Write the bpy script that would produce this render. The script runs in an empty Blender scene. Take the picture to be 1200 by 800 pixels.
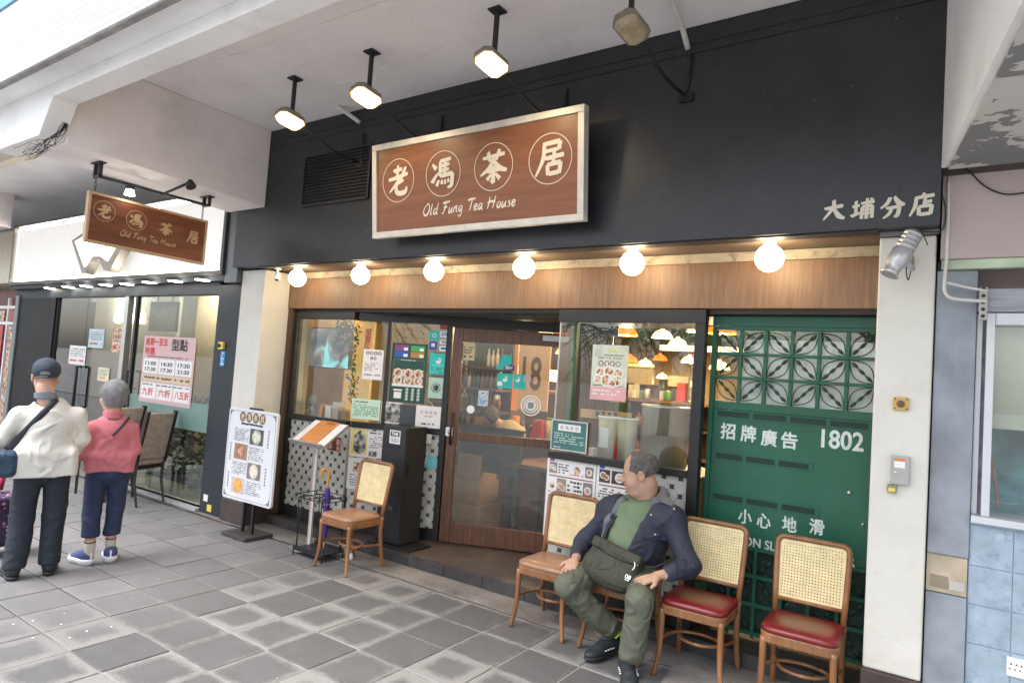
import bpy, math, random
import numpy as np
from mathutils import Vector, Matrix, noise
random.seed(7)
PI = math.pi
SC = bpy.context.scene
COL = SC.collection
# ------------------------------------------------------------------ camera
FPX, YAW, PIT, ROL, CAMH = 767.2, -0.603, 0.051, 0.070, 1.70
_f = Vector((math.sin(YAW)*math.cos(PIT), math.cos(YAW)*math.cos(PIT), math.sin(PIT)))
_r0 = Vector((math.cos(YAW), -math.sin(YAW), 0)); _u0 = _r0.cross(_f)
_r = _r0*math.cos(ROL)+_u0*math.sin(ROL); _u = _u0*math.cos(ROL)-_r0*math.sin(ROL)
cam = bpy.data.cameras.new('camera'); camo = bpy.data.objects.new('camera', cam); COL.objects.link(camo)
cam.sensor_width = 36.0; cam.lens = 36.0*FPX/1200.0; cam.clip_end = 2000; cam.clip_start = 0.05
camo.matrix_world = Matrix(((_r.x,_u.x,-_f.x,0),(_r.y,_u.y,-_f.y,0),(_r.z,_u.z,-_f.z,CAMH),(0,0,0,1)))
SC.camera = camo
# ------------------------------------------------------------------ world, sun, exposure
SUN_EL, SUN_AZ = math.radians(62), math.radians(205)      # overcast: the sun only tints the cloud
w = bpy.data.worlds.new('World'); SC.world = w; w.use_nodes = True
nt = w.node_tree; nt.nodes.clear()
sky = nt.nodes.new('ShaderNodeTexSky'); sky.sky_type = 'NISHITA'; sky.sun_disc = False
sky.sun_elevation = SUN_EL; sky.sun_rotation = SUN_AZ; sky.dust_density = 3.0; sky.air_density = 1.0; sky.ozone_density = 1.0
hs = nt.nodes.new('ShaderNodeHueSaturation'); hs.inputs['Saturation'].default_value = 0.50
bg = nt.nodes.new('ShaderNodeBackground'); bg.inputs['Strength'].default_value = 0.15
ou = nt.nodes.new('ShaderNodeOutputWorld')
nt.links.new(sky.outputs[0], hs.inputs['Color']); nt.links.new(hs.outputs[0], bg.inputs[0]); nt.links.new(bg.outputs[0], ou.inputs[0])
sun = bpy.data.lights.new('sun', 'SUN'); sun.energy = 1.5; sun.angle = math.radians(30); sun.color = (1, 0.985, 0.97)
suno = bpy.data.objects.new('sun', sun); COL.objects.link(suno)
_sd = Vector((math.sin(SUN_AZ)*math.cos(SUN_EL), math.cos(SUN_AZ)*math.cos(SUN_EL), math.sin(SUN_EL)))
suno.rotation_euler = _sd.to_track_quat('Z', 'Y').to_euler()
SC.view_settings.view_transform = 'Standard'; SC.view_settings.look = 'None'
SC.view_settings.exposure = 1.50; SC.view_settings.gamma = 1.0
SC.cycles.use_denoising = True
SC.cycles.max_bounces = 8; SC.cycles.transparent_max_bounces = 16
SC.cycles.sample_clamp_indirect = 6.0
# ------------------------------------------------------------------ pixel rays of the photograph onto the real planes
def ray(x, y): return _r*((x-600)/FPX) + _u*((400-y)/FPX) + _f
def at_y(x, y, Y): d = ray(x, y); return d*(Y/d.y)+Vector((0,0,CAMH))
def at_x(x, y, X): d = ray(x, y); return d*(X/d.x)+Vector((0,0,CAMH))
def at_z(x, y, Z): d = ray(x, y); return d*((Z-CAMH)/d.z)+Vector((0,0,CAMH))
def at_d(x, y, D): return ray(x, y)*D+Vector((0,0,CAMH))
def to_px(P):
    q = Vector(P)-Vector((0,0,CAMH)); z = q.dot(_f)
    if z <= 0.05: return None
    return 600+FPX*q.dot(_r)/z, 400-FPX*q.dot(_u)/z, z
class Frame:
    def __init__(s, o, u, v=(0,0,1)):
        s.o = Vector(o); s.u = Vector(u).normalized(); s.v = Vector(v).normalized(); s.n = s.u.cross(s.v)
    def p(s, a, b, c=0.0): return s.o+s.u*a+s.v*b+s.n*c
    def px(s, x, y, c=0.0):
        d = ray(x, y); O = Vector((0,0,CAMH)); t = (s.o+s.n*c-O).dot(s.n)/d.dot(s.n); q = O+d*t-s.o
        return q.dot(s.u), q.dot(s.v)
    def rect(s, pts, c=0.0):
        q = [s.px(x, y, c) for x, y in pts]      # TL TR BR BL
        return (q[0][0]+q[3][0])/2, (q[1][0]+q[2][0])/2, (q[2][1]+q[3][1])/2, (q[0][1]+q[1][1])/2
def FY(Y): return Frame((0,Y,0), (1,0,0))
W3 = Frame((0,0,0), (1,0,0))
# ------------------------------------------------------------------ materials
MATS = {}
def M(name, col, rough=0.6, metal=0.0, var=0.12, scale=6.0, bump=0.0, bscale=80.0, emit=0.0, ecol=None,
      stretch=None, spec=0.5, dirt=0.0, dcol=(0.08,0.07,0.06), dscale=3.0, coat=0.0, trans=0.0, rnd=0.0, alpha=1.0, sheen=0.0, ridge=False):
    if name in MATS: return MATS[name]
    m = bpy.data.materials.new(name); m.use_nodes = True; n = m.node_tree.nodes; l = m.node_tree.links
    b = n['Principled BSDF']; b.inputs['Roughness'].default_value = rough; b.inputs['Metallic'].default_value = metal
    b.inputs['Specular IOR Level'].default_value = spec; b.inputs['Coat Weight'].default_value = coat
    b.inputs['Transmission Weight'].default_value = trans; b.inputs['Alpha'].default_value = alpha
    b.inputs['Sheen Weight'].default_value = sheen
    tc = n.new('ShaderNodeTexCoord'); mp = n.new('ShaderNodeMapping'); l.new(tc.outputs['Object'], mp.inputs[0])
    if stretch: mp.inputs['Scale'].default_value = stretch
    c = [max(0.0, min(1.0, x)) for x in col]
    src = None
    if var > 0:
        nz = n.new('ShaderNodeTexNoise'); nz.inputs['Scale'].default_value = scale; nz.inputs['Detail'].default_value = 6
        l.new(mp.outputs[0], nz.inputs['Vector'])
        rp = n.new('ShaderNodeValToRGB'); rp.color_ramp.elements[0].position = 0.3; rp.color_ramp.elements[1].position = 0.7
        rp.color_ramp.elements[0].color = (*[x*(1-var) for x in c], 1); rp.color_ramp.elements[1].color = (*[min(1, x*(1+var)) for x in c], 1)
        l.new(nz.outputs[0], rp.inputs[0]); src = rp.outputs[0]
        rr = n.new('ShaderNodeMapRange'); rr.inputs['To Min'].default_value = max(0.02, rough-0.08); rr.inputs['To Max'].default_value = min(1, rough+0.08)
        l.new(nz.outputs[0], rr.inputs[0]); l.new(rr.outputs[0], b.inputs['Roughness'])
    else:
        b.inputs['Base Color'].default_value = (*c, 1)
    if dirt > 0:
        dz = n.new('ShaderNodeTexNoise'); dz.inputs['Scale'].default_value = dscale; dz.inputs['Detail'].default_value = 8; dz.inputs['Roughness'].default_value = 0.7
        l.new(tc.outputs['Object'], dz.inputs['Vector'])
        mr = n.new('ShaderNodeMapRange'); mr.inputs['From Min'].default_value = 0.5; mr.inputs['From Max'].default_value = 0.75; mr.inputs['To Max'].default_value = dirt
        l.new(dz.outputs[0], mr.inputs[0]); mx = n.new('ShaderNodeMix'); mx.data_type = 'RGBA'
        l.new(mr.outputs[0], mx.inputs[0]); mx.inputs[7].default_value = (*dcol, 1)
        if src: l.new(src, mx.inputs[6])
        else: mx.inputs[6].default_value = (*c, 1)
        src = mx.outputs[2]
    if rnd > 0:
        oi = n.new('ShaderNodeObjectInfo'); mr = n.new('ShaderNodeMapRange'); mr.inputs['To Min'].default_value = 1-rnd; mr.inputs['To Max'].default_value = 1+rnd
        l.new(oi.outputs['Random'], mr.inputs[0]); hv = n.new('ShaderNodeHueSaturation'); l.new(mr.outputs[0], hv.inputs['Value'])
        if src: l.new(src, hv.inputs['Color'])
        else: hv.inputs['Color'].default_value = (*c, 1)
        src = hv.outputs[0]
    if src: l.new(src, b.inputs['Base Color'])
    if bump > 0:
        bz = n.new('ShaderNodeTexNoise'); bz.inputs['Scale'].default_value = bscale; bz.inputs['Detail'].default_value = 5
        l.new(mp.outputs[0], bz.inputs['Vector']); bp = n.new('ShaderNodeBump'); bp.inputs['Strength'].default_value = bump; bp.inputs['Distance'].default_value = 0.03 if ridge else 0.01
        if ridge: bz.noise_type = 'RIDGED_MULTIFRACTAL'; bz.inputs['Detail'].default_value = 2.5; bz.inputs['Distortion'].default_value = 1.2; bz.inputs['Roughness'].default_value = 0.45
        l.new(bz.outputs[0], bp.inputs['Height']); l.new(bp.outputs[0], b.inputs['Normal'])
    if emit > 0:
        b.inputs['Emission Color'].default_value = (*(ecol or col), 1); b.inputs['Emission Strength'].default_value = emit
    MATS[name] = m; return m
def glass_mat(name, tint=(0.93,0.96,0.95), ior=1.95):
    m = bpy.data.materials.new(name); m.use_nodes = True; n = m.node_tree.nodes; l = m.node_tree.links; n.clear()
    o = n.new('ShaderNodeOutputMaterial'); t = n.new('ShaderNodeBsdfTransparent'); t.inputs[0].default_value = (*tint, 1)
    g = n.new('ShaderNodeBsdfGlossy'); g.inputs['Roughness'].default_value = 0.0; g.inputs[0].default_value = (1,1,1,1)
    f = n.new('ShaderNodeFresnel'); f.inputs[0].default_value = ior; mx = n.new('ShaderNodeMixShader')
    ge = n.new('ShaderNodeNewGeometry'); iv = n.new('ShaderNodeMath'); iv.operation = 'SUBTRACT'; iv.inputs[0].default_value = 1.0; l.new(ge.outputs['Backfacing'], iv.inputs[1]); mu = n.new('ShaderNodeMath'); mu.operation = 'MULTIPLY'; l.new(f.outputs[0], mu.inputs[0]); l.new(iv.outputs[0], mu.inputs[1])
    l.new(mu.outputs[0], mx.inputs[0]); l.new(t.outputs[0], mx.inputs[1]); l.new(g.outputs[0], mx.inputs[2]); l.new(mx.outputs[0], o.inputs[0])
    MATS[name] = m; return m
def wood_mat(name, c1, c2, rough=0.45, vertical=True, scale=3.0, coat=0.0, bump=0.15, axis=None):
    m = bpy.data.materials.new(name); m.use_nodes = True; n = m.node_tree.nodes; l = m.node_tree.links; b = n['Principled BSDF']
    tc = n.new('ShaderNodeTexCoord'); mp = n.new('ShaderNodeMapping'); l.new(tc.outputs['Object'], mp.inputs[0])
    mp.inputs['Scale'].default_value = axis or ((18,18,1.2) if vertical else (1.2,18,18))
    nz = n.new('ShaderNodeTexNoise'); nz.inputs['Scale'].default_value = scale; nz.inputs['Detail'].default_value = 8; nz.inputs['Distortion'].default_value = 0.6
    l.new(mp.outputs[0], nz.inputs['Vector'])
    rp = n.new('ShaderNodeValToRGB'); rp.color_ramp.elements[0].position = 0.32; rp.color_ramp.elements[1].position = 0.68
    rp.color_ramp.elements[0].color = (*c1, 1); rp.color_ramp.elements[1].color = (*c2, 1); l.new(nz.outputs[0], rp.inputs[0])
    n2 = n.new('ShaderNodeTexNoise'); n2.inputs['Scale'].default_value = 1.7; n2.inputs['Detail'].default_value = 3; l.new(tc.outputs['Object'], n2.inputs['Vector'])
    mr = n.new('ShaderNodeMapRange'); mr.inputs['To Min'].default_value = 0.75; mr.inputs['To Max'].default_value = 1.25; l.new(n2.outputs[0], mr.inputs[0])
    hv = n.new('ShaderNodeHueSaturation'); l.new(mr.outputs[0], hv.inputs['Value']); l.new(rp.outputs[0], hv.inputs['Color']); l.new(hv.outputs[0], b.inputs['Base Color'])
    b.inputs['Roughness'].default_value = rough; b.inputs['Coat Weight'].default_value = coat; b.inputs['Coat Roughness'].default_value = 0.25
    bp = n.new('ShaderNodeBump'); bp.inputs['Strength'].default_value = bump; bp.inputs['Distance'].default_value = 0.004
    l.new(nz.outputs[0], bp.inputs['Height']); l.new(bp.outputs[0], b.inputs['Normal'])
    MATS[name] = m; return m
# ------------------------------------------------------------------ mesh builder
class MB:
    def __init__(s): s.v = []; s.f = []; s.sm = []
    def add(s, vs, fs, smooth=False):
        k = len(s.v); s.v += [Vector(x) for x in vs]; s.f += [tuple(i+k for i in f) for f in fs]; s.sm += [smooth]*len(fs); return s
    def box(s, x0, x1, y0, y1, z0, z1):
        if x0>x1: x0,x1=x1,x0
        if y0>y1: y0,y1=y1,y0
        if z0>z1: z0,z1=z1,z0
        return s.add([(x0,y0,z0),(x1,y0,z0),(x1,y1,z0),(x0,y1,z0),(x0,y0,z1),(x1,y0,z1),(x1,y1,z1),(x0,y1,z1)],
              [(0,3,2,1),(4,5,6,7),(0,1,5,4),(1,2,6,5),(2,3,7,6),(3,0,4,7)])
    def fb(s, F, a0, a1, b0, b1, c0, c1):
        a0,a1=sorted((a0,a1)); b0,b1=sorted((b0,b1)); c0,c1=sorted((c0,c1))
        P = [F.p(a,b,c) for b in (b0,b1) for a,c in ((a0,c1),(a1,c1),(a1,c0),(a0,c0))]
        return s.add(P, [(0,3,2,1),(4,5,6,7),(0,1,5,4),(1,2,6,5),(2,3,7,6),(3,0,4,7)])
    def prism(s, F, poly, c0, c1):
        n = len(poly); ar = sum(poly[i][0]*poly[(i+1)%n][1]-poly[(i+1)%n][0]*poly[i][1] for i in range(n))
        if ar < 0: poly = poly[::-1]
        P = [F.p(a,b,max(c0,c1)) for a,b in poly]+[F.p(a,b,min(c0,c1)) for a,b in poly]
        return s.add(P, [tuple(range(n)), tuple(range(2*n-1, n-1, -1))]+[(i, i+n, (i+1)%n+n, (i+1)%n) for i in range(n)])
    def flat(s, F, poly, c): 
        n = len(poly); ar = sum(poly[i][0]*poly[(i+1)%n][1]-poly[(i+1)%n][0]*poly[i][1] for i in range(n))
        if ar < 0: poly = poly[::-1]
        return s.add([F.p(a,b,c) for a,b in poly], [tuple(range(n))])
    def fq(s, F, a0, a1, b0, b1, c): return s.flat(F, [(a0,b0),(a1,b0),(a1,b1),(a0,b1)], c)
    def disc(s, F, a, b, r, c, n=20, ry=None): return s.flat(F, [(a+r*math.cos(t*2*PI/n), b+(ry or r)*math.sin(t*2*PI/n)) for t in range(n)], c)
    def ring(s, F, a, b, r0, r1, c, n=40, c0=None):
        P=[]; 
        for t in range(n):
            x,y=math.cos(t*2*PI/n),math.sin(t*2*PI/n); P+= [F.p(a+r0*x,b+r0*y,c),F.p(a+r1*x,b+r1*y,c)]
        return s.add(P,[(2*i,2*i+1,(2*i+3)%(2*n),(2*i+2)%(2*n)) for i in range(n)])
    def tube(s, pts, r, n=8, cap=True, sub=0, smooth=True, flatten=None):
        pts = [Vector(p) for p in pts]
        rs = list(r) if hasattr(r, '__len__') else [r]*len(pts)
        if sub > 1 and len(pts) > 2:
            np_, nr = [], []
            for i in range(len(pts)-1):
                p0 = pts[max(i-1,0)]; p1 = pts[i]; p2 = pts[i+1]; p3 = pts[min(i+2,len(pts)-1)]
                for k in range(sub):
                    t = k/sub; np_.append(0.5*((2*p1)+(p2-p0)*t+(2*p0-5*p1+4*p2-p3)*t*t+(3*p1-p0-3*p2+p3)*t**3)); nr.append(rs[i]*(1-t)+rs[i+1]*t)
            np_.append(pts[-1]); nr.append(rs[-1]); pts, rs = np_, nr
        T = []
        for i in range(len(pts)):
            d = pts[min(i+1,len(pts)-1)]-pts[max(i-1,0)]; T.append(d.normalized() if d.length > 1e-9 else Vector((0,0,1)))
        up = Vector((0,0,1)) if abs(T[0].z) < 0.9 else Vector((1,0,0)); N = T[0].cross(up).normalized(); V=[]
        for i,p in enumerate(pts):
            if i: 
                N = (N-T[i]*N.dot(T[i])); N = N.normalized() if N.length>1e-6 else T[i].orthogonal().normalized()
            B = T[i].cross(N)
            for k in range(n):
                a = 2*PI*k/n; V.append(p+(N*math.cos(a)+B*math.sin(a)*(flatten or 1))*rs[i])
        Fc = [(i*n+k, i*n+(k+1)%n, (i+1)*n+(k+1)%n, (i+1)*n+k) for i in range(len(pts)-1) for k in range(n)]
        s.add(V, Fc, smooth)
        if cap: s.add([], []); k0=len(s.v)-len(V); s.f += [tuple(k0+n-1-i for i in range(n)), tuple(k0+(len(pts)-1)*n+i for i in range(n))]; s.sm += [False]*2
        return s
    def cyl(s, p0, p1, r0, r1=None, n=16, smooth=True): return s.tube([p0,p1],[r0,r0 if r1 is None else r1],n=n,smooth=smooth)
    def lathe(s, c, prof, n=24, ax=(0,0,1), smooth=True):
        c = Vector(c); ax = Vector(ax).normalized(); A = ax.orthogonal().normalized(); B = ax.cross(A); V = []
        for r, h in prof:
            for k in range(n): a = 2*PI*k/n; V.append(c+ax*h+(A*math.cos(a)+B*math.sin(a))*max(r,1e-5))
        return s.add(V, [(i*n+k, i*n+(k+1)%n, (i+1)*n+(k+1)%n, (i+1)*n+k) for i in range(len(prof)-1) for k in range(n)], smooth)
    def sphere(s, c, r, n=24, m=14, sc=(1,1,1)):
        c = Vector(c); V=[]; 
        for i in range(m+1):
            t = PI*i/m
            for k in range(n): a=2*PI*k/n; V.append(c+Vector((r*sc[0]*math.sin(t)*math.cos(a), r*sc[1]*math.sin(t)*math.sin(a), r*sc[2]*math.cos(t))))
        return s.add(V,[(i*n+k,(i+1)*n+k,(i+1)*n+(k+1)%n,i*n+(k+1)%n) for i in range(m) for k in range(n)],True)
WL = {}      # world location of roots
def wloc(o): return WL.get(o.name, Vector((0,0,0)))
def thing(name, label, cat, loc=(0,0,0), group=None, rz=0.0):
    o = bpy.data.objects.new(name, None); COL.objects.link(o); o.location = loc; o.rotation_euler = (0,0,rz); o.empty_display_size = 0.1
    o['label'] = label; o['category'] = cat
    if group: o['group'] = group
    WL[o.name] = Vector(loc); return o
def tag(o, label=None, cat=None, group=None, kind=None):
    if label: o['label'] = label
    if cat: o['category'] = cat
    if group: o['group'] = group
    if kind: o['kind'] = kind
    return o
def mesh_of(mb, name, mats):
    me = bpy.data.meshes.new(name); me.from_pydata([tuple(v) for v in mb.v], [], mb.f); me.update()
    me.polygons.foreach_set('use_smooth', mb.sm)
    for m in (mats if isinstance(mats, (list,tuple)) else [mats]): me.materials.append(m)
    return me
def part(name, mb, mat, parent=None, label=None, kind=None, bev=0.0, group=None):
    """one mesh object; vertices are given in world space and stored relative to the parent's origin"""
    if parent is not None: o0 = wloc(parent)
    else:
        lo = [min(v[i] for v in mb.v) for i in range(3)]; hi = [max(v[i] for v in mb.v) for i in range(3)]
        o0 = Vector(((lo[0]+hi[0])/2, (lo[1]+hi[1])/2, lo[2]))
    mb2 = MB(); mb2.v = [v-o0 for v in mb.v]; mb2.f = mb.f; mb2.sm = mb.sm
    o = bpy.data.objects.new(name, mesh_of(mb2, name, mat)); COL.objects.link(o)
    if parent is not None: o.parent = parent
    else: o.location = o0
    WL[o.name] = o0
    tag(o, label, None, group, kind)
    if bev > 0:
        b = o.modifiers.new('bevel', 'BEVEL'); b.width = bev; b.segments = 2; b.limit_method = 'ANGLE'; b.angle_limit = math.radians(40)
    return o
def solid(name, mb, mat, label, cat, group=None, bev=0.0):
    o = part(name, mb, mat, None, label, bev=bev); o['category'] = cat
    if group: o['group'] = group
    return o
def struct(name, mb, mat, parent=None): 
    o = part(name, mb, mat, parent)
    if parent is None: o['kind'] = 'structure'
    return o
def copy_tree(o, parent=None):
    c = o.copy(); COL.objects.link(c); c.parent = parent; WL[c.name] = Vector(o.location)
    for ch in list(o.children): copy_tree(ch, c)
    return c
# ------------------------------------------------------------------ lettering
_TXT = {}
def text_geo(body, bold=0.0, shear=0.0, space=1.0):
    key = (body, bold, shear, space)
    if key in _TXT: return _TXT[key]
    cu = bpy.data.curves.new('txt', 'FONT'); cu.body = body; cu.offset = bold; cu.shear = shear; cu.space_character = space; cu.resolution_u = 3; cu.fill_mode = 'FRONT'
    ob = bpy.data.objects.new('txt', cu); COL.objects.link(ob); bpy.context.view_layer.update()
    me = bpy.data.meshes.new_from_object(ob)
    V = [tuple(v.co) for v in me.vertices]; Fs = [tuple(p.vertices) for p in me.polygons]
    bpy.data.objects.remove(ob); bpy.data.curves.remove(cu); bpy.data.meshes.remove(me)
    _TXT[key] = (V, Fs); return _TXT[key]
def text(mb, F, body, a0, a1, b0, b1, c, bold=0.02, shear=0.0, space=1.0, keep=False):
    if bold >= 0.045 or (any(ord(q) > 255 for q in body) and bold > 0.012):      # thicken by overlaying shifted copies, so that dense characters keep their counters
        e = (b1-b0)*0.022
        for k, (dx, dy) in enumerate(((-e,0),(e,0),(0,e),(0,-e))): text(mb, F, body, a0+dx, a1+dx, b0+dy, b1+dy, c+k*0.00012, 0.006, shear, space, keep)
        return mb
    V, Fs = text_geo(body, bold, shear, space)
    if not V: return mb
    x0 = min(v[0] for v in V); x1 = max(v[0] for v in V); y0 = min(v[1] for v in V); y1 = max(v[1] for v in V)
    sx = (a1-a0)/max(x1-x0,1e-6); sy = (b1-b0)/max(y1-y0,1e-6)
    if keep: s = min(sx, sy); sx = sy = s
    mx = (a0+a1)/2-(x1-x0)*sx/2; my = (b0+b1)/2-(y1-y0)*sy/2
    k = [F.p(mx+(v[0]-x0)*sx, my+(v[1]-y0)*sy, c) for v in V]
    d = 0
    return mb.add(k, Fs)
def lines(mb, F, a0, a1, b0, b1, c, rows, rnd, fill=0.6, gap=0.25, vert=False):
    """rows of tiny print too small to read: short strokes"""
    if a1 < a0: a0, a1 = a1, a0
    if b1 < b0: b0, b1 = b1, b0
    h = max((b1-b0)/rows, 0.004); rows = max(1, int(round((b1-b0)/h)))
    for r in range(rows):
        y = b1-(r+0.5)*h; x = a0; end = a1 if rnd.random()<0.7 else a0+(a1-a0)*rnd.uniform(0.5,0.9)
        while x < end:
            wd = h*rnd.uniform(0.5,1.1); 
            if rnd.random() > gap: mb.fq(F, x, min(x+wd*0.8,end), y-h*fill/2*rnd.uniform(.6,1), y+h*fill/2*rnd.uniform(.6,1), c)
            x += wd
    return mb
GL = {
'lao': [[(30,80,9),(68,85,8)],[(50,98,6),(46,62,9)],[(8,54,7),(50,60,9),(92,68,8)],[(84,90,6),(62,58,10),(12,14,4)],[(74,50,8),(46,38,6)],[(44,48,7),(42,20,10),(52,9,11),(80,11,11),(88,28,3)]],
'feng': [[(8,82,5),(24,66,11)],[(6,26,11),(30,54,4)],[(40,90,7),(38,44,9)],[(40,88,8),(82,92,8)],[(40,73,7),(76,77,7)],[(40,59,7),(74,62,7)],[(60,90,8),(57,46,8)],[(38,43,8),(88,48,10)],[(88,48,10),(84,14,10),(68,7,4)],[(34,32,6),(26,14,9)],[(46,32,5),(46,18,8)],[(58,32,5),(60,18,8)],[(70,34,5),(74,22,8)]],
'cha': [[(12,76,7),(90,84,8)],[(32,94,9),(38,66,7)],[(72,98,8),(60,68,7)],[(52,74,8),(36,48,9),(4,28,4)],[(50,70,6),(70,46,12),(98,36,6)],[(28,37,7),(72,41,8)],[(50,52,9),(50,4,10)],[(50,4,8),(40,12,3)],[(44,30,5),(28,14,9)],[(58,30,5),(74,14,10)]],
'ju': [[(28,90,8),(82,94,9)],[(82,94,9),(78,72,9)],[(28,70,7),(78,74,7)],[(32,92,8),(28,50,9),(4,6,4)],[(34,51,8),(94,57,9)],[(64,70,8),(60,36,8)],[(42,35,8),(44,6,9)],[(42,34,8),(84,38,9)],[(84,38,9),(79,8,9)],[(44,9,8),(79,12,9)]],
'da': [[(10,58,8),(90,68,10)],[(50,96,9),(46,60,10),(6,8,4)],[(50,58,7),(72,24,13),(98,10,6)]],
'pu': [[(6,62,7),(38,67,7)],[(22,88,8),(22,28,8)],[(2,20,9),(40,34,6)],[(42,74,7),(98,80,8)],[(80,94,5),(92,86,8)],[(68,96,8),(66,6,9)],[(48,60,8),(46,6,8)],[(48,59,7),(90,63,8)],[(90,63,8),(88,8,9)],[(48,44,6),(88,47,6)],[(48,29,6),(88,32,6)]],
'fen': [[(40,92,9),(28,66,9),(2,46,4)],[(56,94,6),(74,66,13),(98,56,6)],[(24,45,7),(78,50,9)],[(78,50,9),(70,14,10),(56,8,4)],[(48,48,8),(38,22,8),(14,2,4)]],
'dian': [[(50,99,6),(58,88,10)],[(22,80,8),(94,88,9)],[(26,82,8),(22,44,9),(2,4,4)],[(60,76,8),(57,46,8)],[(60,60,7),(86,64,8)],[(36,42,8),(38,6,9)],[(36,42,7),(86,46,9)],[(86,46,9),(80,8,9)],[(38,9,8),(80,12,9)]]}
def brush(mb, F, ch, a0, a1, b0, b1, c, fat=1.0):
    """brush-written character: each stroke a swelling ribbon"""
    sx, sy = (a1-a0)/100, (b1-b0)/100
    for si, st in enumerate(GL[ch]):
        P = [Vector((x,y)) for x,y,_ in st]; Wd = [q[2]*0.72*fat for q in st]
        pts, ws = [], []
        for i in range(len(P)-1):
            for k in range(5):
                t = k/5; p0=P[max(i-1,0)]; p3=P[min(i+2,len(P)-1)]
                pts.append(0.5*((2*P[i])+(P[i+1]-p0)*t+(2*p0-5*P[i]+4*P[i+1]-p3)*t*t+(3*P[i]-p0-3*P[i+1]+p3)*t**3)); ws.append(Wd[i]*(1-t)+Wd[i+1]*t)
        pts.append(P[-1]); ws.append(Wd[-1]*0.9)
        L=[];R=[]
        for i,p in enumerate(pts):
            d=(pts[min(i+1,len(pts)-1)]-pts[max(i-1,0)]).normalized(); nn=Vector((-d.y,d.x)); wv=ws[i]*(0.8 if i in(0,) else 1)
            sk = d*(wv*0.35) if i==0 else Vector((0,0)); L.append(p+nn*wv-sk); R.append(p-nn*wv+sk)
        n=len(pts); cc=c+si*0.00025
        V=[F.p(a0+q.x*sx,b0+q.y*sy,cc) for q in L]+[F.p(a0+q.x*sx,b0+q.y*sy,cc) for q in R]
        mb.add(V,[(n+i,n+i+1,i+1,i) for i in range(n-1)])
    return mb
# ------------------------------------------------------------------ palette
white_plaster = M('white plaster', (0.70,0.68,0.61), 0.75, var=0.06, scale=2, bump=0.5, bscale=14, dirt=0.22, dcol=(0.42,0.38,0.30), dscale=5)
ceiling_paint = M('ceiling paint', (0.86,0.835,0.84), 0.8, var=0.06, scale=1.2, bump=0.25, bscale=30, dirt=0.38, dcol=(0.56,0.52,0.49), dscale=2.0)
beam_paint = M('beam paint', (0.86,0.85,0.85), 0.8, var=0.05, scale=1.5, bump=0.2, bscale=18, dirt=0.3, dcol=(0.42,0.40,0.38), dscale=2.2)
pink_paint = M('warm beam paint', (0.84,0.785,0.77), 0.8, var=0.05, scale=1.5, bump=0.2, bscale=14, dirt=0.35, dcol=(0.43,0.38,0.35), dscale=1.8)
bright_tile = M('white wall tile', (0.80,0.80,0.79), 0.5, var=0.04, scale=3, bump=0.1)
black_board = M('black board paint', (0.022,0.024,0.029), 0.42, var=0.25, scale=2, bump=0.10, bscale=22, dirt=0.55, dcol=(0.050,0.047,0.045), dscale=4.5)
black_metal = M('black metal', (0.010,0.011,0.012), 0.42, var=0.2, scale=10, bump=0.05)
rod_metal = M('dark rod metal', (0.035,0.037,0.042), 0.5, metal=0.3, var=0.3, scale=20, bump=0.1)
walnut = wood_mat('walnut laminate', (0.155,0.088,0.048), (0.235,0.136,0.077), 0.5, True, 3.0)
door_wood = wood_mat('door wood', (0.070,0.028,0.014), (0.15,0.062,0.030), 0.4, True, 3.0, coat=0.2)
trim_wood = wood_mat('trim wood', (0.060,0.032,0.020), (0.12,0.068,0.040), 0.5, True, 3.0)
sign_wood = wood_mat('sign wood', (0.19,0.064,0.026), (0.27,0.098,0.040), 0.42, False, 2.2, coat=0.15, axis=(1.0,9,9))
chair_wood = wood_mat('bentwood', (0.19,0.078,0.028), (0.34,0.155,0.060), 0.35, True, 2.0, coat=0.4, axis=(9,9,2))
silver = M('brushed silver frame', (0.66,0.63,0.57), 0.45, metal=0.25, var=0.1, scale=12)
cream_ink = M('cream lettering', (0.78,0.70,0.60), 0.6, var=0.03)
green_metal = M('green gate paint', (0.008,0.105,0.058), 0.45, var=0.22, scale=3, bump=0.08, bscale=40, dirt=0.4, dcol=(0.03,0.09,0.07), dscale=3)
glass = glass_mat('window glass')
glass_neigh = glass_mat('shopfront glass', (0.80,0.85,0.82))
rust_paint = M('flaking beam paint', (0.42,0.37,0.29), 0.8, var=0.1, scale=5, bump=0.6, bscale=40, dirt=0.95, dcol=(0.10,0.055,0.03), dscale=13)
stone_dark = M('dark step stone', (0.045,0.042,0.043), 0.5, var=0.25, scale=6, bump=0.2, bscale=60, dirt=0.5, dcol=(0.12,0.11,0.10), dscale=4)
stone_top = M('brown step tile', (0.085,0.064,0.054), 0.42, var=0.2, scale=5, bump=0.15, bscale=50, dirt=0.4, dcol=(0.16,0.14,0.12), dscale=3)
cement = M('patched cement', (0.22,0.20,0.185), 0.85, var=0.3, scale=4, bump=0.9, bscale=22, dirt=0.7, dcol=(0.10,0.092,0.087), dscale=3.5)
brown_base = M('brown pillar base', (0.060,0.040,0.038), 0.6, var=0.25, scale=8, bump=0.3, bscale=30, dirt=0.3, dcol=(0.2,0.18,0.16))
paper = M('white paper', (0.78,0.77,0.76), 0.55, var=0.02)
ink = M('black ink', (0.03,0.03,0.032), 0.6, var=0)
grey_ink = M('grey ink', (0.20,0.20,0.20), 0.6, var=0)
red_ink = M('red ink', (0.62,0.03,0.04), 0.6, var=0)
orange_ink = M('orange print', (0.75,0.24,0.05), 0.5, var=0.12, scale=10)
white_ink = M('white ink', (0.85,0.85,0.85), 0.6, var=0)
teal = M('teal print', (0.02,0.52,0.47), 0.45, var=0.03)
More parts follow.
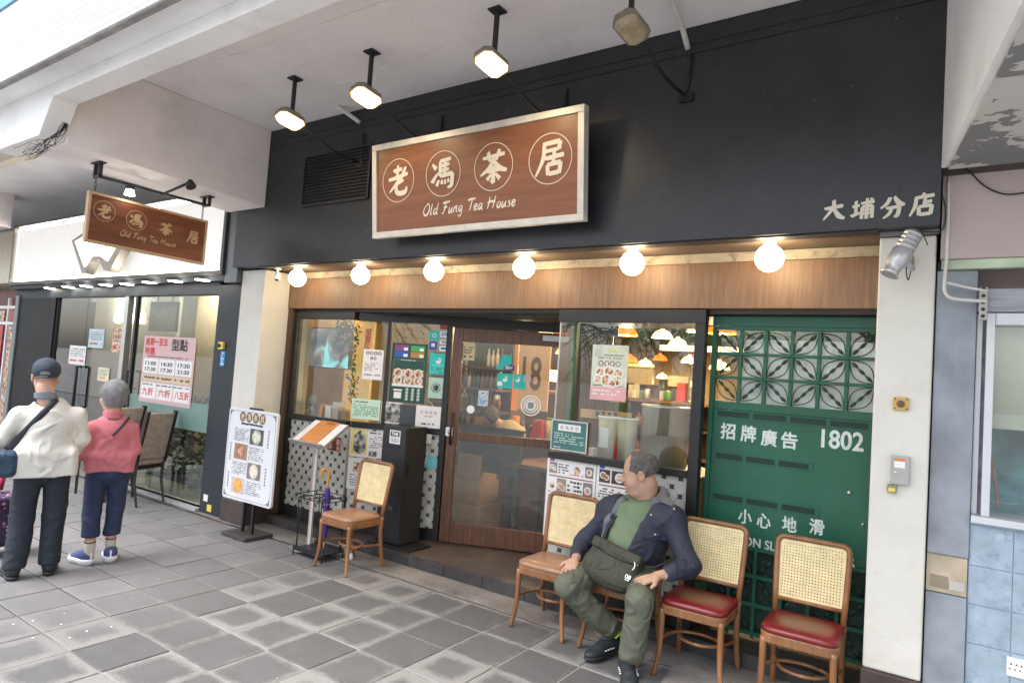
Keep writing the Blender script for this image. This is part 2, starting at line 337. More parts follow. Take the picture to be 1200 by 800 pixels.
blue_ink = M('blue print', (0.02,0.10,0.45), 0.5, var=0.03)
yellow_ink = M('yellow print', (0.80,0.62,0.10), 0.5, var=0.05)
steel = M('stainless steel', (0.74,0.74,0.72), 0.32, metal=0.75, var=0.08, scale=6, stretch=(20,20,1))
clear_plastic = M('white conduit plastic', (0.66,0.64,0.60), 0.5, var=0.08, scale=15, dirt=0.3)
cream_lamp = M('cream lamp enamel', (0.85,0.72,0.45), 0.35, var=0.02, emit=0.9, ecol=(1.0,0.72,0.36))
orange_lamp = M('orange lamp enamel', (0.85,0.14,0.01), 0.35, var=0.02, emit=0.9, ecol=(1.0,0.16,0.01))
bulb = M('glowing globe glass', (1,0.9,0.75), 0.3, var=0, emit=11.0, ecol=(1.0,0.78,0.48))
flood_glow = M('glowing flood lens', (1,0.9,0.6), 0.3, var=0.0, emit=2.2, ecol=(1.0,0.66,0.26))
warm_glow = M('warm bulb', (1,0.9,0.7), 0.3, var=0, emit=12.0, ecol=(1.0,0.78,0.46))
spot_glow = M('downlight glow', (1,0.97,0.9), 0.3, var=0, emit=9.0, ecol=(1.0,0.93,0.82))
strip_glow = M('cool lit sign edge', (1,0.97,0.9), 0.3, var=0, emit=5.0, ecol=(1.0,0.95,0.84))
inner_wall = M('cream inner wall', (0.55,0.42,0.26), 0.7, var=0.12, scale=3)
def food_mat(name, s=40):
    m = bpy.data.materials.new(name); m.use_nodes=True; n=m.node_tree.nodes; l=m.node_tree.links; b=n['Principled BSDF']; b.inputs['Roughness'].default_value=0.5
    tc=n.new('ShaderNodeTexCoord'); v=n.new('ShaderNodeTexNoise'); v.inputs['Scale'].default_value=s; v.inputs['Detail'].default_value=2; v.inputs['Roughness'].default_value=0.6; l.new(tc.outputs['Object'],v.inputs['Vector'])
    r=n.new('ShaderNodeValToRGB'); e=r.color_ramp.elements; e[0].position=0.3; e[0].color=(0.05,0.025,0.015,1); e[1].position=0.72; e[1].color=(0.8,0.76,0.7,1)
    q=e.new(0.42); q.color=(0.35,0.10,0.04,1); q=e.new(0.5); q.color=(0.62,0.36,0.16,1); q=e.new(0.58); q.color=(0.55,0.55,0.5,1)
    l.new(v.outputs['Fac'],r.inputs[0]); l.new(r.outputs[0],b.inputs['Base Color']); MATS[name]=m; return m
food = food_mat('food photo print', 22); food_fine = food_mat('small photo print', 36)
def mono_mat():
    m = bpy.data.materials.new('monochrome photo print'); m.use_nodes=True; n=m.node_tree.nodes; l=m.node_tree.links; b=n['Principled BSDF']; b.inputs['Roughness'].default_value=0.5
    tc=n.new('ShaderNodeTexCoord'); v=n.new('ShaderNodeTexNoise'); v.inputs['Scale'].default_value=16; v.inputs['Detail'].default_value=5; l.new(tc.outputs['Object'],v.inputs['Vector'])
    r=n.new('ShaderNodeValToRGB'); e=r.color_ramp.elements; e[0].position=0.38; e[0].color=(0.04,0.04,0.04,1); e[1].position=0.64; e[1].color=(0.62,0.62,0.60,1)
    l.new(v.outputs['Fac'],r.inputs[0]); l.new(r.outputs[0],b.inputs['Base Color']); return m
mono = mono_mat()
rnd = random.Random(11)

# ------------------------------------------------------------------ pavement: slabs of 0.37 m, a bed of mortar, road and kerb behind
TS = 0.3688; GX, GY = -4.405, 2.49
def slab_mat(name, bright):
    m = bpy.data.materials.new(name); m.use_nodes=True; n=m.node_tree.nodes; l=m.node_tree.links; b=n['Principled BSDF']
    tc=n.new('ShaderNodeTexCoord'); oi=n.new('ShaderNodeObjectInfo'); geo=n.new('ShaderNodeNewGeometry')
    nz=n.new('ShaderNodeTexNoise'); nz.inputs['Scale'].default_value=5.5; nz.inputs['Detail'].default_value=9; nz.inputs['Roughness'].default_value=0.72; l.new(geo.outputs['Position'],nz.inputs['Vector'])
    # distance to the slab's edge (object space), broken up by noise: cement smeared over the edges
    sp=n.new('ShaderNodeSeparateXYZ'); l.new(tc.outputs['Object'],sp.inputs[0])
    ax=n.new('ShaderNodeMath'); ax.operation='ABSOLUTE'; l.new(sp.outputs[0],ax.inputs[0]); ay=n.new('ShaderNodeMath'); ay.operation='ABSOLUTE'; l.new(sp.outputs[1],ay.inputs[0])
    mx=n.new('ShaderNodeMath'); mx.operation='SMOOTH_MAX'; mx.inputs[2].default_value=0.05; l.new(ax.outputs[0],mx.inputs[0]); l.new(ay.outputs[0],mx.inputs[1])
    n2=n.new('ShaderNodeTexNoise'); n2.inputs['Scale'].default_value=8; n2.inputs['Detail'].default_value=12; n2.inputs['Roughness'].default_value=0.86; l.new(geo.outputs['Position'],n2.inputs['Vector'])
    sh=n.new('ShaderNodeMath'); sh.operation='MULTIPLY_ADD'; sh.inputs[1].default_value=0.24; l.new(n2.outputs[0],sh.inputs[0]); l.new(mx.outputs[0],sh.inputs[2])
    rj=n.new('ShaderNodeMath'); rj.operation='MULTIPLY_ADD'; rj.inputs[1].default_value=0.15; l.new(oi.outputs['Random'],rj.inputs[0]); l.new(sh.outputs[0],rj.inputs[2])
    mr=n.new('ShaderNodeMapRange'); mr.inputs['From Min'].default_value=0.322; mr.inputs['From Max'].default_value=0.372; l.new(rj.outputs[0],mr.inputs[0])
    sx=n.new('ShaderNodeSeparateXYZ'); l.new(geo.outputs['Position'],sx.inputs[0])
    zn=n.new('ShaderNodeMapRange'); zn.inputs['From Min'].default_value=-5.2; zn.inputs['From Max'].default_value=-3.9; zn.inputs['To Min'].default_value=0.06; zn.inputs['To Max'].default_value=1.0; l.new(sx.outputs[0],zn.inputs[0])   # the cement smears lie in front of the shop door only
    ms=n.new('ShaderNodeMath'); ms.operation='MULTIPLY'; l.new(mr.outputs[0],ms.inputs[0]); l.new(zn.outputs[0],ms.inputs[1])
    c1=n.new('ShaderNodeMix'); c1.data_type='RGBA'; c1.inputs[6].default_value=(0.074*bright,0.073*bright,0.075*bright,1); c1.inputs[7].default_value=(0.138*bright,0.136*bright,0.139*bright,1); l.new(nz.outputs[0],c1.inputs[0])
    hv=n.new('ShaderNodeHueSaturation'); vr=n.new('ShaderNodeMapRange'); vr.inputs['To Min'].default_value=0.88; vr.inputs['To Max'].default_value=1.10; l.new(oi.outputs['Random'],vr.inputs[0]); cl=n.new('ShaderNodeMapRange'); cl.inputs['To Min'].default_value=1.5; cl.inputs['To Max'].default_value=0.9; l.new(zn.outputs[0],cl.inputs[0]); vm=n.new('ShaderNodeMath'); vm.operation='MULTIPLY'; l.new(vr.outputs[0],vm.inputs[0]); l.new(cl.outputs[0],vm.inputs[1]); l.new(vm.outputs[0],hv.inputs['Value']); l.new(c1.outputs[2],hv.inputs['Color'])  # skylight put into lighter left slabs; right ones darker with cement grime
    c2=n.new('ShaderNodeMix'); c2.data_type='RGBA'; c2.inputs[7].default_value=(0.225,0.219,0.212,1); l.new(ms.outputs[0],c2.inputs[0]); l.new(hv.outputs[0],c2.inputs[6]); l.new(c2.outputs[2],b.inputs['Base Color'])
    b.inputs['Roughness'].default_value=0.62
    fz=n.new('ShaderNodeTexNoise'); fz.inputs['Scale'].default_value=110; fz.inputs['Detail'].default_value=4; l.new(geo.outputs['Position'],fz.inputs['Vector'])
    ad=n.new('ShaderNodeMath'); ad.operation='MULTIPLY_ADD'; ad.inputs[1].default_value=0.6; l.new(ms.outputs[0],ad.inputs[0]); l.new(fz.outputs[0],ad.inputs[2])
    bp=n.new('ShaderNodeBump'); bp.inputs['Strength'].default_value=0.8; bp.inputs['Distance'].default_value=0.005; l.new(ad.outputs[0],bp.inputs['Height']); l.new(bp.outputs[0],b.inputs['Normal'])
    return m
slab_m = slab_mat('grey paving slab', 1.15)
mortar = M('joint mortar', (0.27,0.262,0.25), 0.9, var=0.25, scale=9, bump=0.5, bscale=60, dirt=0.7, dcol=(0.08,0.075,0.07), dscale=2.2)
def mortar_x():      # old dark joints on the cafe side, fresh pale cement in front of the tea house
    m=mortar; n=m.node_tree.nodes; l=m.node_tree.links; b=n['Principled BSDF']; src=b.inputs['Base Color'].links[0].from_socket
    g=n.new('ShaderNodeNewGeometry'); sp=n.new('ShaderNodeSeparateXYZ'); l.new(g.outputs['Position'],sp.inputs[0]); mr=n.new('ShaderNodeMapRange'); mr.inputs['From Min'].default_value=-5.0; mr.inputs['From Max'].default_value=-3.7; l.new(sp.outputs[0],mr.inputs[0])
    mx=n.new('ShaderNodeMix'); mx.data_type='RGBA'; l.new(mr.outputs[0],mx.inputs[0]); mx.inputs[6].default_value=(0.055,0.053,0.052,1); l.new(src,mx.inputs[7]); l.new(mx.outputs[2],b.inputs['Base Color'])
mortar_x()
asphalt = M('pale light-bouncing road', (0.26,0.26,0.255), 0.85, var=0.2, scale=5, bump=0.5, bscale=120)  # road made paler than asphalt so it bounces light onto the ceiling
ground = struct('pavement', MB().box(-30,14,-2.2,12.0,-0.4,-0.006), mortar)
def slab_mesh(seed):
    r = random.Random(seed); g=0.0055; h=TS/2-g; n=6; b=0.005
    out=[]
    for (x0,y0),(x1,y1) in (((-h,-h),(h,-h)),((h,-h),(h,h)),((h,h),(-h,h)),((-h,h),(-h,-h))):
        for k in range(n): t=k/n; out.append((x0+(x1-x0)*t+r.uniform(-.0016,.0016), y0+(y1-y0)*t+r.uniform(-.0016,.0016)))
    m=MB(); N=len(out)
    V=[(x,y,-0.02) for x,y in out]+[(x,y,-b*0.6) for x,y in out]+[(x*(1-b/h),y*(1-b/h),0) for x,y in out]
    Fc=[(i,(i+1)%N,(i+1)%N+N,i+N) for i in range(N)]+[(i+N,(i+1)%N+N,(i+1)%N+2*N,i+2*N) for i in range(N)]+[tuple(range(2*N,3*N))]
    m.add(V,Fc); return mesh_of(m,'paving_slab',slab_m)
slab_meshes=[slab_mesh(i) for i in range(6)]
cells=[]
for i in range(-66,34):
    for j in range(-4,13):
        x=GX+(i+0.5)*TS; y=GY-(j-0.5)*TS
        if y>3.99 or (x>-1.25 and y>3.1) : continue
        q=to_px((x,y,0))
        seen = q and -40<q[0]<1240 and q[1]<850
        cells.append(((TS*FPX/q[2]) if seen else 0, x, y, j))
cells.sort(key=lambda c:-c[0])
rest=MB()
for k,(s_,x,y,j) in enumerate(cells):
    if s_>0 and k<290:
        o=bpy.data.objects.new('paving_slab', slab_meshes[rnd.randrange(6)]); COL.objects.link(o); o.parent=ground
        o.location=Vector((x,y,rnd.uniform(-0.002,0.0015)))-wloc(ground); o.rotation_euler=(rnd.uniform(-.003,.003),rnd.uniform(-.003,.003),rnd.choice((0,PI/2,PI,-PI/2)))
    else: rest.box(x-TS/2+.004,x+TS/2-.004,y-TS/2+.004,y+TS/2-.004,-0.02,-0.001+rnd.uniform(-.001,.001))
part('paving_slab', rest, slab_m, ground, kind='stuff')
# cement apron along the shop fronts, uneven edge
ap=MB(); xs=[-26+0.12*k for k in range(int(27/0.12))]
def apron_edge(x):
    if x>-1.3: return 3.06+0.10*noise.noise(Vector((x*2,0,0)))
    return 3.985+0.03*noise.noise(Vector((x*5,3,0)))+0.012*noise.noise(Vector((x*23,3,0)))
V=[];Fc=[]
for k,x in enumerate(xs):
    e=apron_edge(x)
    for t in (0,0.25,0.5,0.75,1): y=e+(4.6-e)*t; V.append((x,y,0.002+(0.006 if t else 0)+0.004*noise.noise(Vector((x*4,y*4,0)))))
Fc=[(5*k+t,5*k+5+t,5*k+6+t,5*k+1+t) for k in range(len(xs)-1) for t in range(4)]
ap.add(V,Fc,True); part('cement_apron',ap,cement,ground)
struct('road', MB().box(-60,40,-14,-2.35,-0.5,-0.13), asphalt)
kerb_m = M('kerb stone',(0.35,0.34,0.33),0.8,var=0.15,bump=0.3)
kb = struct('kerb', MB().box(-60,40,-2.35,-2.2,-0.4,-0.002), kerb_m)
struct('ground', MB().box(-300,300,-300,-14,-0.6,-0.14), M('pale light-bouncing ground',(0.28,0.27,0.25),0.9,var=0.3,scale=1))  # out of view, kept pale to throw light up under the arcade
lm=MB()
for k in range(14): lm.box(-58+k*7,-55+k*7,-8.15,-8.03,-0.13,-0.126)
part('road_marking', lm, M('road paint',(0.7,0.7,0.68),0.7,var=0.1), bpy.data.objects['road'], kind='stuff')
# dropped petals / litter specks on the slabs
lt=MB()
for k in range(26):
    x=rnd.uniform(-6.5,-1.2); y=rnd.uniform(1.6,4.1); r_=rnd.uniform(.002,.006); a=rnd.random()*3
    lt.add([(x+r_*math.cos(a+t)*(1 if t%2 else .6),y+r_*math.sin(a+t),0.003+.002*(t%2)) for t in (0,1,2.5,4)],[(0,1,2,3)])
for (px_,py_) in ((38,727),(71,731),(101,739),(81,747),(38,747),(15,731),(130,734)):
    q=at_z(px_,py_,0.004); r_=0.010; lt.add([(q.x-r_,q.y,.004),(q.x,q.y-r_*.6,.006),(q.x+r_,q.y+.004,.004),(q.x+.004,q.y+r_*.6,.007)],[(0,1,2,3)])
tag(part('petal_litter', lt, M('fallen petals',(0.72,0.68,0.66),0.8,var=0.1), None), 'scattered pale petals and specks of litter on the paving slabs','litter',kind='stuff')

# ------------------------------------------------------------------ arcade: ceiling slab, outer beam with haunches, cross beams, street face
arc = thing('arcade_canopy','white painted concrete arcade ceiling with dropped beams above the pavement','arcade',(-3,2,3.98))
part('ceiling_slab', MB().box(-26,9,1.86,9.5,3.98,4.3), ceiling_paint, arc)
ob_=MB(); ob_.box(-5.66,9,1.95,2.12,3.54,3.978)
Fb=FY(1.95)
ob_.prism(Fb,[(-7.0,3.978),(-7.0,3.54),(-6.75,3.27),(-5.86,3.27),(-5.662,3.54),(-5.662,3.978)],0,-0.17)
ob_.box(-26,-7.002,1.952,2.118,3.54,3.979)
part('outer_beam', ob_, beam_paint, arc, bev=0.006)
part('edge_soffit', MB().box(-26,9,1.852,1.948,3.634,3.70), beam_paint, arc)
part('drip_edge', MB().box(-26,9,1.745,1.785,3.622,3.631), M('drip stain',(0.30,0.29,0.29),0.8,var=0.3,scale=6),arc)
cb_=MB()
for x0,x1 in ((-6.42,-5.80),): cb_.add([(x0,2.122,3.26),(x1,2.122,3.26),(x1,3.898,3.2),(x0,3.898,3.2),(x0,2.122,3.979),(x1,2.122,3.979),(x1,3.898,3.979),(x0,3.898,3.979)],[(0,3,2,1),(4,5,6,7),(0,1,5,4),(1,2,6,5),(2,3,7,6),(3,0,4,7)])
part('cross_beam', cb_, pink_paint, arc, bev=0.008)
part('cross_beam', MB().box(-12.9,-12.4,2.122,3.9,3.45,3.979), pink_paint, arc, bev=0.008)
part('ceiling_rib', MB().box(-12.395,-6.425,2.9,3.02,3.86,3.979), M('cream rib paint',(0.68,0.62,0.52),0.8,var=0.05), arc)
# street-side wall of the upper floor over the pavement: ribbed white tile, blue tile above
wf=MB(); wf.box(-26,9,1.73,1.85,3.632,4.218); part('upper_wall', wf, bright_tile, arc)
rb=MB()
for k in range(6): rb.box(-26,9,1.7265,1.7298,3.66+k*0.05,3.667+k*0.05)
part('wall_rib', rb, bright_tile, arc, kind='stuff')
part('tiled_parapet', MB().box(-26,9,1.715,1.85,4.22,7.5), M('blue mosaic tile',(0.10,0.33,0.52),0.4,var=0.25,scale=40), arc)
part('upper_floor', MB().box(-26,9,1.86,9.5,4.31,7.4), bright_tile, arc)
crack=MB()
for pts_ in ([(225,78),(262,66),(300,56),(340,42),(395,22),(470,-4)],[(130,120),(150,107),(168,97)],[(392,100),(430,88),(470,70),(520,52)]):
    P=[at_z(x,y,3.979)+Vector((rnd.uniform(-.01,.01),rnd.uniform(-.01,.01),0)) for x,y in pts_]; crack.tube(P,0.004,n=4,cap=False,sub=4)
part('ceiling_crack', crack, M('crack filler',(0.74,0.71,0.68),0.8,var=0.1), arc)
# right-hand cross beam, slightly skew, with flaking underside
A0=Vector((-0.112,3.897,2.90)); A1=Vector((0.15,2.124,2.90)); 
rb_=MB(); rb_.add([A0,A1,(0.75,2.124,2.90),(0.75,3.897,2.90),(A0.x,A0.y,3.978),(A1.x,A1.y,3.978),(0.75,2.124,3.978),(0.75,3.897,3.978)],[(0,1,2,3),(7,6,5,4),(0,4,5,1),(1,5,6,2),(2,6,7,3),(3,7,4,0)])
part('cross_beam', rb_, beam_paint, arc)
def flake_mat():
    m=bpy.data.materials.new('flaking grey paint'); m.use_nodes=True; n=m.node_tree.nodes; l=m.node_tree.links; b=n['Principled BSDF']; b.inputs['Roughness'].default_value=0.85
    tc=n.new('ShaderNodeTexCoord'); z=n.new('ShaderNodeTexNoise'); z.inputs['Scale'].default_value=4; z.inputs['Detail'].default_value=12; z.inputs['Roughness'].default_value=0.62; z.inputs['Distortion'].default_value=0.4; l.new(tc.outputs['Object'],z.inputs['Vector'])
    r=n.new('ShaderNodeValToRGB'); r.color_ramp.interpolation='CONSTANT'; r.color_ramp.elements[0].color=(0.22,0.22,0.225,1); r.color_ramp.elements[1].position=0.5; r.color_ramp.elements[1].color=(0.58,0.55,0.53,1)
    l.new(z.outputs[0],r.inputs[0]); l.new(r.outputs[0],b.inputs['Base Color']); bp=n.new('ShaderNodeBump'); bp.inputs['Distance'].default_value=0.01; l.new(r.outputs[0],bp.inputs['Height']); l.new(bp.outputs[0],b.inputs['Normal']); return m
part('flaking_underside', MB().add([A0+Vector((.03,-.003,-.012)),A1+Vector((.03,0,-.012)),(0.75,2.124,2.888),(0.75,3.894,2.888),A0+Vector((.03,-.003,-.001)),A1+Vector((.03,0,-.001)),(0.75,2.124,2.899),(0.75,3.894,2.899)],[(0,1,2,3),(7,6,5,4),(0,4,5,1),(1,5,6,2),(2,6,7,3),(3,7,4,0)]), flake_mat(), arc)
# loose cables at the haunch
cab=MB()
base=at_x(70,150,-5.79)
for k in range(16):
    r_=random.Random(k); P=[at_x(84+r_.uniform(-4,4),128+r_.uniform(-3,3),-5.78), at_x(74+r_.uniform(-5,4),152+r_.uniform(-3,5),-5.76)]
    x,y=60+r_.uniform(-8,6),166+r_.uniform(-5,5); P.append(at_x(x,y,-5.74)); 
    for q in range(3): x+=r_.uniform(-16,1); y+=r_.uniform(-2,12); P.append(at_x(x,y,-5.74+r_.uniform(-.05,.05)))
    if k<5: P.append(at_x(x+20,y-12,-5.72))
    cab.tube(P,0.0014+0.001*r_.random(),n=5,sub=5)
solid('cable_bundle', cab, black_metal, 'tangle of loose grey cables hanging at the corner of the ceiling beams','cables')

# ------------------------------------------------------------------ the tea house
tea = thing('tea_house','tea house front with black signboard wall, walnut fascia, glazed bay and green metal gate','restaurant',(-3.2,4.3,0))
part('signboard_wall', MB().box(-6.27,-0.112,3.90,4.02,2.61,3.977), black_board, tea)
part('signboard_back', MB().box(-6.268,-0.114,4.021,4.5,2.615,3.977), black_board, tea)
tr=MB(); 
for z in (3.86,3.80): tr.box(-5.79,-0.113,3.893,3.899,z,z+0.012)
part('board_moulding', tr, black_board, tea)
FS=FY(3.899)
lv=MB()
a0,a1,b0,b1=FS.rect([(360,186),(438,166),(432,234),(352,243)]); lou=thing('louvre_vent','x','x'); bpy.data.objects.remove(lou)
gr=part('vent_frame', MB().fb(FS,a0,a1,b0,b0+.02,0,.02).fb(FS,a0,a1,b1-.02,b1,0,.02).fb(FS,a0,a0+.02,b0+.02,b1-.02,0,.0195).fb(FS,a1-.02,a1,b0+.02,b1-.02,0,.0195), black_board, tea)
nsl=15
for k in range(nsl):
    z=b0+.03+(b1-b0-.06)*k/(nsl-1); m=MB(); m.add([FS.p(a0+.021,z,.002),FS.p(a1-.021,z,.002),FS.p(a1-.021,z-.016,.022),FS.p(a0+.021,z-.016,.022),FS.p(a0+.021,z+.006,.002),FS.p(a1-.021,z+.006,.002),FS.p(a1-.021,z-.010,.022),FS.p(a0+.021,z-.010,.022)],[(0,1,2,3),(7,6,5,4),(0,4,5,1),(2,6,7,3),(0,3,7,4),(1,5,6,2)])
    part('slat', m, M('vent slat',(0.034,0.031,0.030),0.6,var=0.2), gr)
fx=MB(); r_=random.Random(31)
for k in range(46):
    x,z=r_.uniform(-6.1,-.2),r_.uniform(2.66,3.75); q=r_.uniform(.003,.007); fx.lathe((x,3.8995,z),[(q,0),(q*.8,.003),(0,.0035)],7,(0,-1,0))
part('screw_head', fx, M('dull screw grey',(0.14,0.14,0.14),.5,metal=.4), tea, kind='stuff')
dp=MB()
for k in range(26):
    x=r_.uniform(-6.1,-.2); z=r_.choice((r_.uniform(2.62,2.75),r_.uniform(3.4,3.78))); w_=r_.uniform(.004,.02); h_=r_.uniform(.03,.16); dp.add([(x,3.8992,z),(x+w_,3.8992,z+.01),(x+w_*.6,3.8992,z+h_),(x+w_*.2,3.8992,z+h_*.9)],[(0,1,2,3)])
part('dust_streak', dp, M('dust streak',(0.045,0.044,0.045),.7,var=.3,scale=30), tea, kind='stuff')
# soffit behind the board, flaking beam, walnut fascia
part('lamp_soffit', MB().box(-5.868,-0.387,4.02,4.335,2.612,2.66), M('brown soffit paint',(0.16,0.115,0.085),0.6,var=0.15), tea)
part('soffit_lip', MB().box(-5.868,-0.387,3.925,4.02,2.6,2.609), black_board, tea)
part('rusty_beam', MB().box(-5.868,-0.387,4.335,4.40,2.545,2.609), rust_paint, tea)
fas=part('walnut_fascia', MB().box(-5.868,-0.387,4.32,4.40,2.235,2.54), walnut, tea, bev=0.003)
jn=MB()
for x in (-4.9,-2.55): jn.box(x,x+.0012,4.3190,4.3198,2.24,2.535)
part('panel_joint', jn, trim_wood, tea)
part('entry_soffit', MB().box(-5.868,-0.387,4.405,5.6,2.21,2.26), M('dark grey soffit',(0.085,0.075,0.07),0.6,var=0.15), tea)
# pillars
lp=part('pillar', MB().box(-6.27,-5.872,4.022,4.6,0.235,2.598), white_plaster, tea, 'white plastered pillar lit warm on one side', bev=0.008)
part('pillar_base', MB().box(-6.275,-5.868,4.012,4.6,-0.01,0.234), brown_base, tea, bev=0.008)
rp=part('pillar', MB().box(-0.386,-0.125,4.02,4.6,0.30,2.585), white_plaster, tea, 'cream plastered pillar with alarm button and lock box', bev=0.01)
part('pillar_base', MB().box(-0.392,-0.120,4.0,4.6,-0.01,0.299), brown_base, tea, bev=0.008)
part('lead_flashing', MB().box(-0.384,-0.114,3.985,4.02,2.587,2.608), M('grey flashing',(0.22,0.22,0.23),0.5,metal=0.4,var=0.2), tea)
# step: dark riser faced with tiles, brown tread
part('step', MB().box(-5.866,-0.39,4.285,7.0,-0.01,0.094), stone_dark, tea)
x=-5.864; 
while x<-0.40:
    x1=min(x+0.40,-0.392); part('riser_tile', MB().box(x+.002,x1-.002,4.268,4.2845,-0.005,0.098), stone_dark, tea, bev=0.002); x=x1
y=4.286
while y<5.3:
    x=-4.35-(0.3 if int(y*10)%2 else 0)
    while x<-2.5:
        part('tread_tile', MB().box(x+.0015,x+.5985,y+.0015,y+.2985,0.0945,0.104), stone_top, tea); x+=0.6
    y+=0.3
# window 1 (parallel to the facade) and the canted run with the door
F1=FY(4.38); c22=math.cos(math.radians(22.5)); s22=math.sin(math.radians(22.5)); F2=Frame((-4.86,4.42,0),(c22,s22,0)); FB=FY(4.35); FG=FY(4.50)
wb=MB(); wb.fb(F1,-5.79,-5.74,0.11,2.205,-.05,.02)
part('timber_jamb', MB().fb(F1,-5.866,-5.795,0.105,2.23,-.06,.05), trim_wood, tea)
wfm=part('window_frame', wb.fb(F1,-5.739,-4.88,2.13,2.205,-.04,.019).fb(F1,-5.739,-4.88,1.09,1.145,-.04,.019), black_metal, tea, bev=0.002)
part('glass_pane', MB().fb(F1,-5.738,-4.872,1.146,2.129,-.006,.0), glass, wfm)
dj=0.955
wf2=part('window_frame', MB().fb(F2,0.0,dj,2.13,2.205,-.04,.02).fb(F2,0.0,dj,1.09,1.145,-.04,.02).fb(F2,dj-.055,dj-.001,.105,2.129,-.04,.021).fb(F2,0.30,0.335,1.146,2.129,-.03,.012).fb(F2,0.62,0.655,.2,1.089,-.03,.012), black_metal, tea, bev=0.002)
part('glass_pane', MB().fb(F2,0.0,0.299,1.146,2.129,-.006,0), glass, wf2); part('glass_pane', MB().fb(F2,0.336,dj-.056,1.146,2.129,-.006,0), glass, wf2)
bay=part('window_frame', MB().fb(FB,-2.56,-1.42,2.135,2.23,-.05,.02).fb(FB,-1.49,-1.42,.105,2.134,-.05,.021).fb(FB,-2.57,-1.491,1.095,1.145,-.05,.03), black_metal, tea, 'black frame of the glazed kitchen bay', bev=0.002)
part('glass_pane', MB().fb(FB,-2.545,-1.491,1.146,2.134,-.006,0), glass, bay)
yr=4.60
part('glass_pane', MB().box(-2.553,-2.547,4.358,yr,1.10,2.20), glass, bay)
part('glass_edge', MB().box(-2.556,-2.546,4.349,4.357,1.146,2.134), M('glass edge',(0.45,0.5,0.48),0.2,var=0), bay)
part('return_mullion', MB().box(-2.60,-2.545,yr+.002,yr+.05,.105,2.2), green_metal, tea)
# tiled aprons below the sills
def mosaic(F,a0,a1,b0,b1,c,parent):
    tb=part('tile_backing', MB().fb(F,a0,a1,b0,b1,-.03,c), M('tile grout',(0.40,0.39,0.36),0.8,var=0.1), parent)
    oc=MB(); bk=MB(); p=0.060; r_=random.Random(3)
    ni=int((a1-a0)/p)+2; nj=int((b1-b0)/p)+2
    def clip(poly):
        for (ax,lim,sg) in ((0,a0+.001,1),(0,a1-.001,-1),(1,b0+.001,1),(1,b1-.001,-1)):
            out=[]
            for i in range(len(poly)):
                P,Q=poly[i],poly[(i+1)%len(poly)]; dp=(P[ax]-lim)*sg; dq=(Q[ax]-lim)*sg
                if dp>=0: out.append(P)
                if (dp>=0)!=(dq>=0): t=dp/(dp-dq); out.append((P[0]+(Q[0]-P[0])*t,P[1]+(Q[1]-P[1])*t))
            poly=out
            if len(poly)<3: return None
        return poly
    for i in range(ni):
        for j in range(nj):
            x=a0+i*p; y=b0+j*p
            if (i+j)%2==0:
                k=.0405; d=.0165; q=clip([(x-d,y-k),(x+d,y-k),(x+k,y-d),(x+k,y+d),(x+d,y+k),(x-d,y+k),(x-k,y+d),(x-k,y-d)])
                if q and len(q)>2: oc.prism(F,q,c,c+.003)
            else:
                for sx in (-1,1):
                    for sy in (-1,1):
                        cx,cy=x+sx*.0076,y+sy*.0076; q=clip([(cx-.0060,cy-.0060),(cx+.0060,cy-.0060),(cx+.0060,cy+.0060),(cx-.0060,cy+.0060)])
                        if q: bk.prism(F,q,c,c+.0032)
    part('white_mosaic_tile', oc, M('white glazed tile',(0.54,0.54,0.50),0.25,var=0.1,scale=14), tb, kind='stuff')
    part('black_mosaic_tile', bk, M('black glazed tile',(0.02,0.022,0.022),0.25,var=0.1), tb, kind='stuff')
mosaic(F1,-5.738,-4.87,.215,1.089,-.012,tea)
mosaic(F2,0.0,0.62,.215,1.089,-.012,tea); mosaic(F2,0.656,dj-.056,.215,1.089,-.012,tea)
mosaic(FB,-2.56,-1.492,.24,1.094,-.012,tea)
part('kick_plate', MB().fb(F1,-5.738,-4.87,.105,.214,-.03,-.002), black_metal, tea); part('kick_plate', MB().fb(F2,0.01,dj-.056,.105,.214,-.03,-.002), black_metal, tea); part('kick_plate', MB().fb(FB,-2.56,-1.492,.105,.239,-.03,-.002), black_metal, tea)
part('bay_side_apron', MB().box(-2.562,-2.532,4.362,yr,.24,1.094), M('white glazed tile',(0.54,0.54,0.50)), tea)
# door: brown timber leaf with two lights
d0,d1=dj+.012,dj+1.12
door=part('door', MB().fb(F2,d0,d0+.095,.115,2.11,-.03,.012).fb(F2,d1-.095,d1,.115,2.11,-.03,.012).fb(F2,d0+.096,d1-.096,1.985,2.11,-.03,.0115).fb(F2,d0+.096,d1-.096,.115,.30,-.03,.0115).fb(F2,d0+.096,d1-.096,1.06,1.135,-.03,.0115), door_wood, tea, 'brown timber door with two glass lights', bev=0.004)
part('glass_pane', MB().fb(F2,d0+.096,d1-.096,1.136,1.984,-.012,-.006), glass, door); part('glass_pane', MB().fb(F2,d0+.096,d1-.096,.301,1.059,-.012,-.006), glass, door)
hp=[F2.px(x,y,.05) for x,y in ((541,470),(537,512))]
part('door_handle', MB().tube([F2.p(d0+.05,1.30,.013),F2.p(d0+.05,1.30,.05),F2.p(d0+.05,1.02,.05),F2.p(d0+.05,1.02,.013)],.011,n=8), black_metal, door)
part('door_number_disc', MB().fb(F2,0,0.001,0,0.001,0,0.001), white_ink, door) if False else None
a,b=F2.px(551.5,479.5,-.003); part('safety_dot', MB().disc(F2,a,b,.038,-.003,24), white_ink, door)
part('door_closer', MB().fb(F2,d0+.86,d1-.01,2.03,2.08,.014,.06), M('grey closer',(0.5,0.5,0.5),0.4,metal=0.5), door)
part('door_head', MB().fb(F2,dj,2.5,2.115,2.205,-.04,.02), black_metal, tea)
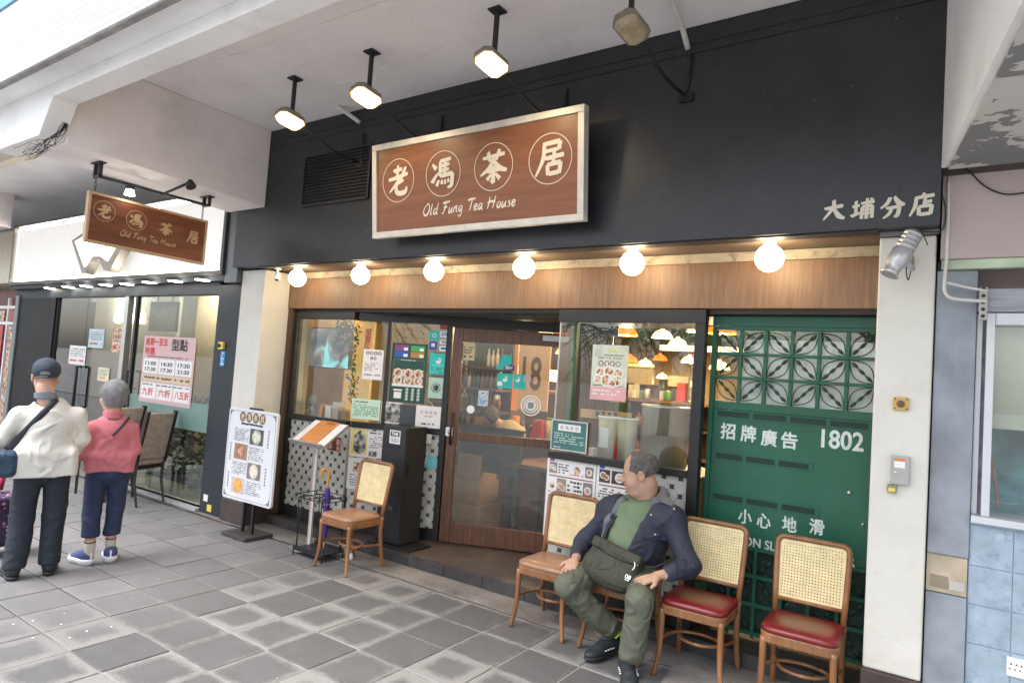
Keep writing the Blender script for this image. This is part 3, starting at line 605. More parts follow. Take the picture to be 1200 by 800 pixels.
part('entry_side_panel', MB().fb(F2,d1+.003,2.46,.105,2.114,-.04,.015), trim_wood, tea)
# green folding gate with wrought scrolls
g0,g1=-1.418,-0.388
gate=part('green_gate', MB().fb(FG,g0,g1,2.135,2.20,-.03,.02).fb(FG,g0,g1,2.11,2.134,-.03,.012), green_metal, tea, 'green painted metal gate panel with lattice lights and white lettering')
ga0,ga1,gb0,gb1=g0+.030,g1-.030,1.625,2.108
frm=MB().fb(FG,g0,ga0,.12,2.109,-.03,.02).fb(FG,ga1,g1,.12,2.109,-.03,.02).fb(FG,ga0,ga1,1.571,gb0,-.02,.008)
part('gate_stile', frm, green_metal, gate, bev=0.002)
nc,nr=6,3; cw=(ga1-ga0)/nc; rh=(gb1-gb0)/nr
lat=MB()
for i in range(1,nc): lat.fb(FG,ga0+i*cw-.011,ga0+i*cw+.011,gb0,gb1,-.012,.010)
for j in range(1,nr): lat.fb(FG,ga0,ga1,gb0+j*rh-.010,gb0+j*rh+.010,-.011,.012)
part('lattice_bar', lat, green_metal, gate, bev=0.0015)
bo=MB()
for i in range(1,nc):
    for j in range(1,nr): p_=FG.p(ga0+i*cw,gb0+j*rh,.012); bo.sphere(p_,.011,10,6,(1,.6,1))
part('boss', bo, green_metal, gate)
def scroll(x0,x1,y0,y1,flip,F,c):
    m=MB(); P0=(x0,y1) if not flip else (x0,y0); P1=(x1,y0) if not flip else (x1,y1)
    d=Vector((P1[0]-P0[0],P1[1]-P0[1])); L=d.length; d/=L; nn=Vector((-d.y,d.x))
    for sg in (-1,1):
        pts=[F.p(*(Vector(P0)+d*(L*t)+nn*(sg*.052*math.sin(PI*t)*(L/.19))),c) for t in [k/10 for k in range(11)]]; m.tube(pts,.0032,n=5)
    for k in range(24):
        t=.14+.72*k/23; 
    pts=[];rs=[]
    for k in range(25):
        t=.08+.84*k/24; pts.append(F.p(*(Vector(P0)+d*(L*t)),c)); rs.append(.003+.0085*abs(math.sin(PI*3*(t-.08)/.84))**1.3)
    m.tube(pts,rs,n=6)
    return m
dkgreen=M('dark green iron',(0.008,0.045,0.030),0.4,var=0.1)
for i in range(nc):
    for j in range(nr):
        part('scroll', scroll(ga0+i*cw+.011,ga0+(i+1)*cw-.011,gb0+j*rh+.01,gb0+(j+1)*rh-.01,(i+j)%2==1,FG,0.0), dkgreen, gate)
part('lattice_glass', MB().fb(FG,ga0,ga1,gb0,gb1,-.022,-.016), glass, gate)
plateZ=(0.70,1.57)
pl=MB().fb(FG,ga0,ga1,plateZ[0],plateZ[1],-.02,.004)
part('gate_plate', pl, green_metal, gate, bev=0.002)
def slots(yc,x0,x1,n):
    m=MB(); k=MB(); w=(x1-x0)/n
    m.fb(FG,x0-.012,x1+.012,yc+.018,yc+.026,.004,.010).fb(FG,x0-.012,x1+.012,yc-.026,yc-.018,.004,.010)
    for i in range(n+1): m.fb(FG,x0+i*w-.012 if i else x0-.012,x0+i*w+.012 if i<n else x1+.012,yc-.018,yc+.018,.004,.0095)
    for i in range(n): k.fb(FG,x0+i*w+.013,x0+(i+1)*w-.013,yc-.0175,yc+.0175,.0042,.005)
    part('slot_frame', m, green_metal, gate); part('vent_slot', k, M('slot shadow gap',(0.008,0.036,0.025),0.7,var=0), gate)
slots(1.540,ga0+.02,ga1-.02,4)
sb=[FG.px(x,y,.01) for x,y in ((830,530),(950,547))]; slots(sb[0][1]-.012,ga0+.02,sb[1][0],3)
sb=[FG.px(x,y,.01) for x,y in ((826,578),(957,600))]; slots(sb[0][1]-.005,ga0+.02,sb[1][0],3)
pw=M('white stencil paint',(0.62,0.70,0.68),0.6,var=0.15,scale=20)
tx=MB()
for ch,(x,y) in zip('招牌廣告',((853,505),(877,508),(901,513),(925,516))):
    a,b=FG.px(x,y,.006); part('character', text(MB(),FG,ch,a-.048,a+.048,b-.052,b+.052,.0052,.035), pw, gate)
a,b=FG.px(963,512,.006); a2,b2=FG.px(1012,516,.006); part('number', text(MB(),FG,'1802',a,a2,b-.062,b+.050,.0052,.045), pw, gate)
for ch,(x,y) in zip('小心地滑',((873,605),(895,610),(925,614),(957,617))):
    a,b=FG.px(x,y,.006); part('character', text(MB(),FG,ch,a-.042,a+.042,b-.046,b+.046,.0052,.035), pw, gate)
a,b=FG.px(835,623,.006); a2,b2=FG.px(1003,636,.006); text(tx,FG,'CAUTION SLIPPERY FLOOR',a,a2,b-.045,b+.012,.0052,.045)
part('lettering', tx, pw, gate)
# lower lattice of the gate
lo=MB()
for i in range(nc+1): lo.fb(FG,ga0+i*cw-.010,ga0+i*cw+.010,.12,.699,-.012,.006)
for z in (.15,.33,.51,.685): lo.fb(FG,ga0,ga1,z-.012,z+.012,-.011,.009)
part('lattice_bar', lo, green_metal, gate)
for i in range(nc):
    for j in range(3):
        z0=(.162,.342,.522)[j]; z1=(.318,.498,.673)[j]; part('scroll', scroll(ga0+i*cw+.011,ga0+(i+1)*cw-.011,z0,z1,(i+j)%2==0,FG,0.0), dkgreen, gate)
part('gate_mesh_back', MB().fb(FG,ga0,ga1,.12,.699,-.06,-.05), M('dark green mesh panel',(0.015,0.05,0.04),0.6,var=0.3,scale=12,dirt=0.6,dcol=(0.16,0.16,0.16),dscale=6), gate)
part('gate_knob', MB().sphere(FG.p(*FG.px(995,577,.01),.008),.012,12,8), steel, gate)
part('gate_hasp', MB().sphere(FG.p(*FG.px(1011,614,.01),.012),.009,10,6).fb(FG,g1-.03,g1-.022,1.10,1.17,.02,.03), steel, gate)
part('gate_jamb', MB().box(g1+.001,-0.384,4.40,4.6,.1,2.2), black_metal, tea)
part('frosted_sheet', MB().fb(FG,ga0+.17,ga1,gb0,2.05,-.040,-.034), M('pale board behind lattice',(0.62,0.63,0.62),0.6,var=0.15,scale=10), gate)
# ------------------------------------------------------------------ inside of the tea house
inn = M('dark inner ceiling',(0.045,0.06,0.04),0.8,var=0.5,scale=9)
part('inner_floor', MB().box(-8.69,0.0,5.42,13.4,.0,.09), M('dark floor tile',(0.06,0.05,0.045),0.35,var=0.2), tea)
part('inner_floor', MB().box(-5.85,-4.87,4.42,5.42,.0,.088), MATS['dark floor tile'], tea)
part('inner_ceiling', MB().box(-8.7,0.1,5.62,13.4,2.95,3.0), inn, tea)
part('inner_ceiling', MB().box(-5.86,0.1,4.51,5.62,2.62,2.68), inn, tea)
part('inner_wall', MB().box(-8.78,0.1,13.4,13.5,.0,3.0), M('amber kitchen wall',(0.30,0.20,0.09),0.6,var=0.15,scale=2), tea)
W2=Frame((0,0,0),(1,0,0),(0,1,0)); part('inner_wall', MB().prism(W2,[(-5.875,4.60),(-8.7,6.05),(-8.7,13.4),(-8.78,13.4),(-8.78,6.10),(-5.88,4.66)],0,3.0), inner_wall, tea)
part('inner_wall', MB().box(0.02,0.10,4.6,13.4,.0,3.0), inner_wall, tea)
part('upper_bulkhead', MB().box(-5.86,-0.10,4.502,4.51,2.2,2.62), inn, tea)
part('upper_bulkhead', MB().box(-5.86,0.02,5.6,5.62,2.26,2.95), inn, tea)
# added palm fronds inside, in place of palms reflected in the bay glass
fr=MB(); r_=random.Random(5)
for k in range(700):
    x=r_.uniform(-6.5,-1.0); y=r_.uniform(6.5,12.8); z=r_.uniform(2.62,2.93); a=r_.uniform(0,2*PI)
    for q in range(-5,6):
        b=a+q*0.13; L=r_.uniform(.22,.42); d=Vector((math.cos(b),r_.uniform(-.2,.2),math.sin(b))); nn=Vector((-math.sin(b),0,math.cos(b)))*.006
        p=Vector((x,y,z)); fr.add([p-nn,p+d*L*.6-nn*1.3,p+d*L,p+d*L*.6+nn*1.3],[(0,1,2,3)])
tag(part('palm_reflection', fr, M('deep green palm leaves',(0.045,0.095,0.045),0.5,var=0.4,scale=5), None),'dark green palm fronds inside, standing in for palms reflected in the kitchen bay window','foliage',kind='stuff')
# light inside: pendant bulbs, and added fill lights with no fixture
def lamp(loc, en, col=(1,0.74,0.42), r=0.06):
    L=bpy.data.lights.new('pendant_or_fill_light','POINT'); L.energy=en; L.color=col; L.shadow_soft_size=r; o=bpy.data.objects.new('pendant_or_fill_light',L); COL.objects.link(o); o.location=loc; return o
DOME=[]
def dome(px,py,wpx,mat,label,D=0.24,light=0):
    d=FPX*D/wpx; P=at_d(px,py,d); R=D/2
    t=thing('pendant_lamp',label,'pendant lamp',P,'dome pendant lamps over the tables')
    part('lamp_shade', MB().lathe(P,[(R,0),(R*1.0,.012),(R*.93,R*.28),(R*.72,R*.58),(R*.40,R*.76),(R*.2,R*.82),(R*.2,R*.98),(.0,R*1.0)],24).lathe(P,[(R*.985,0.001),(R*.90,R*.26),(R*.69,R*.55),(R*.38,R*.73),(0,R*.76)],24), mat, t)
    part('bulb', MB().sphere(P+Vector((0,0,R*.34)),R*.28,12,8), warm_glow, t)
    part('cord', MB().tube([P+Vector((0,0,R)),(P.x,P.y,max(2.94,P.z+R+.02))],.004,n=5), black_metal, t)
    if light: 
        l=lamp(P+Vector((0,0,.0)),light); l.name='pendant_or_fill_light'; l.parent=t; l.location=(0,0,-.02)
dome(733,393,28,orange_lamp,'large orange dome lamp right of the poster in the kitchen bay',light=13)
dome(776,396,24,cream_lamp,'cream dome lamp high in the middle of the kitchen bay',light=13)
dome(794,405,22,cream_lamp,'cream dome lamp just below and right of the high middle one')
dome(818,389,26,cream_lamp,'cream dome lamp cut by the right jamb of the kitchen bay',light=18)
dome(738,424,19,orange_lamp,'orange dome lamp half hidden behind the food poster')
dome(756,428,17.5,cream_lamp,'small cream dome lamp beside the food poster edge',light=13)
dome(773.5,422,16.5,orange_lamp,'small orange dome lamp in the centre of the bay')
dome(808,425,20,cream_lamp,'cream dome lamp above the steel pot, left of the jamb',light=13)
dome(776,443,14,cream_lamp,'lowest small cream dome lamp in the bay centre',light=20)
dome(808,453,15,cream_lamp,'small cream dome lamp low over the steel pot',light=20)
dome(658,391,22,orange_lamp,'orange dome lamp behind the glass corner of the bay')
dome(661,415,20,orange_lamp,'lower orange dome lamp behind the glass corner of the bay')
dome(686,412,17,M('red lamp enamel',(0.6,0.03,0.02),0.35,var=0,emit=0.3,ecol=(1,.05,.02)),'dark red dome lamp left of the food poster')
dome(818,421,20,MATS['red lamp enamel'],'red dome lamp by the right jamb of the bay')
dome(629,407,20,cream_lamp,'cream dome lamp seen through the timber door',light=24)
dome(845,391,34,orange_lamp,'orange dome lamp behind the green gate lattice',light=14)
dome(843,433,24,cream_lamp,'cream dome lamp behind the green gate lattice')
# back-of-house furniture
def box_t(name,label,cat,x0,x1,y0,y1,z0,z1,mat,bev=.004,group=None): return solid(name, MB().box(x0,x1,y0,y1,z0,z1), mat, label, cat, group, bev)
shelf_m=wood_mat('shelf wood',(0.10,0.05,0.025),(0.2,0.11,0.05),0.5,False,2)
ct=part('kitchen_counter', MB().box(-2.53,-1.43,4.42,5.0,1.06,1.10).box(-2.53,-1.43,4.45,5.0,.12,1.06), M('olive counter top',(0.16,0.13,0.06),0.4,var=0.2), tea)
# kitchen bay: pot, buckets, wooden name board, fittings
P=at_y(777,532,4.78); z0=1.101
pr=(at_y(803,500,4.78).x-at_y(751,500,4.78).x)/2; zt=at_y(777,476,4.78).z
pot=thing('steel_pot','tall stainless steel stock pot standing on the counter behind the bay glass','pot',(P.x,4.78,z0))
part('pot_body', MB().lathe((P.x,4.78,z0),[(0,0),(pr,0),(pr,zt-z0),(pr+.008,zt-z0+.004),(pr-.006,zt-z0+.004),(pr-.006,.02)],40), steel, pot)
part('rim', MB().lathe((P.x,4.78,zt),[(pr+.004,-.01),(pr+.012,0),(pr+.004,.01),(pr-.004,0)],40), steel, pot)
part('handle', MB().tube([(P.x-pr,4.74,zt-.1),(P.x-pr-.03,4.72,zt-.1),(P.x-pr-.03,4.80,zt-.1),(P.x-pr,4.80,zt-.1)],.006), steel, pot)
buck_m=M('milky plastic',(0.60,0.55,0.42),0.3,var=0.1,scale=8,alpha=0.8)
for (xa,xb,yt,lab) in ((703,724,488,'milky plastic tub with paper sticker, nearer the bay corner'),(725,747,490,'milky plastic tub beside the steel pot')):
    A=at_y((xa+xb)/2,yt,4.62); r=(at_y(xb,yt,4.62).x-at_y(xa,yt,4.62).x)/2; h=A.z-z0
    t=thing('plastic_tub',lab,'tub',(A.x,4.62,z0),'plastic tubs on the kitchen counter')
    part('tub_body', MB().lathe((A.x,4.62,z0),[(0,0),(r*.86,0),(r,h),(r*.97,h),(r*.84,.01)],28), buck_m, t)
    part('rim', MB().lathe((A.x,4.62,z0+h),[(r,-.012),(r+.008,-.006),(r+.004,.004),(r-.004,.004)],28), white_ink, t)
    if xa==703: 
        m=MB(); 
        for k in range(6):
            a0_=-PI/2-.55+k*.18; 
            m.add([(A.x+(r+.002)*math.cos(q)*.96,4.62+(r+.002)*math.sin(q)*.96,z0+zz) for q,zz in ((a0_,h*.3),(a0_+.18,h*.3),(a0_+.18,h*.75),(a0_,h*.75))],[(0,1,2,3)])
        part('sticker', m, paper, t)
A=at_y(640,0,4.9)
nb=thing('wooden_name_board','pale wooden board with four round characters behind the bay glass','name board',at_y(740,478,4.95))
FN_=FY(4.95); a0,a1,b0,b1=FN_.rect([(680,482),(739,486),(739,493),(680,490)]); part('board', MB().fb(FN_,a0,a1,b0,b1+.02,-.02,0), M('pale wood board',(0.55,0.36,0.18),0.5,var=0.1), nb)
m=MB(); 
for k,ch in enumerate('老馮茶居'): text(m,FN_,ch,a0+.14+k*.055,a0+.18+k*.055,b0+.012,b1+.012,.002,.04)
part('lettering', m, ink, nb)
for k in range(5):
    x=-2.45+k*.07+.02*rnd.random(); h=rnd.uniform(.06,.14); c_=[red_ink,paper,MATS['milky plastic'],orange_ink,red_ink][k]
    solid('packet', MB().box(x,x+.05,4.60,4.66,z0,z0+h), c_, ['red sauce packet','white paper packet','milky cup','orange snack packet','small red packet'][k]+' on the counter by the bay corner','packet','packets on the kitchen counter',.004)
# kitchen fittings seen past the lamps
def far_box(name,label,cat,pts,Y,dep,mat): 
    F=FY(Y); a0,a1,b0,b1=F.rect(pts); return solid(name, MB().box(a0,a1,Y,Y+dep,b0,b1), mat, label, cat, bev=.006)
lit_tile=M('lit yellow kitchen tile',(0.34,0.22,0.08),.4,var=.15,scale=6,emit=.12,ecol=(1,.68,.25))  # emission puts the lamplight into the tile itself
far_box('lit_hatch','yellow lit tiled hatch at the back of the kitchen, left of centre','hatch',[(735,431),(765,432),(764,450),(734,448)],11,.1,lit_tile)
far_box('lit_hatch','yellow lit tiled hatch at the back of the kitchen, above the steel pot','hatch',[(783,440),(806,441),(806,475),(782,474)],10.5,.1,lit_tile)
far_box('range_hood','dark brown range hood above the stove in the kitchen','hood',[(733,449),(782,452),(782,460),(733,457)],9.4,.6,M('dark hood metal',(0.05,0.03,0.02),.4,metal=.4,var=.3))
far_box('glass_cabinet','dark glazed cabinet behind the steel pot','cabinet',[(757,453),(784,455),(783,474),(756,472)],8.6,.5,M('dim cabinet glass',(0.07,0.07,0.065),.2,var=.4,scale=14))
far_box('kitchen_cupboard','brown kitchen cupboard left of the glazed cabinet','cupboard',[(732,458),(756,460),(755,478),(731,476)],8.8,.5,M('brown cupboard',(0.09,0.045,0.03),.5,var=.4,scale=6))
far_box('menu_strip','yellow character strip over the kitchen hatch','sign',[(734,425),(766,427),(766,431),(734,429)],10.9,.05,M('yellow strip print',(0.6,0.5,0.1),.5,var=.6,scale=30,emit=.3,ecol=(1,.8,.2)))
far_box('dark_appliance','dark appliance with pale front low behind the tubs','appliance',[(700,470),(722,471),(721,486),(699,484)],6.6,.4,M('green black appliance',(0.03,0.05,0.035),.4,var=.5,scale=9))
far_box('kitchen_wall_board','olive wall board behind the food poster','board',[(672,420),(700,422),(697,468),(668,466)],8.4,.05,M('olive wall board',(0.14,0.12,0.06),.6,var=.3))
def mini_rack(px0,px1,rows,Y,label):
    F=FY(Y); a0,_=F.px(px0,440); a1,_=F.px(px1,440); t=thing('bottle_rack',label,'bottle rack',(a0,Y,.1)); zs=[F.px(px0,y)[1] for y in rows]
    part('rack_back', MB().box(a0,a1,Y+.3,Y+.33,min(zs)-.1,max(zs)+.45), M('dark rack back',(0.035,0.022,0.015),.6,var=.3), t)
    for k,z in enumerate(zs): part('rack_board', MB().box(a0,a1,Y,Y+.299,z-.03,z), shelf_m, t)
    for k,z in enumerate(zs):
        n=9
        for q in range(n):
            x=a0+(a1-a0)*(q+.5)/n; r=.026; h=.24*rnd.uniform(.8,1.05); c_=rnd.randrange(4)
            solid('bottle', MB().lathe((x,Y+.12,z+.001),[(0,0),(r,0),(r,h*.6),(r*.35,h*.78),(r*.35,h),(0,h)],10),[MATS['amber glass'],MATS['dark green glass'],cream_ink,MATS['dark green glass']][c_],['amber','dark green','cream','green'][c_]+' bottle on '+['the upper','the middle','the lower'][k]+' board of the rack behind the door glass','bottle','bottles on the rack behind the door')
M('amber glass',(0.25,0.09,0.02),0.2,var=0); M('dark green glass',(0.03,0.09,0.04),0.2,var=0); shelf_m=wood_mat('shelf wood',(0.10,0.05,0.025),(0.2,0.11,0.05),0.5,False,2)
mini_rack(536,583,(427,452,478),6.4,'dark bottle rack behind the left half of the door glass')
# shelves and warm fittings further in
for i,(x0,x1,y,z0_,z1_) in enumerate(((-3.6,-2.4,8.0,.1,1.5),(-2.2,-1.0,9.5,.1,1.55),(-7.4,-6.4,8.4,.1,2.0))):
    t=thing('shelf_unit',['dark serving shelf behind the kitchen counter','dark shelf at the back of the kitchen','tall dark shelf of bottles seen through the door'][i],'shelf',(x0,y,.1))
    part('shelf_frame', MB().box(x0,x0+.04,y,y+.4,z0_,z1_).box(x1-.04,x1,y,y+.4,z0_,z1_).box(x0+.04,x1-.04,y+.37,y+.4,z0_,z1_), shelf_m, t)
    n=int((z1_-z0_)/.35)
    for k in range(n+1): part('shelf_board', MB().box(x0+.041,x1-.041,y,y+.369,z0_+k*.35,z0_+k*.35+.025), shelf_m, t)
    for k in range(n):
        for q in range(6):
            bx=x0+.1+q*(x1-x0-.2)/6; r=rnd.uniform(.03,.05); h=rnd.uniform(.15,.26); zz=z0_+k*.35+.026
            solid('bottle', MB().lathe((bx,y+.15,zz),[(0,0),(r,0),(r,h*.6),(r*.4,h*.8),(r*.4,h),(0,h)],10), (bc_:=rnd.randrange(4)) and 0 or [M('amber glass',(0.25,0.09,0.02),0.2,var=0),M('dark green glass',(0.03,0.09,0.04),0.2,var=0),cream_ink,orange_ink][bc_], ['amber','dark green','cream','orange'][bc_]+' bottle or jar on the '+['serving shelf behind the kitchen counter','shelf at the back of the kitchen','tall shelf seen through the door'][i],'bottle','bottles on the inner shelves')
# containers and small goods crowding the counters inside
r_=random.Random(77)
pal=[M('red plastic',(0.5,0.04,0.03),.4,var=.1),M('pale carton',(0.55,0.48,0.36),.6,var=.1),MATS['amber glass'],steel,M('dark pan',(0.03,0.03,0.03),.4,var=.2),orange_ink,MATS['milky plastic'],M('green carton',(0.08,0.2,0.08),.5,var=.1)]
nm=['red','pale','amber','steel','dark','orange','milky','green']
for k in range(34):
    if k<20: q=at_y(r_.uniform(690,800),478,7.9); x,y,z=q.x,7.95+r_.uniform(-.1,.15),1.52
    else: q=at_y(r_.uniform(600,655),500,6.3); x,y,z=q.x,6.25+r_.uniform(-.05,.1),.992
    c_=r_.randrange(8); h=r_.uniform(.08,.26); w_=r_.uniform(.05,.12)
    m=MB().box(x-w_/2,x+w_/2,y-w_/2,y+w_/2,z,z+h) if r_.random()<.5 else MB().lathe((x,y,z),[(0,0),(w_/2,0),(w_/2,h),(0,h)],12)
    solid('container', m, pal[c_], nm[c_]+(' container on the long kitchen shelf in the bay' if k<20 else ' container on the service counter behind the door'),'container','containers inside the tea house',.003 if c_%2 else 0)
solid('kitchen_shelf', MB().box(-5.2,-1.0,7.8,8.15,1.48,1.518), shelf_m,'long kitchen shelf seen across the glazed bay','shelf')
# wall panels seen through the door: large orange board with the figures 18
FD=FY(7.2)
def wallboard(name,label,F,pts,mat,cat='panel',dz=.03):
    a0,a1,b0,b1=F.rect(pts); t=thing(name,label,cat,F.p(a0,b0,0)); part('panel_face', MB().fb(F,a0,a1,b0,b1,-dz,0), mat, t, bev=.003); return t,(a0,a1,b0,b1)
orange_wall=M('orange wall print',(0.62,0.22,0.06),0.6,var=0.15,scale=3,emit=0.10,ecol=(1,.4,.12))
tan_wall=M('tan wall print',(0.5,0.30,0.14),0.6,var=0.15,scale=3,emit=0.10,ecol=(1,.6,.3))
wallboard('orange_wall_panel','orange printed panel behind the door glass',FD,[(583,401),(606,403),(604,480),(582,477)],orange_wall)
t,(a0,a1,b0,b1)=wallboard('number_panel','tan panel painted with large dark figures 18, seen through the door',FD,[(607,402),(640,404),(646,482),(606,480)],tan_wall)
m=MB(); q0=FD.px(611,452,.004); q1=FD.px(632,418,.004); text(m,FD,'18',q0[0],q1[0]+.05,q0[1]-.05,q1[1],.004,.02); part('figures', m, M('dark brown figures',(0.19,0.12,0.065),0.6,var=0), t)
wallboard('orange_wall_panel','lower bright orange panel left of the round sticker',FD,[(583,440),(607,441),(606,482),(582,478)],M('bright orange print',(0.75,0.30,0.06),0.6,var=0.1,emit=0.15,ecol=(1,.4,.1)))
for (x,y) in ((606,433),(645,440),(641,395)): 
    P=at_y(x,y,8.2); solid('wall_light', MB().box(P.x-.15,P.x+.15,8.2,8.25,P.z-.08,P.z+.08), M('amber light panel',(1,.8,.5),0.4,var=0,emit=2.0,ecol=(1,.72,.36)), {606:'small amber light panel in the middle of the room',645:'amber light panel at the right of the door view',641:'amber light panel highest in the door view'}[x],'wall light','amber wall lights')
wt=at_y(700,440,11.5)
solid('kitchen_light_strip', MB().box(-4.6,-3.1,11.5,11.6,2.35,2.45), M('amber strip glow',(1,.8,.5),0.4,var=0,emit=1.2,ecol=(1,.74,.38)),'long amber light strip on the far kitchen wall','strip light')
for x in (-4.6,-1.9): lamp((x,7.4,2.3),14)  # added fill lights deep in the room, no lamp there
lamp((-5.6,4.95,2.3),22); lamp((-5.0,4.8,2.3),10); lamp((-3.9,5.9,2.2),9); lamp((-1.9,5.3,2.3),10)  # more added fill, brightening the window, door and bay
# dining side: cabinet, tables, seated customer
solid('low_partition', MB().box(-4.3,-3.55,5.42,5.48,.70,1.13).box(-4.33,-3.52,5.40,5.50,1.131,1.16).box(-4.3,-4.26,5.42,5.48,.09,.70).box(-3.59,-3.55,5.42,5.48,.09,.70), M('dark green panelling',(0.03,0.045,0.035),.4,var=.3),'low dark green partition inside the door, in front of the bent customer','partition',bev=.004)
solid('service_counter', MB().box(-4.6,-2.9,6.2,6.7,.09,.95).box(-4.65,-2.85,6.15,6.75,.951,.99), shelf_m,'dark timber service counter behind the door','counter',bev=.005)
solid('cardboard_box', MB().box(-4.35,-3.95,5.35,5.75,.09,.36).box(-4.352,-3.948,5.52,5.58,.25,.362), M('cardboard',(0.42,0.26,0.13),0.7,var=0.12),'brown cardboard box on the floor just inside the door, lowest one','box','cardboard boxes inside the door',.004)
solid('cardboard_box', MB().box(-4.33,-3.98,5.38,5.72,.365,.60), MATS['cardboard'],'brown cardboard box stacked on another just inside the door','box','cardboard boxes inside the door',.004)
solid('cardboard_box', MB().box(-4.30,-4.0,5.4,5.7,.605,.86), MATS['cardboard'],'topmost cardboard box of the stack inside the door','box','cardboard boxes inside the door',.004)
dt=thing('dining_table','small square dining table inside the timber door','table',(-3.35,5.75,.09))
part('tabletop', MB().box(-3.7,-3.0,5.4,6.1,.80,.84), shelf_m, dt, bev=.004)
for dx in (-.3,.3):
    for dy in (-.3,.3): part('leg', MB().box(-3.35+dx-.02,-3.35+dx+.02,5.75+dy-.02,5.75+dy+.02,.09,.80), black_metal, dt)
# ------------------------------------------------------------------ left window display
def screen_mat():
    m=bpy.data.materials.new('television picture'); m.use_nodes=True; n=m.node_tree.nodes; l=m.node_tree.links; b=n['Principled BSDF']
    tc=n.new('ShaderNodeTexCoord'); z=n.new('ShaderNodeTexNoise'); z.inputs['Scale'].default_value=4; z.inputs['Detail'].default_value=3; z.inputs['Distortion'].default_value=1; l.new(tc.outputs['Object'],z.inputs['Vector'])
    r=n.new('ShaderNodeValToRGB'); e=r.color_ramp.elements; e[0].position=.35; e[0].color=(0.02,0.08,0.10,1); e[1].position=.65; e[1].color=(0.25,0.62,0.62,1); q=e.new(.5); q.color=(0.16,0.12,0.13,1)
    l.new(z.outputs[0],r.inputs[0]); l.new(r.outputs[0],b.inputs['Emission Color']); b.inputs['Emission Strength'].default_value=0.5; b.inputs['Base Color'].default_value=(0.02,0.02,0.02,1); b.inputs['Roughness'].default_value=.15; return m
FT=FY(4.85); a0,a1,b0,b1=FT.rect([(357,384),(411,386),(408,432),(356,428)])
tv=thing('television','wide television showing a teal picture inside the left window','television',FT.p(a0,b0))
part('screen', MB().fb(FT,a0,a1,b0,b1,-.02,0), screen_mat(), tv); part('bezel', MB().fb(FT,a0-.012,a1+.012,b0-.012,b0-.0005,-.04,.004).fb(FT,a0-.012,a1+.012,b1+.0005,b1+.012,-.04,.004).fb(FT,a0-.012,a0-.0005,b0,b1,-.04,.0035).fb(FT,a1+.0005,a1+.012,b0,b1,-.04,.0035), black_metal, tv)
part('display_back', MB().box(-7.6,-5.6,5.55,5.59,.09,2.6), M('golden display wall',(0.60,0.45,0.22),0.6,var=0.15,scale=3), tea)
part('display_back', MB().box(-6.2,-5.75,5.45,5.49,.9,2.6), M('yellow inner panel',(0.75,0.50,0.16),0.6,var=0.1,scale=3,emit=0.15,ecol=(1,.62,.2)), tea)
part('display_shelf', MB().box(-5.72,-4.95,4.45,4.80,1.08,1.10), shelf_m, tea)
# lucky knot hangings
for (x,y0_,y1_,lab) in ((364,374,392,'orange paper charm hanging at the far left of the window'),(432,385,420,'long orange paper charm hanging between the window panes')):
    A=at_y(x,y0_,4.9); B=at_y(x,y1_,4.9); solid('paper_charm', MB().box(A.x-.04,A.x+.04,4.9,4.91,B.z,A.z).box(A.x-.028,A.x+.028,4.895,4.899,B.z+.02,A.z-.02), M('orange charm paper',(0.75,0.17,0.04),0.6,var=0.1,emit=0.1), lab,'charm','paper charms in the window')
hang=MB(); r_=random.Random(9)
for k in range(260):
    x=r_.uniform(394,420); y=r_.uniform(370,400) if r_.random()<.6 else r_.uniform(390,470); x=x if y<400 else r_.uniform(409,418); P=at_y(x,y,4.7+r_.uniform(-.05,.1)); d=Vector((r_.uniform(-1,1),r_.uniform(-.5,.5),r_.uniform(-1,.4))).normalized()*.05; s_=d.cross(Vector((0,1,.3))).normalized()*.012
    hang.add([P-s_*.3,P+d*.5-s_,P+d,P+d*.5+s_],[(0,1,2,3)])
solid('trailing_plant', hang, M('trailing leaf',(0.07,0.13,0.05),0.5,var=0.4), 'leafy green trailing plant beside the television','plant')
# ornament: grey-brown lumpy figurine, tissue boxes, small jars on the window shelf
def lump(c,r,seed,mat,label,cat,n=5,name='ornament'):
    m=MB(); rr=random.Random(seed)
    for k in range(n): m.sphere((c[0]+rr.uniform(-r,r)*.6,c[1]+rr.uniform(-r,r)*.3,c[2]+r*.4+k*r*.45),r*rr.uniform(.45,.75),12,8,(1,.8,1.1))
    return solid(name,m,mat,label,cat)
A=at_y(362,474,4.6); lump((A.x,4.62,1.10),.085,3,M('mottled stoneware',(0.22,0.20,0.15),0.6,var=0.4,scale=20,bump=.5),'mottled stone toad ornament in the corner of the left window','ornament')
for i,(x,w_,h_,m_,lab) in enumerate(((379,.05,.16,M('orange jar',(0.6,0.2,0.05),0.4),'orange jar beside the stone ornament'),(387,.09,.15,paper,'pale paper box in the middle of the window shelf'),(396,.10,.20,M('pink card',(0.55,0.42,0.40),0.6),'pinkish carton on the window shelf'),(404,.07,.12,M('brown card',(0.35,0.25,0.2),0.6),'brown carton next to the notices'))):
    A=at_y(x,478,4.55); solid('carton', MB().box(A.x-w_/2,A.x+w_/2,4.52,4.60,1.101,1.10+h_), m_, lab,'carton','cartons on the window shelf',.003)
bk=thing('wicker_basket','green handled basket of orange fruit behind the notices','basket',(-4.45,5.0,1.1))
part('basket_body', MB().lathe((-4.45,5.0,1.12),[(0,0),(.1,0),(.14,.12),(.13,.12),(.09,.01)],20), M('green basket',(0.12,0.22,0.10),0.5,var=.3), bk)
part('handle', MB().tube([(-4.45+.13*math.cos(t),5.0,1.24+.15*math.sin(t)) for t in [PI*k/10 for k in range(11)]],.008,n=6), M('pale cane',(0.6,0.55,0.35),0.5), bk)
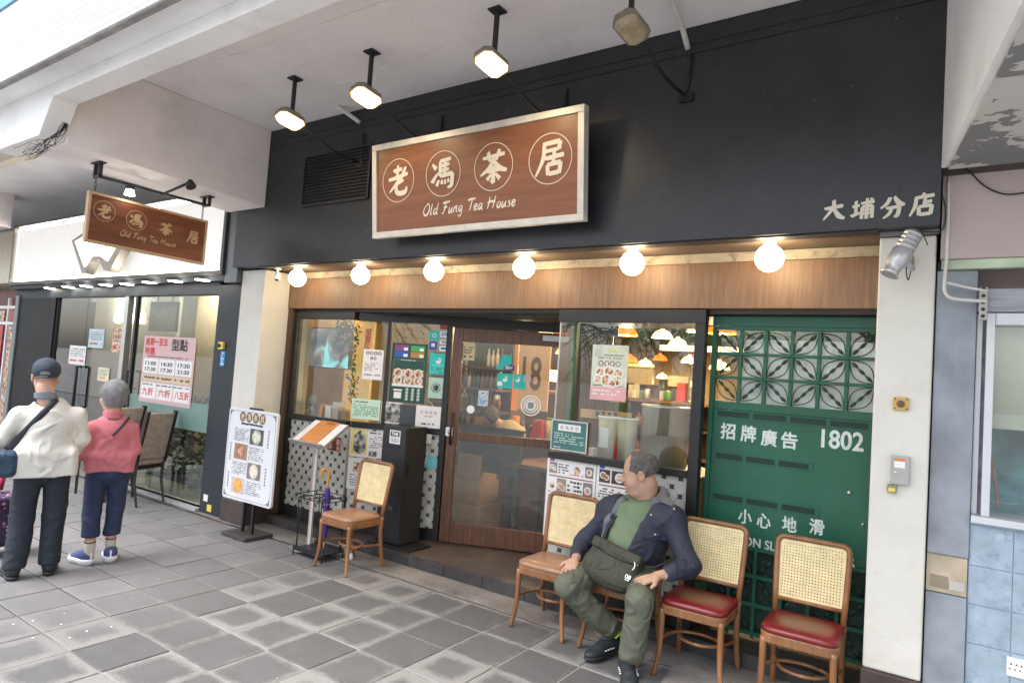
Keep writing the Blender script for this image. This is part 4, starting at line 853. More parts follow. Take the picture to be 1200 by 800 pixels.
for k in range(6): solid('orange_fruit', MB().sphere((-4.45+.07*math.cos(k),5.0+.07*math.sin(k),1.26),.04,12,8), orange_ink, 'orange fruit piled in the green basket','fruit','oranges in the basket')
part('window_counter', MB().fb(F2,.02,dj-.06,1.075,1.089,-.55,-.05), shelf_m, tea)

# ------------------------------------------------------------------ neighbour on the left: lit sign box, glass front
nei = thing('neighbour_shop','neighbouring cafe with glowing white sign box and dark framed glass front','shop',(-9.5,4.1,0))
slate = M('slate grey cladding',(0.028,0.036,0.043),0.5,spec=.3,var=0.15,scale=3)
part('corner_pillar', MB().box(-6.72,-6.285,4.05,4.5,.0,2.46), slate, nei, bev=.004)
part('duct_panel', MB().box(-6.50,-6.275,3.96,4.4,2.465,3.40), M('grey duct metal',(0.14,0.15,0.16),0.35,metal=.5,var=.25,scale=2), nei, bev=.004)
Yb=3.95; x0,x1,zb,zt=-12.34,-6.56,2.60,3.46
fr_=MB().box(x0-.03,x1+.05,Yb-.02,4.3,zb-.05,zb-.001).box(x0-.03,x1+.05,Yb-.02,4.3,zt+.001,zt+.04).box(x0-.03,x0-.001,Yb-.02,4.3,zb,zt).box(x1+.001,x1+.05,Yb-.02,4.3,zb,zt)
part('sign_box_frame', fr_, M('dark bronze frame',(0.09,0.085,0.08),0.4,metal=.4), nei)
part('sign_face', MB().box(x0+.06,x1-.06,Yb+.03,Yb+.06,zb+.05,zt-.05), M('ribbed white panel',(0.70,0.70,0.69),0.5,var=.05,stretch=(30,1,1),emit=0.16,ecol=(1,.98,.95)), nei)
part('light_strip', MB().box(x0+.002,x1-.002,Yb+.045,Yb+.055,zb+.002,zb+.045).box(x0+.002,x1-.002,Yb+.045,Yb+.055,zt-.045,zt-.002).box(x0+.002,x0+.055,Yb+.045,Yb+.055,zb+.046,zt-.046).box(x1-.055,x1-.002,Yb+.045,Yb+.055,zb+.046,zt-.046), strip_glow, nei)
part('sign_back', MB().box(x0,x1,Yb+.08,4.3,zb,zt), white_ink, nei)
# lit emblem: pointed shape with an arch at its foot
FE=FY(3.80); 
def poly_px(F,pts,c=0): return [F.px(x,y,c) for x,y in pts]
em=thing('sign_emblem','glowing white pointed emblem with an arch, half behind the hanging sign','emblem',FE.p(*FE.px(112,300)))
part('emblem_side', MB().prism(FE,poly_px(FE,[(84,282),(97,273),(134,282),(142,290),(128,318),(121,316),(116,304),(106,306),(99,320),(96,321)]),-.12,-.002), M('bronze edge',(0.32,0.29,0.25),0.4,metal=.5,var=.15), em)
part('emblem_face', MB().prism(FE,poly_px(FE,[(88,283),(98,277),(130,284),(136,289),(126,306),(118,300),(108,300),(102,310),(99,313)]),0,.004), M('lit emblem face',(1,.95,.82),0.4,var=0,emit=1.6,ecol=(1,.93,.78)), em)
m=MB(); 
for pts_ in ([(99,284),(104,287),(102,291)],[(104,295),(110,294)],[(120,293),(126,292)],[(106,283),(113,285)],[(121,286),(125,289)]): m.tube([FE.p(*FE.px(x,y,.006),.006) for x,y in pts_],.008,n=5)
part('emblem_line', m, M('emblem brown',(0.25,0.17,0.08),0.5,var=0), em)
part('canopy_soffit', MB().box(-12.4,-6.52,3.97,4.5,2.49,2.548), slate, nei)
for k,(x,y) in enumerate(((59,338),(80,336.5),(101,335.5),(124,334),(148.6,333),(175,331),(205.5,329.5),(237,328))):
    P=at_z(x,y,2.488); part('downlight', MB().lathe((P.x,P.y,2.4895),[(0,0),(.075,0),(.075,-.006),(0,-.006)],16), spot_glow, nei)
FNs=FY(4.10)
part('shop_lintel', MB().box(-12.4,-6.73,4.06,4.2,2.36,2.489), slate, nei)
q=MB(); 
for (x0_,x1_) in ((-12.2,-10.9),): q.box(x0_,x1_,4.06,4.6,.0,2.359)
part('dark_pier', q, M('near black cladding',(0.006,0.008,0.010),0.5,spec=.2,var=.2), nei)
part('pier_edge', MB().box(-12.33,-12.202,4.04,4.6,0,2.4), M('grey edge trim',(0.17,0.2,0.21),0.4,var=.1), nei)
part('glass_pane', MB().box(-10.88,-9.95,4.10,4.106,.06,2.355), glass_neigh, nei); part('glass_pane', MB().box(-9.94,-8.84,4.10,4.106,.06,2.355), glass_neigh, nei); part('glass_pane', MB().box(-8.56,-6.74,4.10,4.106,.06,2.355), glass_neigh, nei)
part('steel_mullion', MB().box(-8.86,-8.76,4.07,4.14,0,2.36), M('satin steel',(0.5,0.5,0.48),0.35,metal=.8,var=.1), nei)
part('door_stile', MB().box(-8.60,-8.55,4.08,4.13,0,2.36), black_metal, nei); part('door_stile', MB().box(-10.9,-10.86,4.08,4.13,0,2.36), black_metal, nei)
hx=at_y(152,440,4.06).x
part('door_handle', MB().tube([(-8.50,4.08,1.42),(-8.50,4.02,1.42),(-8.50,4.02,.72),(-8.50,4.08,.72)],.012,n=8).tube([(-9.9,4.08,1.40),(-9.9,4.02,1.40),(-9.9,4.02,.85),(-9.9,4.08,.85)],.02,n=8), black_metal, nei)
part('frosted_band', MB().box(-8.55,-6.74,4.097,4.0995,.83,1.14), M('frosted green film',(0.22,0.36,0.31),0.5,var=.05,alpha=.8), nei)
part('pale_sill', MB().box(-8.6,-6.73,4.11,4.5,0,.06), M('pale sill tile',(0.5,0.46,0.36),0.5,var=.15), nei)
part('floor_strip', MB().box(-8.7,-6.74,4.02,4.09,.006,.03), M('ribbed floor strip',(0.4,0.42,0.42),0.5,var=.3,scale=10,stretch=(8,1,1)), nei)
part('inner_floor', MB().box(-24,-9.0,4.5,8.5,0,.05).box(-8.99,-6.32,4.11,4.6,0,.045), M('cafe floor',(0.3,0.28,0.25),0.4,var=.1), nei)
part('inner_wall', MB().box(-24,-8.8,7.6,7.7,0,2.9), M('beige cafe wall',(0.46,0.43,0.35),0.7,var=.06), nei)
part('inner_wall', MB().prism(W2,[(-6.4,4.62),(-8.80,6.12),(-8.80,7.6),(-8.88,7.6),(-8.88,6.16),(-6.42,4.68)],0,2.9), MATS['beige cafe wall'], nei)
part('tan_column', MB().box(-10.9,-10.2,6.2,6.6,.05,2.85), M('tan column',(0.42,0.30,0.15),0.6,var=.1), nei)
part('inner_ceiling', MB().box(-24,-6.3,4.2,8.5,2.86,2.9), white_ink, nei)
for x in (-15.5,-13.8,-12.0,-10.2):
    for y in (5.2,6.6):
        part('inner_downlight', MB().lathe((x,y,2.859),[(0,0),(.08,0),(.08,-.006),(0,-.006)],12), spot_glow, nei)
for x in (-16,-13,-10.3): lamp((x,5.8,2.7),20,(1,.95,.88),.1)  # added fill lights brightening the cafe, not pendants
# CASHIER lettering, glowing
FC=FY(6.0); cs=MB(); a,b=FC.px(134,364,0); a2,b2=FC.px(168,379,0); text(cs,FC,'CASHIER',a,a2+.05,b2,b2+.20,.0,.03)
solid('cashier_sign', cs, M('glowing cream letters',(1,.9,.6),.4,var=0,emit=3,ecol=(1,.86,.55)),'glowing cream CASHIER lettering inside the neighbouring cafe','sign')
part('cashier_back', MB().box(-14.5,-11.2,6.03,6.1,1.0,2.8), MATS['beige cafe wall'], nei)
# hanging menu screen, dark
FV=FY(4.6); a0,a1,b0,b1=FV.rect([(178,352),(208,355),(204,389),(173,387)]); hs_=thing('menu_screen','dark square screen hanging on rods behind the cafe glass','screen',FV.p(a0,b0))
part('screen', MB().fb(FV,a0,a1,b0,b1,-.04,0), M('dark green screen',(0.03,0.045,0.042),0.2,var=.1), hs_); part('rod', MB().box(FV.p(a0+.15,0).x,FV.p(a0+.15,0).x+.012,4.61,4.62,b1,2.86).box(a1-.15,a1-.138,4.61,4.62,b1,2.86), black_metal, hs_)
# pink promotion poster on the cafe glass
FPq=FY(4.09); R_=FPq.rect([(170,393),(231,396.5),(222,478),(162,470)]); a0,a1,b0,b1=R_; H=b1-b0; Wd=a1-a0
po=thing('pink_poster','large pink and white promotion poster with price boxes on the cafe glass','poster',FPq.p(a0,b0))
part('sheet', MB().fb(FPq,a0,a1,b0,b1,-.003,0), M('pink poster paper',(0.60,0.41,0.41),0.5,var=.03), po)
m=MB(); 
for r0,r1 in ((.44,.66),(.06,.30)):
    for k in range(3): m.fb(FPq,a0+Wd*(.03+k*.32),a0+Wd*(.03+k*.32+.30),b0+H*r0,b0+H*r1,0,.0012)
part('price_box', m, paper, po); part('orange_band', MB().fb(FPq,a0+.02,a1-.02,b0+H*.33,b0+H*.42,0,.0013), M('pale peach band',(0.66,0.50,0.34),.5,var=.05), po)
m=MB(); text(m,FPq,'星期一至五',a0+Wd*.04,a0+Wd*.48,b0+H*.86,b0+H*.97,.002,.05); text(m,FPq,'特惠',a0+Wd*.04,a0+Wd*.24,b0+H*.72,b0+H*.83,.002,.05); text(m,FPq,'六折',a0+Wd*.38,a0+Wd*.62,b0+H*.11,b0+H*.22,.002,.05); text(m,FPq,'八五折',a0+Wd*.70,a0+Wd*.96,b0+H*.11,b0+H*.22,.002,.05); text(m,FPq,'九折',a0+Wd*.06,a0+Wd*.28,b0+H*.11,b0+H*.22,.002,.05)
part('red_lettering', m, red_ink, po)
m=MB(); text(m,FPq,'型點',a0+Wd*.56,a0+Wd*.86,b0+H*.80,b0+H*.97,.002,.05)
for k,s_ in enumerate((('11:00','17:30'),('14:30','17:30'),('17:30','21:30'))):
    for q_,s2 in enumerate(s_): text(m,FPq,s2,a0+Wd*(.07+k*.32),a0+Wd*(.29+k*.32),b0+H*(.56-q_*.09),b0+H*(.62-q_*.09),.002,.03)
lines(m,FPq,a0+Wd*.1,a1-Wd*.1,b0+H*.68,b0+H*.71,.002,1,rnd); lines(m,FPq,a0+Wd*.05,a1-Wd*.05,b0+H*.345,b0+H*.405,.002,1,rnd); lines(m,FPq,a0+Wd*.05,a1-Wd*.05,b0+H*.25,b0+H*.29,.002,1,rnd)
part('black_lettering', m, ink, po)
# small notices in the cafe
for (pts_,mt,lab) in (([(82,404),(101,406),(99,428),(80,426)],paper,'white notice with red figures on the left cafe glass'),([(104,385),(122,386),(121,408),(104,407)],M('pale blue sheet',(0.5,0.62,0.68),.5),'pale blue notice high on the cafe glass'),([(133,383),(147,385),(144,414),(130,412)],food,'narrow photo poster of a dish behind the cafe glass'),([(115,430),(128,431),(127,447),(114,446)],M('pale yellow sheet',(0.7,0.66,0.45),.5),'pale yellow notice beside the cafe door handle')):
    a0,a1,b0,b1=FPq.rect(pts_); t=thing('notice',lab,'notice',FPq.p(a0,b0)); part('sheet', MB().fb(FPq,a0,a1,b0,b1,-.003,0), mt, t); m=MB(); lines(m,FPq,a0+.03,a1-.03,b0+(b1-b0)*.4,b1-.03,.001,4,rnd); part('print', m, grey_ink, t); m=MB(); lines(m,FPq,a0+.04,a1-.04,b0+.03,b0+(b1-b0)*.32,.001,1,rnd); part('red_print', m, red_ink, t)
# yellow button and blue strip on the slate pillar
Fp_=FY(4.048); a,b=Fp_.px(261,405); t=thing('door_button','yellow door release button on the slate pillar','button',Fp_.p(a,b)); part('plate', MB().fb(Fp_,a-.045,a+.045,b-.04,b+.04,0,.03), yellow_ink, t, bev=.004); part('push_button', MB().lathe(Fp_.p(a-.01,b,.03),[(.02,0),(.02,.015),(0,.018)],14,(0,-1,0)), ink, t)
a,b=Fp_.px(261,419); t=thing('blue_label','blue strip label below the yellow button','label',Fp_.p(a,b)); part('strip', MB().fb(Fp_,a-.04,a+.04,b-.09,b+.07,0,.002), M('sky blue label',(0.02,0.30,0.65),.5), t); m=MB(); lines(m,Fp_,a-.03,a+.03,b-.08,b+.06,.003,5,rnd); part('print', m, white_ink, t)
for (x,y,mt,lab) in ((241,583,paper,'small white sticker low on the slate pillar'),(245,595,yellow_ink,'small yellow sticker at the foot of the slate pillar')):
    a,b=Fp_.px(x,y); solid('sticker', MB().fb(Fp_,a-.04,a+.04,b-.035,b+.035,0,.002), mt, lab,'sticker')
# cafe indoor plants behind the lower glass
lf=MB(); r_=random.Random(21)
for k in range(900):
    x=r_.uniform(-10.2,-7.2); P=Vector((x,r_.uniform(4.4,4.9)+max(0,(-8-x))*.25,r_.uniform(.1,1.1))); d=Vector((r_.uniform(-1,1),r_.uniform(-1,1),r_.uniform(-.3,1))).normalized()*.12; s_=d.cross(Vector((0,1,.2))).normalized()*.03
    lf.add([P,P+d*.5-s_,P+d,P+d*.5+s_],[(0,1,2,3)])
solid('potted_plants', lf, M('dark indoor leaves',(0.03,0.07,0.035),.5,var=.4), 'dark leafy plants massed behind the lower cafe glass','plants')
# shop further left with red pictures
far=thing('far_shop','shop at the far left with red pictures and a steel lit sign','shop',(-14,4.2,0))
part('far_front', MB().box(-26,-12.46,4.3,4.5,0,2.55), M('dark red front',(0.16,0.03,0.03),.5,var=.5,scale=4), far)
part('far_sign', MB().box(-26,-12.5,4.0,4.3,2.6,3.45), M('satin sign metal',(0.52,0.48,0.40),.35,metal=.4,var=.1), far)
q=MB(); 
for z in (0.0,2.22,1.95): q.box(-26,-12.47,4.26,4.3,z,z+.05)
for k in range(12): q.box(-13.3-k*.9,-13.25-k*.9,4.255,4.299,0,2.4)
part('white_frame', q, white_ink, far)
for k in range(6): part('picture_panel', MB().box(-13.2-k*.9,-12.55-k*.9,4.27,4.299,.3,1.93), [food,M('red picture',(0.45,0.04,0.04),.4,var=.5,scale=9),food_fine][k%3], far)
for k in range(4): part('picture_panel', MB().box(-13.2-k*.9,-12.55-k*.9,4.27,4.299,2.01,2.2), [MATS['red picture'],food][k%2], far)
# ------------------------------------------------------------------ neighbour on the right: cement pier, blue tiles, aluminium window
rs = thing('right_shop','shop at the right edge with cement pier, blue tiled wall and aluminium window','shop',(0.5,4.1,0))
pier_m=M('raw grey render',(0.29,0.315,0.35),.8,var=.35,scale=4,bump=.3,bscale=25,dirt=.55,dcol=(0.33,0.36,0.40),dscale=3)
part('pier', MB().box(-0.118,0.055,4.06,4.6,.0,.748), pier_m, rs, bev=.004); part('pier', MB().box(-0.118,0.057,4.06,4.6,.945,2.40), pier_m, rs, bev=.004)
pb=part('pier_patch', MB().box(-0.118,0.054,4.075,4.6,.752,.941), M('tan patch',(0.50,0.42,0.30),.7,var=.2,scale=9,bump=.3), rs)
part('patch_block', MB().box(-.10,-.025,4.07,4.0745,.775,.835), M('brown patch',(0.30,0.24,0.17),.7,var=.2), rs); part('patch_block', MB().box(-.018,.045,4.07,4.0745,.775,.82), M('pale patch',(0.55,0.52,0.49),.7,var=.1), rs)
blue_t=M('blue wall tile',(0.37,0.47,0.55),.25,var=.16,scale=9,dirt=.65,dcol=(0.13,0.22,0.33),dscale=28)
part('tile_bed', MB().box(.057,3.0,4.09,4.3,0,1.13), M('pale joint',(0.42,0.55,0.66),.7), rs)
z=1.125; rows=[(.915,1.112),(.725,.912),(.535,.722),(.345,.532),(.155,.342),(0.0,.152)]
for z0_,z1_ in rows:
    x=.059; w_=.176
    while x<1.3: part('wall_tile', MB().box(x+.0015,x+w_-.0015,4.083,4.0895,z0_+.001,z1_-.001), blue_t, rs, bev=.0015); x+=w_; w_=.19
alu=M('white aluminium',(0.66,0.67,0.69),.4,metal=.1,var=.05)
part('window_sill', MB().box(.06,3.0,4.03,4.3,1.131,1.165), alu, rs, bev=.003)
part('window_frame', MB().box(.060,.085,4.10,4.2,1.166,2.18).box(.10,.135,4.06,4.2,1.166,2.18).box(.136,3,4.06,4.2,2.12,2.18), alu, rs, bev=.003)
part('frame_gap', MB().box(.0855,.0995,4.14,4.2,1.166,2.18), M('grimy edge',(0.36,0.36,0.34),.7,var=.4,scale=20), rs)
part('glass_pane', MB().box(.136,3,4.12,4.126,1.166,2.119), glass, rs)
part('window_curtain', MB().box(.136,3,4.22,4.23,1.60,2.15), M('stained pale blind',(0.52,0.52,0.43),.6,var=.15,scale=3,dirt=.3,dcol=(.35,.3,.2)), rs)
part('window_inside', MB().box(.136,3,4.6,4.7,1.0,2.3), M('teal dim room',(0.10,0.30,0.34),.6,var=.6,scale=5), rs)
part('window_inside', MB().box(.057,3,4.3,4.59,.9,1.10), M('dim shelf',(0.2,0.28,0.3),.5), rs)
solid('wooden_stick', MB().tube([at_y(1162,535,4.19),at_y(1170,594,4.15)],.008,n=8), M('bare wood stick',(0.25,0.13,0.08),.6,var=.2),'brown wooden stick leaning inside the right-hand window','stick')
part('grey_lintel', MB().box(.06,3,4.05,4.3,2.185,2.30), M('grey lintel metal',(0.30,0.31,0.34),.45,metal=.3,var=.2,stretch=(1,1,8)), rs)
part('print_strip', MB().box(-.10,3,4.02,4.06,2.402,2.45), M('faded green banner',(0.42,0.50,0.36),.6,var=.45,scale=3), rs)
part('pink_panel', MB().box(-.105,3,4.0,4.3,2.452,2.885), M('dusty pink panel',(0.50,0.42,0.40),.7,var=.05,scale=2,dirt=.15,dcol=(.35,.3,.28)), rs)
part('back_wall', MB().box(-.117,3,4.31,4.59,2.31,3.9), M('dusty pink panel',(0.5,0.4,0.4)), rs)
part('right_side_wall', MB().box(3.0,9,4.0,9.5,0,3.97), white_plaster, rs)
part('lintel_fill', MB().box(-.117,.058,4.07,4.3,2.401,2.451), slate, rs)
# conduits and switch boxes
pm=MB()
pm.tube([at_y(x,y,3.99) for x,y in ((1112,208),(1110,290),(1107,330),(1108,343),(1118,350),(1157,353))],.0085,n=8,sub=4)
pm.tube([at_y(x,y,3.99) for x,y in ((1109,331),(1130,336),(1157,341))],.007,n=8)
solid('conduit_pipe', pm, clear_plastic, 'cream electrical conduit running down beside the white pillar and bending right','pipe')
Fr=FY(3.99); a,b=Fr.px(1154,355); sb_=thing('junction_plate','grey perforated junction plate at the conduit ends','junction box',Fr.p(a,b))
part('plate', MB().fb(Fr,a-.022,a+.012,b-.085,b+.08,-.03,0), M('grey plate',(0.36,0.35,0.33),.5,metal=.4,var=.2), sb_, bev=.002)
m=MB(); 
for k in range(5): m.lathe(Fr.p(a-.006,b-.065+k*.034,.0),[(.009,0),(.009,.001),(0,.0011)],12,(0,-1,0))
part('plate_hole', m, ink, sb_)
solid('sagging_cable', MB().tube([at_y(x,y,3.985) for x,y in ((1122,193),(1135,200),(1150,215),(1165,224),(1182,228),(1205,225))],.004,n=6,sub=5), black_metal, 'thin dark cable sagging across the pink panel','cable')
solid('black_cable', MB().tube([at_y(x,y,3.89) for x,y in ((1104,228),(1108,245),(1107,262),(1103,270),(1092,272),(1070,270),(1058,268))],.004,n=6,sub=5), black_metal, 'black cable from the wall lamp running up beside the board edge','cable')
a,b=Fr.px(1188,784); st=thing('wall_socket','white twin socket plate on the blue tiles','socket',at_y(1188,784,4.08)); Fk=FY(4.083); a,b=Fk.px(1190,782,.01)
part('socket_plate', MB().fb(Fk,a-.035,a+.075,b-.045,b+.045,0,.012), white_ink, st, bev=.003)
m=MB(); 
for dx in (0,.02,.04,.06): m.fb(Fk,a-.02+dx,a-.014+dx,b+.01,b+.018,.0122,.0128).fb(Fk,a-.025+dx,a-.019+dx,b-.012,b-.006,.0122,.0128)
part('pin_hole', m, ink, st)
# ------------------------------------------------------------------ main signboard, leaning forward at the top
P00=Vector((-4.03,3.735,2.74)); ut=Vector((1,0,0)); vt=(Vector((0,3.650,3.49))-Vector((0,3.735,2.74))).normalized()
FM=Frame(P00,ut,vt); SW,SH=1.965,0.755
ms=thing('main_signboard','large brown wooden signboard with silver frame and four circled white characters','signboard',P00)
part('board', MB().fb(FM,.03,SW-.03,.03,SH-.03,-.035,0), sign_wood, ms)
fw=.048
for nm,(a0,a1,b0,b1) in {'bottom':(0,SW,0,fw),'top':(0,SW,SH-fw,SH),'l':(0,fw,fw+.0005,SH-fw-.0005),'r':(SW-fw,SW,fw+.0005,SH-fw-.0005)}.items():
    part('frame_rail', MB().fb(FM,a0,a1,b0,b1,-.05,.014), silver, ms, bev=.003)
seam=MB()
for x in (.98,): seam.fb(FM,x,x+.0015,0,fw,.0141,.0147).fb(FM,x,x+.0015,SH-fw,SH,.0141,.0147)
part('frame_seam', seam, grey_ink, ms)
ct_=[]
m=MB(); g=MB()
for ch,(x,y) in zip(('lao','feng','cha','ju'),((466.5,211.5),(519,203.5),(578,195.5),(644.5,186))):
    a,b=FM.px(x,y,.004); R=.172; m.ring(FM,a,b,R-.006,R,.004,56); part('character', brush(MB(),FM,ch,a-.125,a+.125,b-.125,b+.125,.003,1.02), cream_ink, ms)
part('circle_line', m, cream_ink, ms)
def script_text(mb,F,a0,a1,b0,c,h):
    """brush script 'Old Fung Tea House' drawn stroke by stroke"""
    A={'O':(8,[[(6,9),(2,7),(0,3),(2,0),(5,1),(7,5),(6,9),(3,9)]]),'l':(2.6,[[(1.6,9),(0,1.0),(1.6,.6)]]),'d':(5.2,[[(3.8,4.4),(1.5,4.6),(.2,1.6),(1.4,.2),(3.6,2.6)],[(5.4,9),(3.6,1),(5,.6)]]),
       'F':(7.4,[[(1,8),(4,8.6),(9,9)],[(4.6,8.6),(3.2,3),(1.6,0),(0,.6)],[(2,4.6),(6.2,5.2)]]),'u':(5,[[(.8,4.6),(.2,1),(1.4,.2),(3.4,3.4)],[(4,4.6),(3.4,.9),(4.6,.5)]]),'n':(5,[[(.8,4.6),(0,0)],[(.4,2.4),(2.4,4.6),(3.4,4.2),(3,1),(4.4,.6)]]),
       'g':(5,[[(3.8,4.4),(1.5,4.6),(.3,2),(1.4,.6),(3.4,3)],[(4,4.6),(2.8,-2.4),(.8,-3.4),(0,-2)]]),'T':(6.6,[[(.4,8),(3,8.8),(8.4,9)],[(4.8,8.8),(3.4,3),(2.4,0)]]),'e':(4.2,[[(.6,2.2),(3,3.2),(2.8,4.6),(1,4.4),(.2,1.6),(1.6,.1),(3.6,1.2)]]),
       'a':(5,[[(3.6,4.4),(1.5,4.6),(.2,1.6),(1.2,.2),(3.2,2.8)],[(3.9,4.6),(3.2,.8),(4.6,.6)]]),'H':(9,[[(2,8.8),(1.4,4),(0,0)],[(7.8,9.2),(6.4,4),(5.6,0)],[(-.2,4.4),(3.6,5.4),(7.8,4.8)]]),'o':(4.4,[[(2.6,4.6),(.8,3.8),(.3,1.4),(1.6,.1),(3.4,1.6),(3.4,3.8),(2.2,4.5)]]),'s':(3.8,[[(3,4.6),(1.4,4),(2.6,1.6),(1.6,.1),(0,.6)]]),' ':(3.4,[])}
    W_=sum(A[ch][0]+.5 for ch in 'Old Fung Tea House'); sx=(a1-a0)/W_; sy=h/9; x=a0; k=0
    for ch in 'Old Fung Tea House':
        wd,st=A[ch]
        for s_ in st:
            pts=[]; Pn=[Vector(p) for p in s_]
            for i in range(len(Pn)-1):
                p0=Pn[max(i-1,0)];p3=Pn[min(i+2,len(Pn)-1)]
                for q in range(4): t=q/4; pts.append(0.5*((2*Pn[i])+(Pn[i+1]-p0)*t+(2*p0-5*Pn[i]+4*Pn[i+1]-p3)*t*t+(3*Pn[i]-p0-3*Pn[i+1]+p3)*t**3))
            pts.append(Pn[-1]); n=len(pts); L=[];R=[]
            for i,p in enumerate(pts):
                w_=.88*(.6+.45*math.sin(PI*min(1,(i+1)/n)))*.95; d=(pts[min(i+1,n-1)]-pts[max(i-1,0)]).normalized(); nn=Vector((-d.y*.8,d.x*.8+.25)); px_=x+(p.x+p.y*.10)*sx; py_=b0+p.y*sy
                L.append((px_+nn.x*w_*sx,py_+nn.y*w_*sy)); R.append((px_-nn.x*w_*sx,py_-nn.y*w_*sy))
            k+=1; cc=c+(k%7)*.0002
            mb.add([F.p(q[0],q[1],cc) for q in L]+[F.p(q[0],q[1],cc) for q in R],[(n+i,n+i+1,i+1,i) for i in range(n-1)])
        x+=(wd+.5)*sx
    return mb
m=MB(); a0,b0=FM.px(496,252,.003); a1,b1=FM.px(605,242,.003); script_text(m,FM,a0,a1,(b0+b1)/2,.003,.085)
part('script_lettering', m, cream_ink, ms)
br=MB()
for a in (.35,1.05,1.7): br.fb(FM,a,a+.02,.2,.22,-.20,-.05).fb(FM,a,a+.02,.6,.62,-.24,-.05)
part('bracket', br, rod_metal, ms)
# branch characters on the black board
m=MB(); FK=FY(3.899)
for ch,(x,y) in zip(('da','pu','fen','dian'),((977,246.5),(1011,245),(1046,242.5),(1081,240))):
    a,b=FK.px(x,y,.002); brush(m,FK,ch,a-.058,a+.058,b-.062,b+.062,.003,1.25)
o=solid('branch_lettering', m, M('pale gold lettering',(0.66,0.62,0.50),.5,var=.03), 'four pale brush characters at the right end of the black board','lettering')
# ------------------------------------------------------------------ hanging side sign, square to the street
XH=-6.07; FHg=Frame((XH,0,0),(0,1,0)); hx0,hx1,hz0,hz1=2.42,3.475,2.57,3.0
hsn=thing('hanging_sign','brown wooden sign hung on chains under the ceiling beam, square to the street','hanging sign',(XH,hx0,hz0))
Hg=Frame((XH,hx0,hz0-.005),(0,1,-.012)); w_,h_=hx1-hx0,hz1-hz0
part('board', MB().fb(Hg,.02,w_-.02,.02,h_-.02,-.03,0), wood_mat('side sign wood',(0.11,0.030,0.014),(0.22,0.070,0.030),.45,False,2.2,axis=(9,1,9)), hsn)
pale=M('pale sign edging',(0.52,0.33,0.19),.5,var=.1)
for a0,a1,b0,b1 in ((0,w_,0,.022),(0,w_,h_-.022,h_),(0,.022,.0225,h_-.0225),(w_-.022,w_,.0225,h_-.0225)): part('frame_rail', MB().fb(Hg,a0,a1,b0,b1,-.045,.006), pale, hsn, bev=.002)
m=MB(); g=MB()
for k,(ch,(x,y)) in enumerate(zip(('lao','feng','cha','ju'),((123,247.5),(160.5,258),(195,267.5),(226.5,277)))):
    a,b=Hg.px(x,y,.002)
    if k<2: m.ring(Hg,a,b,.083,.088,.003,40)
    s_=.062; part('character', brush(MB(),Hg,ch,a-s_,a+s_,b-s_,b+s_,.002,1.25), pale, hsn)
part('circle_line', m, pale, hsn)
m=MB(); a0,b0=Hg.px(141,276,.003); a1,b1=Hg.px(206,291,.003); script_text(m,Hg,a0,a1,(b0+b1)/2+.012,.002,.05); part('script_lettering', m, pale, hsn)
ch_=MB()
for y in (hx0+.05,hx1-.05):
    for k in range(4): 
        z=hz1+.0+k*.03; ch_.tube([(XH-.02+(.009*math.cos(t) if k%2 else 0),y+(0 if k%2 else .009*math.cos(t)),z+.016*math.sin(t)) for t in [2*PI*q/8 for q in range(9)]],.003,n=5,cap=False)
part('chain', ch_, rod_metal, hsn)
bkt=thing('sign_bracket','black steel bracket with two U-shaped hangers and a crossbar under the ceiling beam','bracket',(XH,2.9,3.2))
m=MB(); zb_=3.13
for y in (hx0+.05,hx1-.03):
    zt_=3.2585-(y-2.12)*.034
    for dx in (-.055,.035): m.box(XH+dx,XH+dx+.02,y-.015,y+.015,zb_-.015,zt_)
    m.box(XH-.055,XH+.055,y-.014,y+.014,zb_-.016,zb_+.005); m.box(XH-.08,XH+.08,y-.03,y+.03,zt_-.012,zt_-.001)
m.box(XH-.012,XH+.012,hx0+.05,hx1-.03,zb_-.012,zb_+.012)
A=at_x(190,228,XH); part('hanger', m, rod_metal, bkt, bev=.002)
part('spot_arm', MB().tube([A,at_x(222,214,XH+.25)],.012,n=6), rod_metal, bkt)
m=MB(); B=at_x(222,214,XH+.25); m.lathe(B,[(0,.03),(.03,.03),(.045,-.05),(.04,-.05),(0,-.03)],14,(-.5,-.1,.8)); part('spot_head', m, rod_metal, bkt)
B=at_x(152,226,XH+.06); lm_=part('spot_lamp', MB().lathe(B,[(0,.03),(.03,.025),(.042,-.02),(0,-.022)],14,(0,0,1)), spot_glow, bkt)
part('spot_lamp_cap', MB().lathe(B,[(0,.06),(.035,.055),(.035,.031),(0,.031)],14,(0,0,1)), rod_metal, bkt)
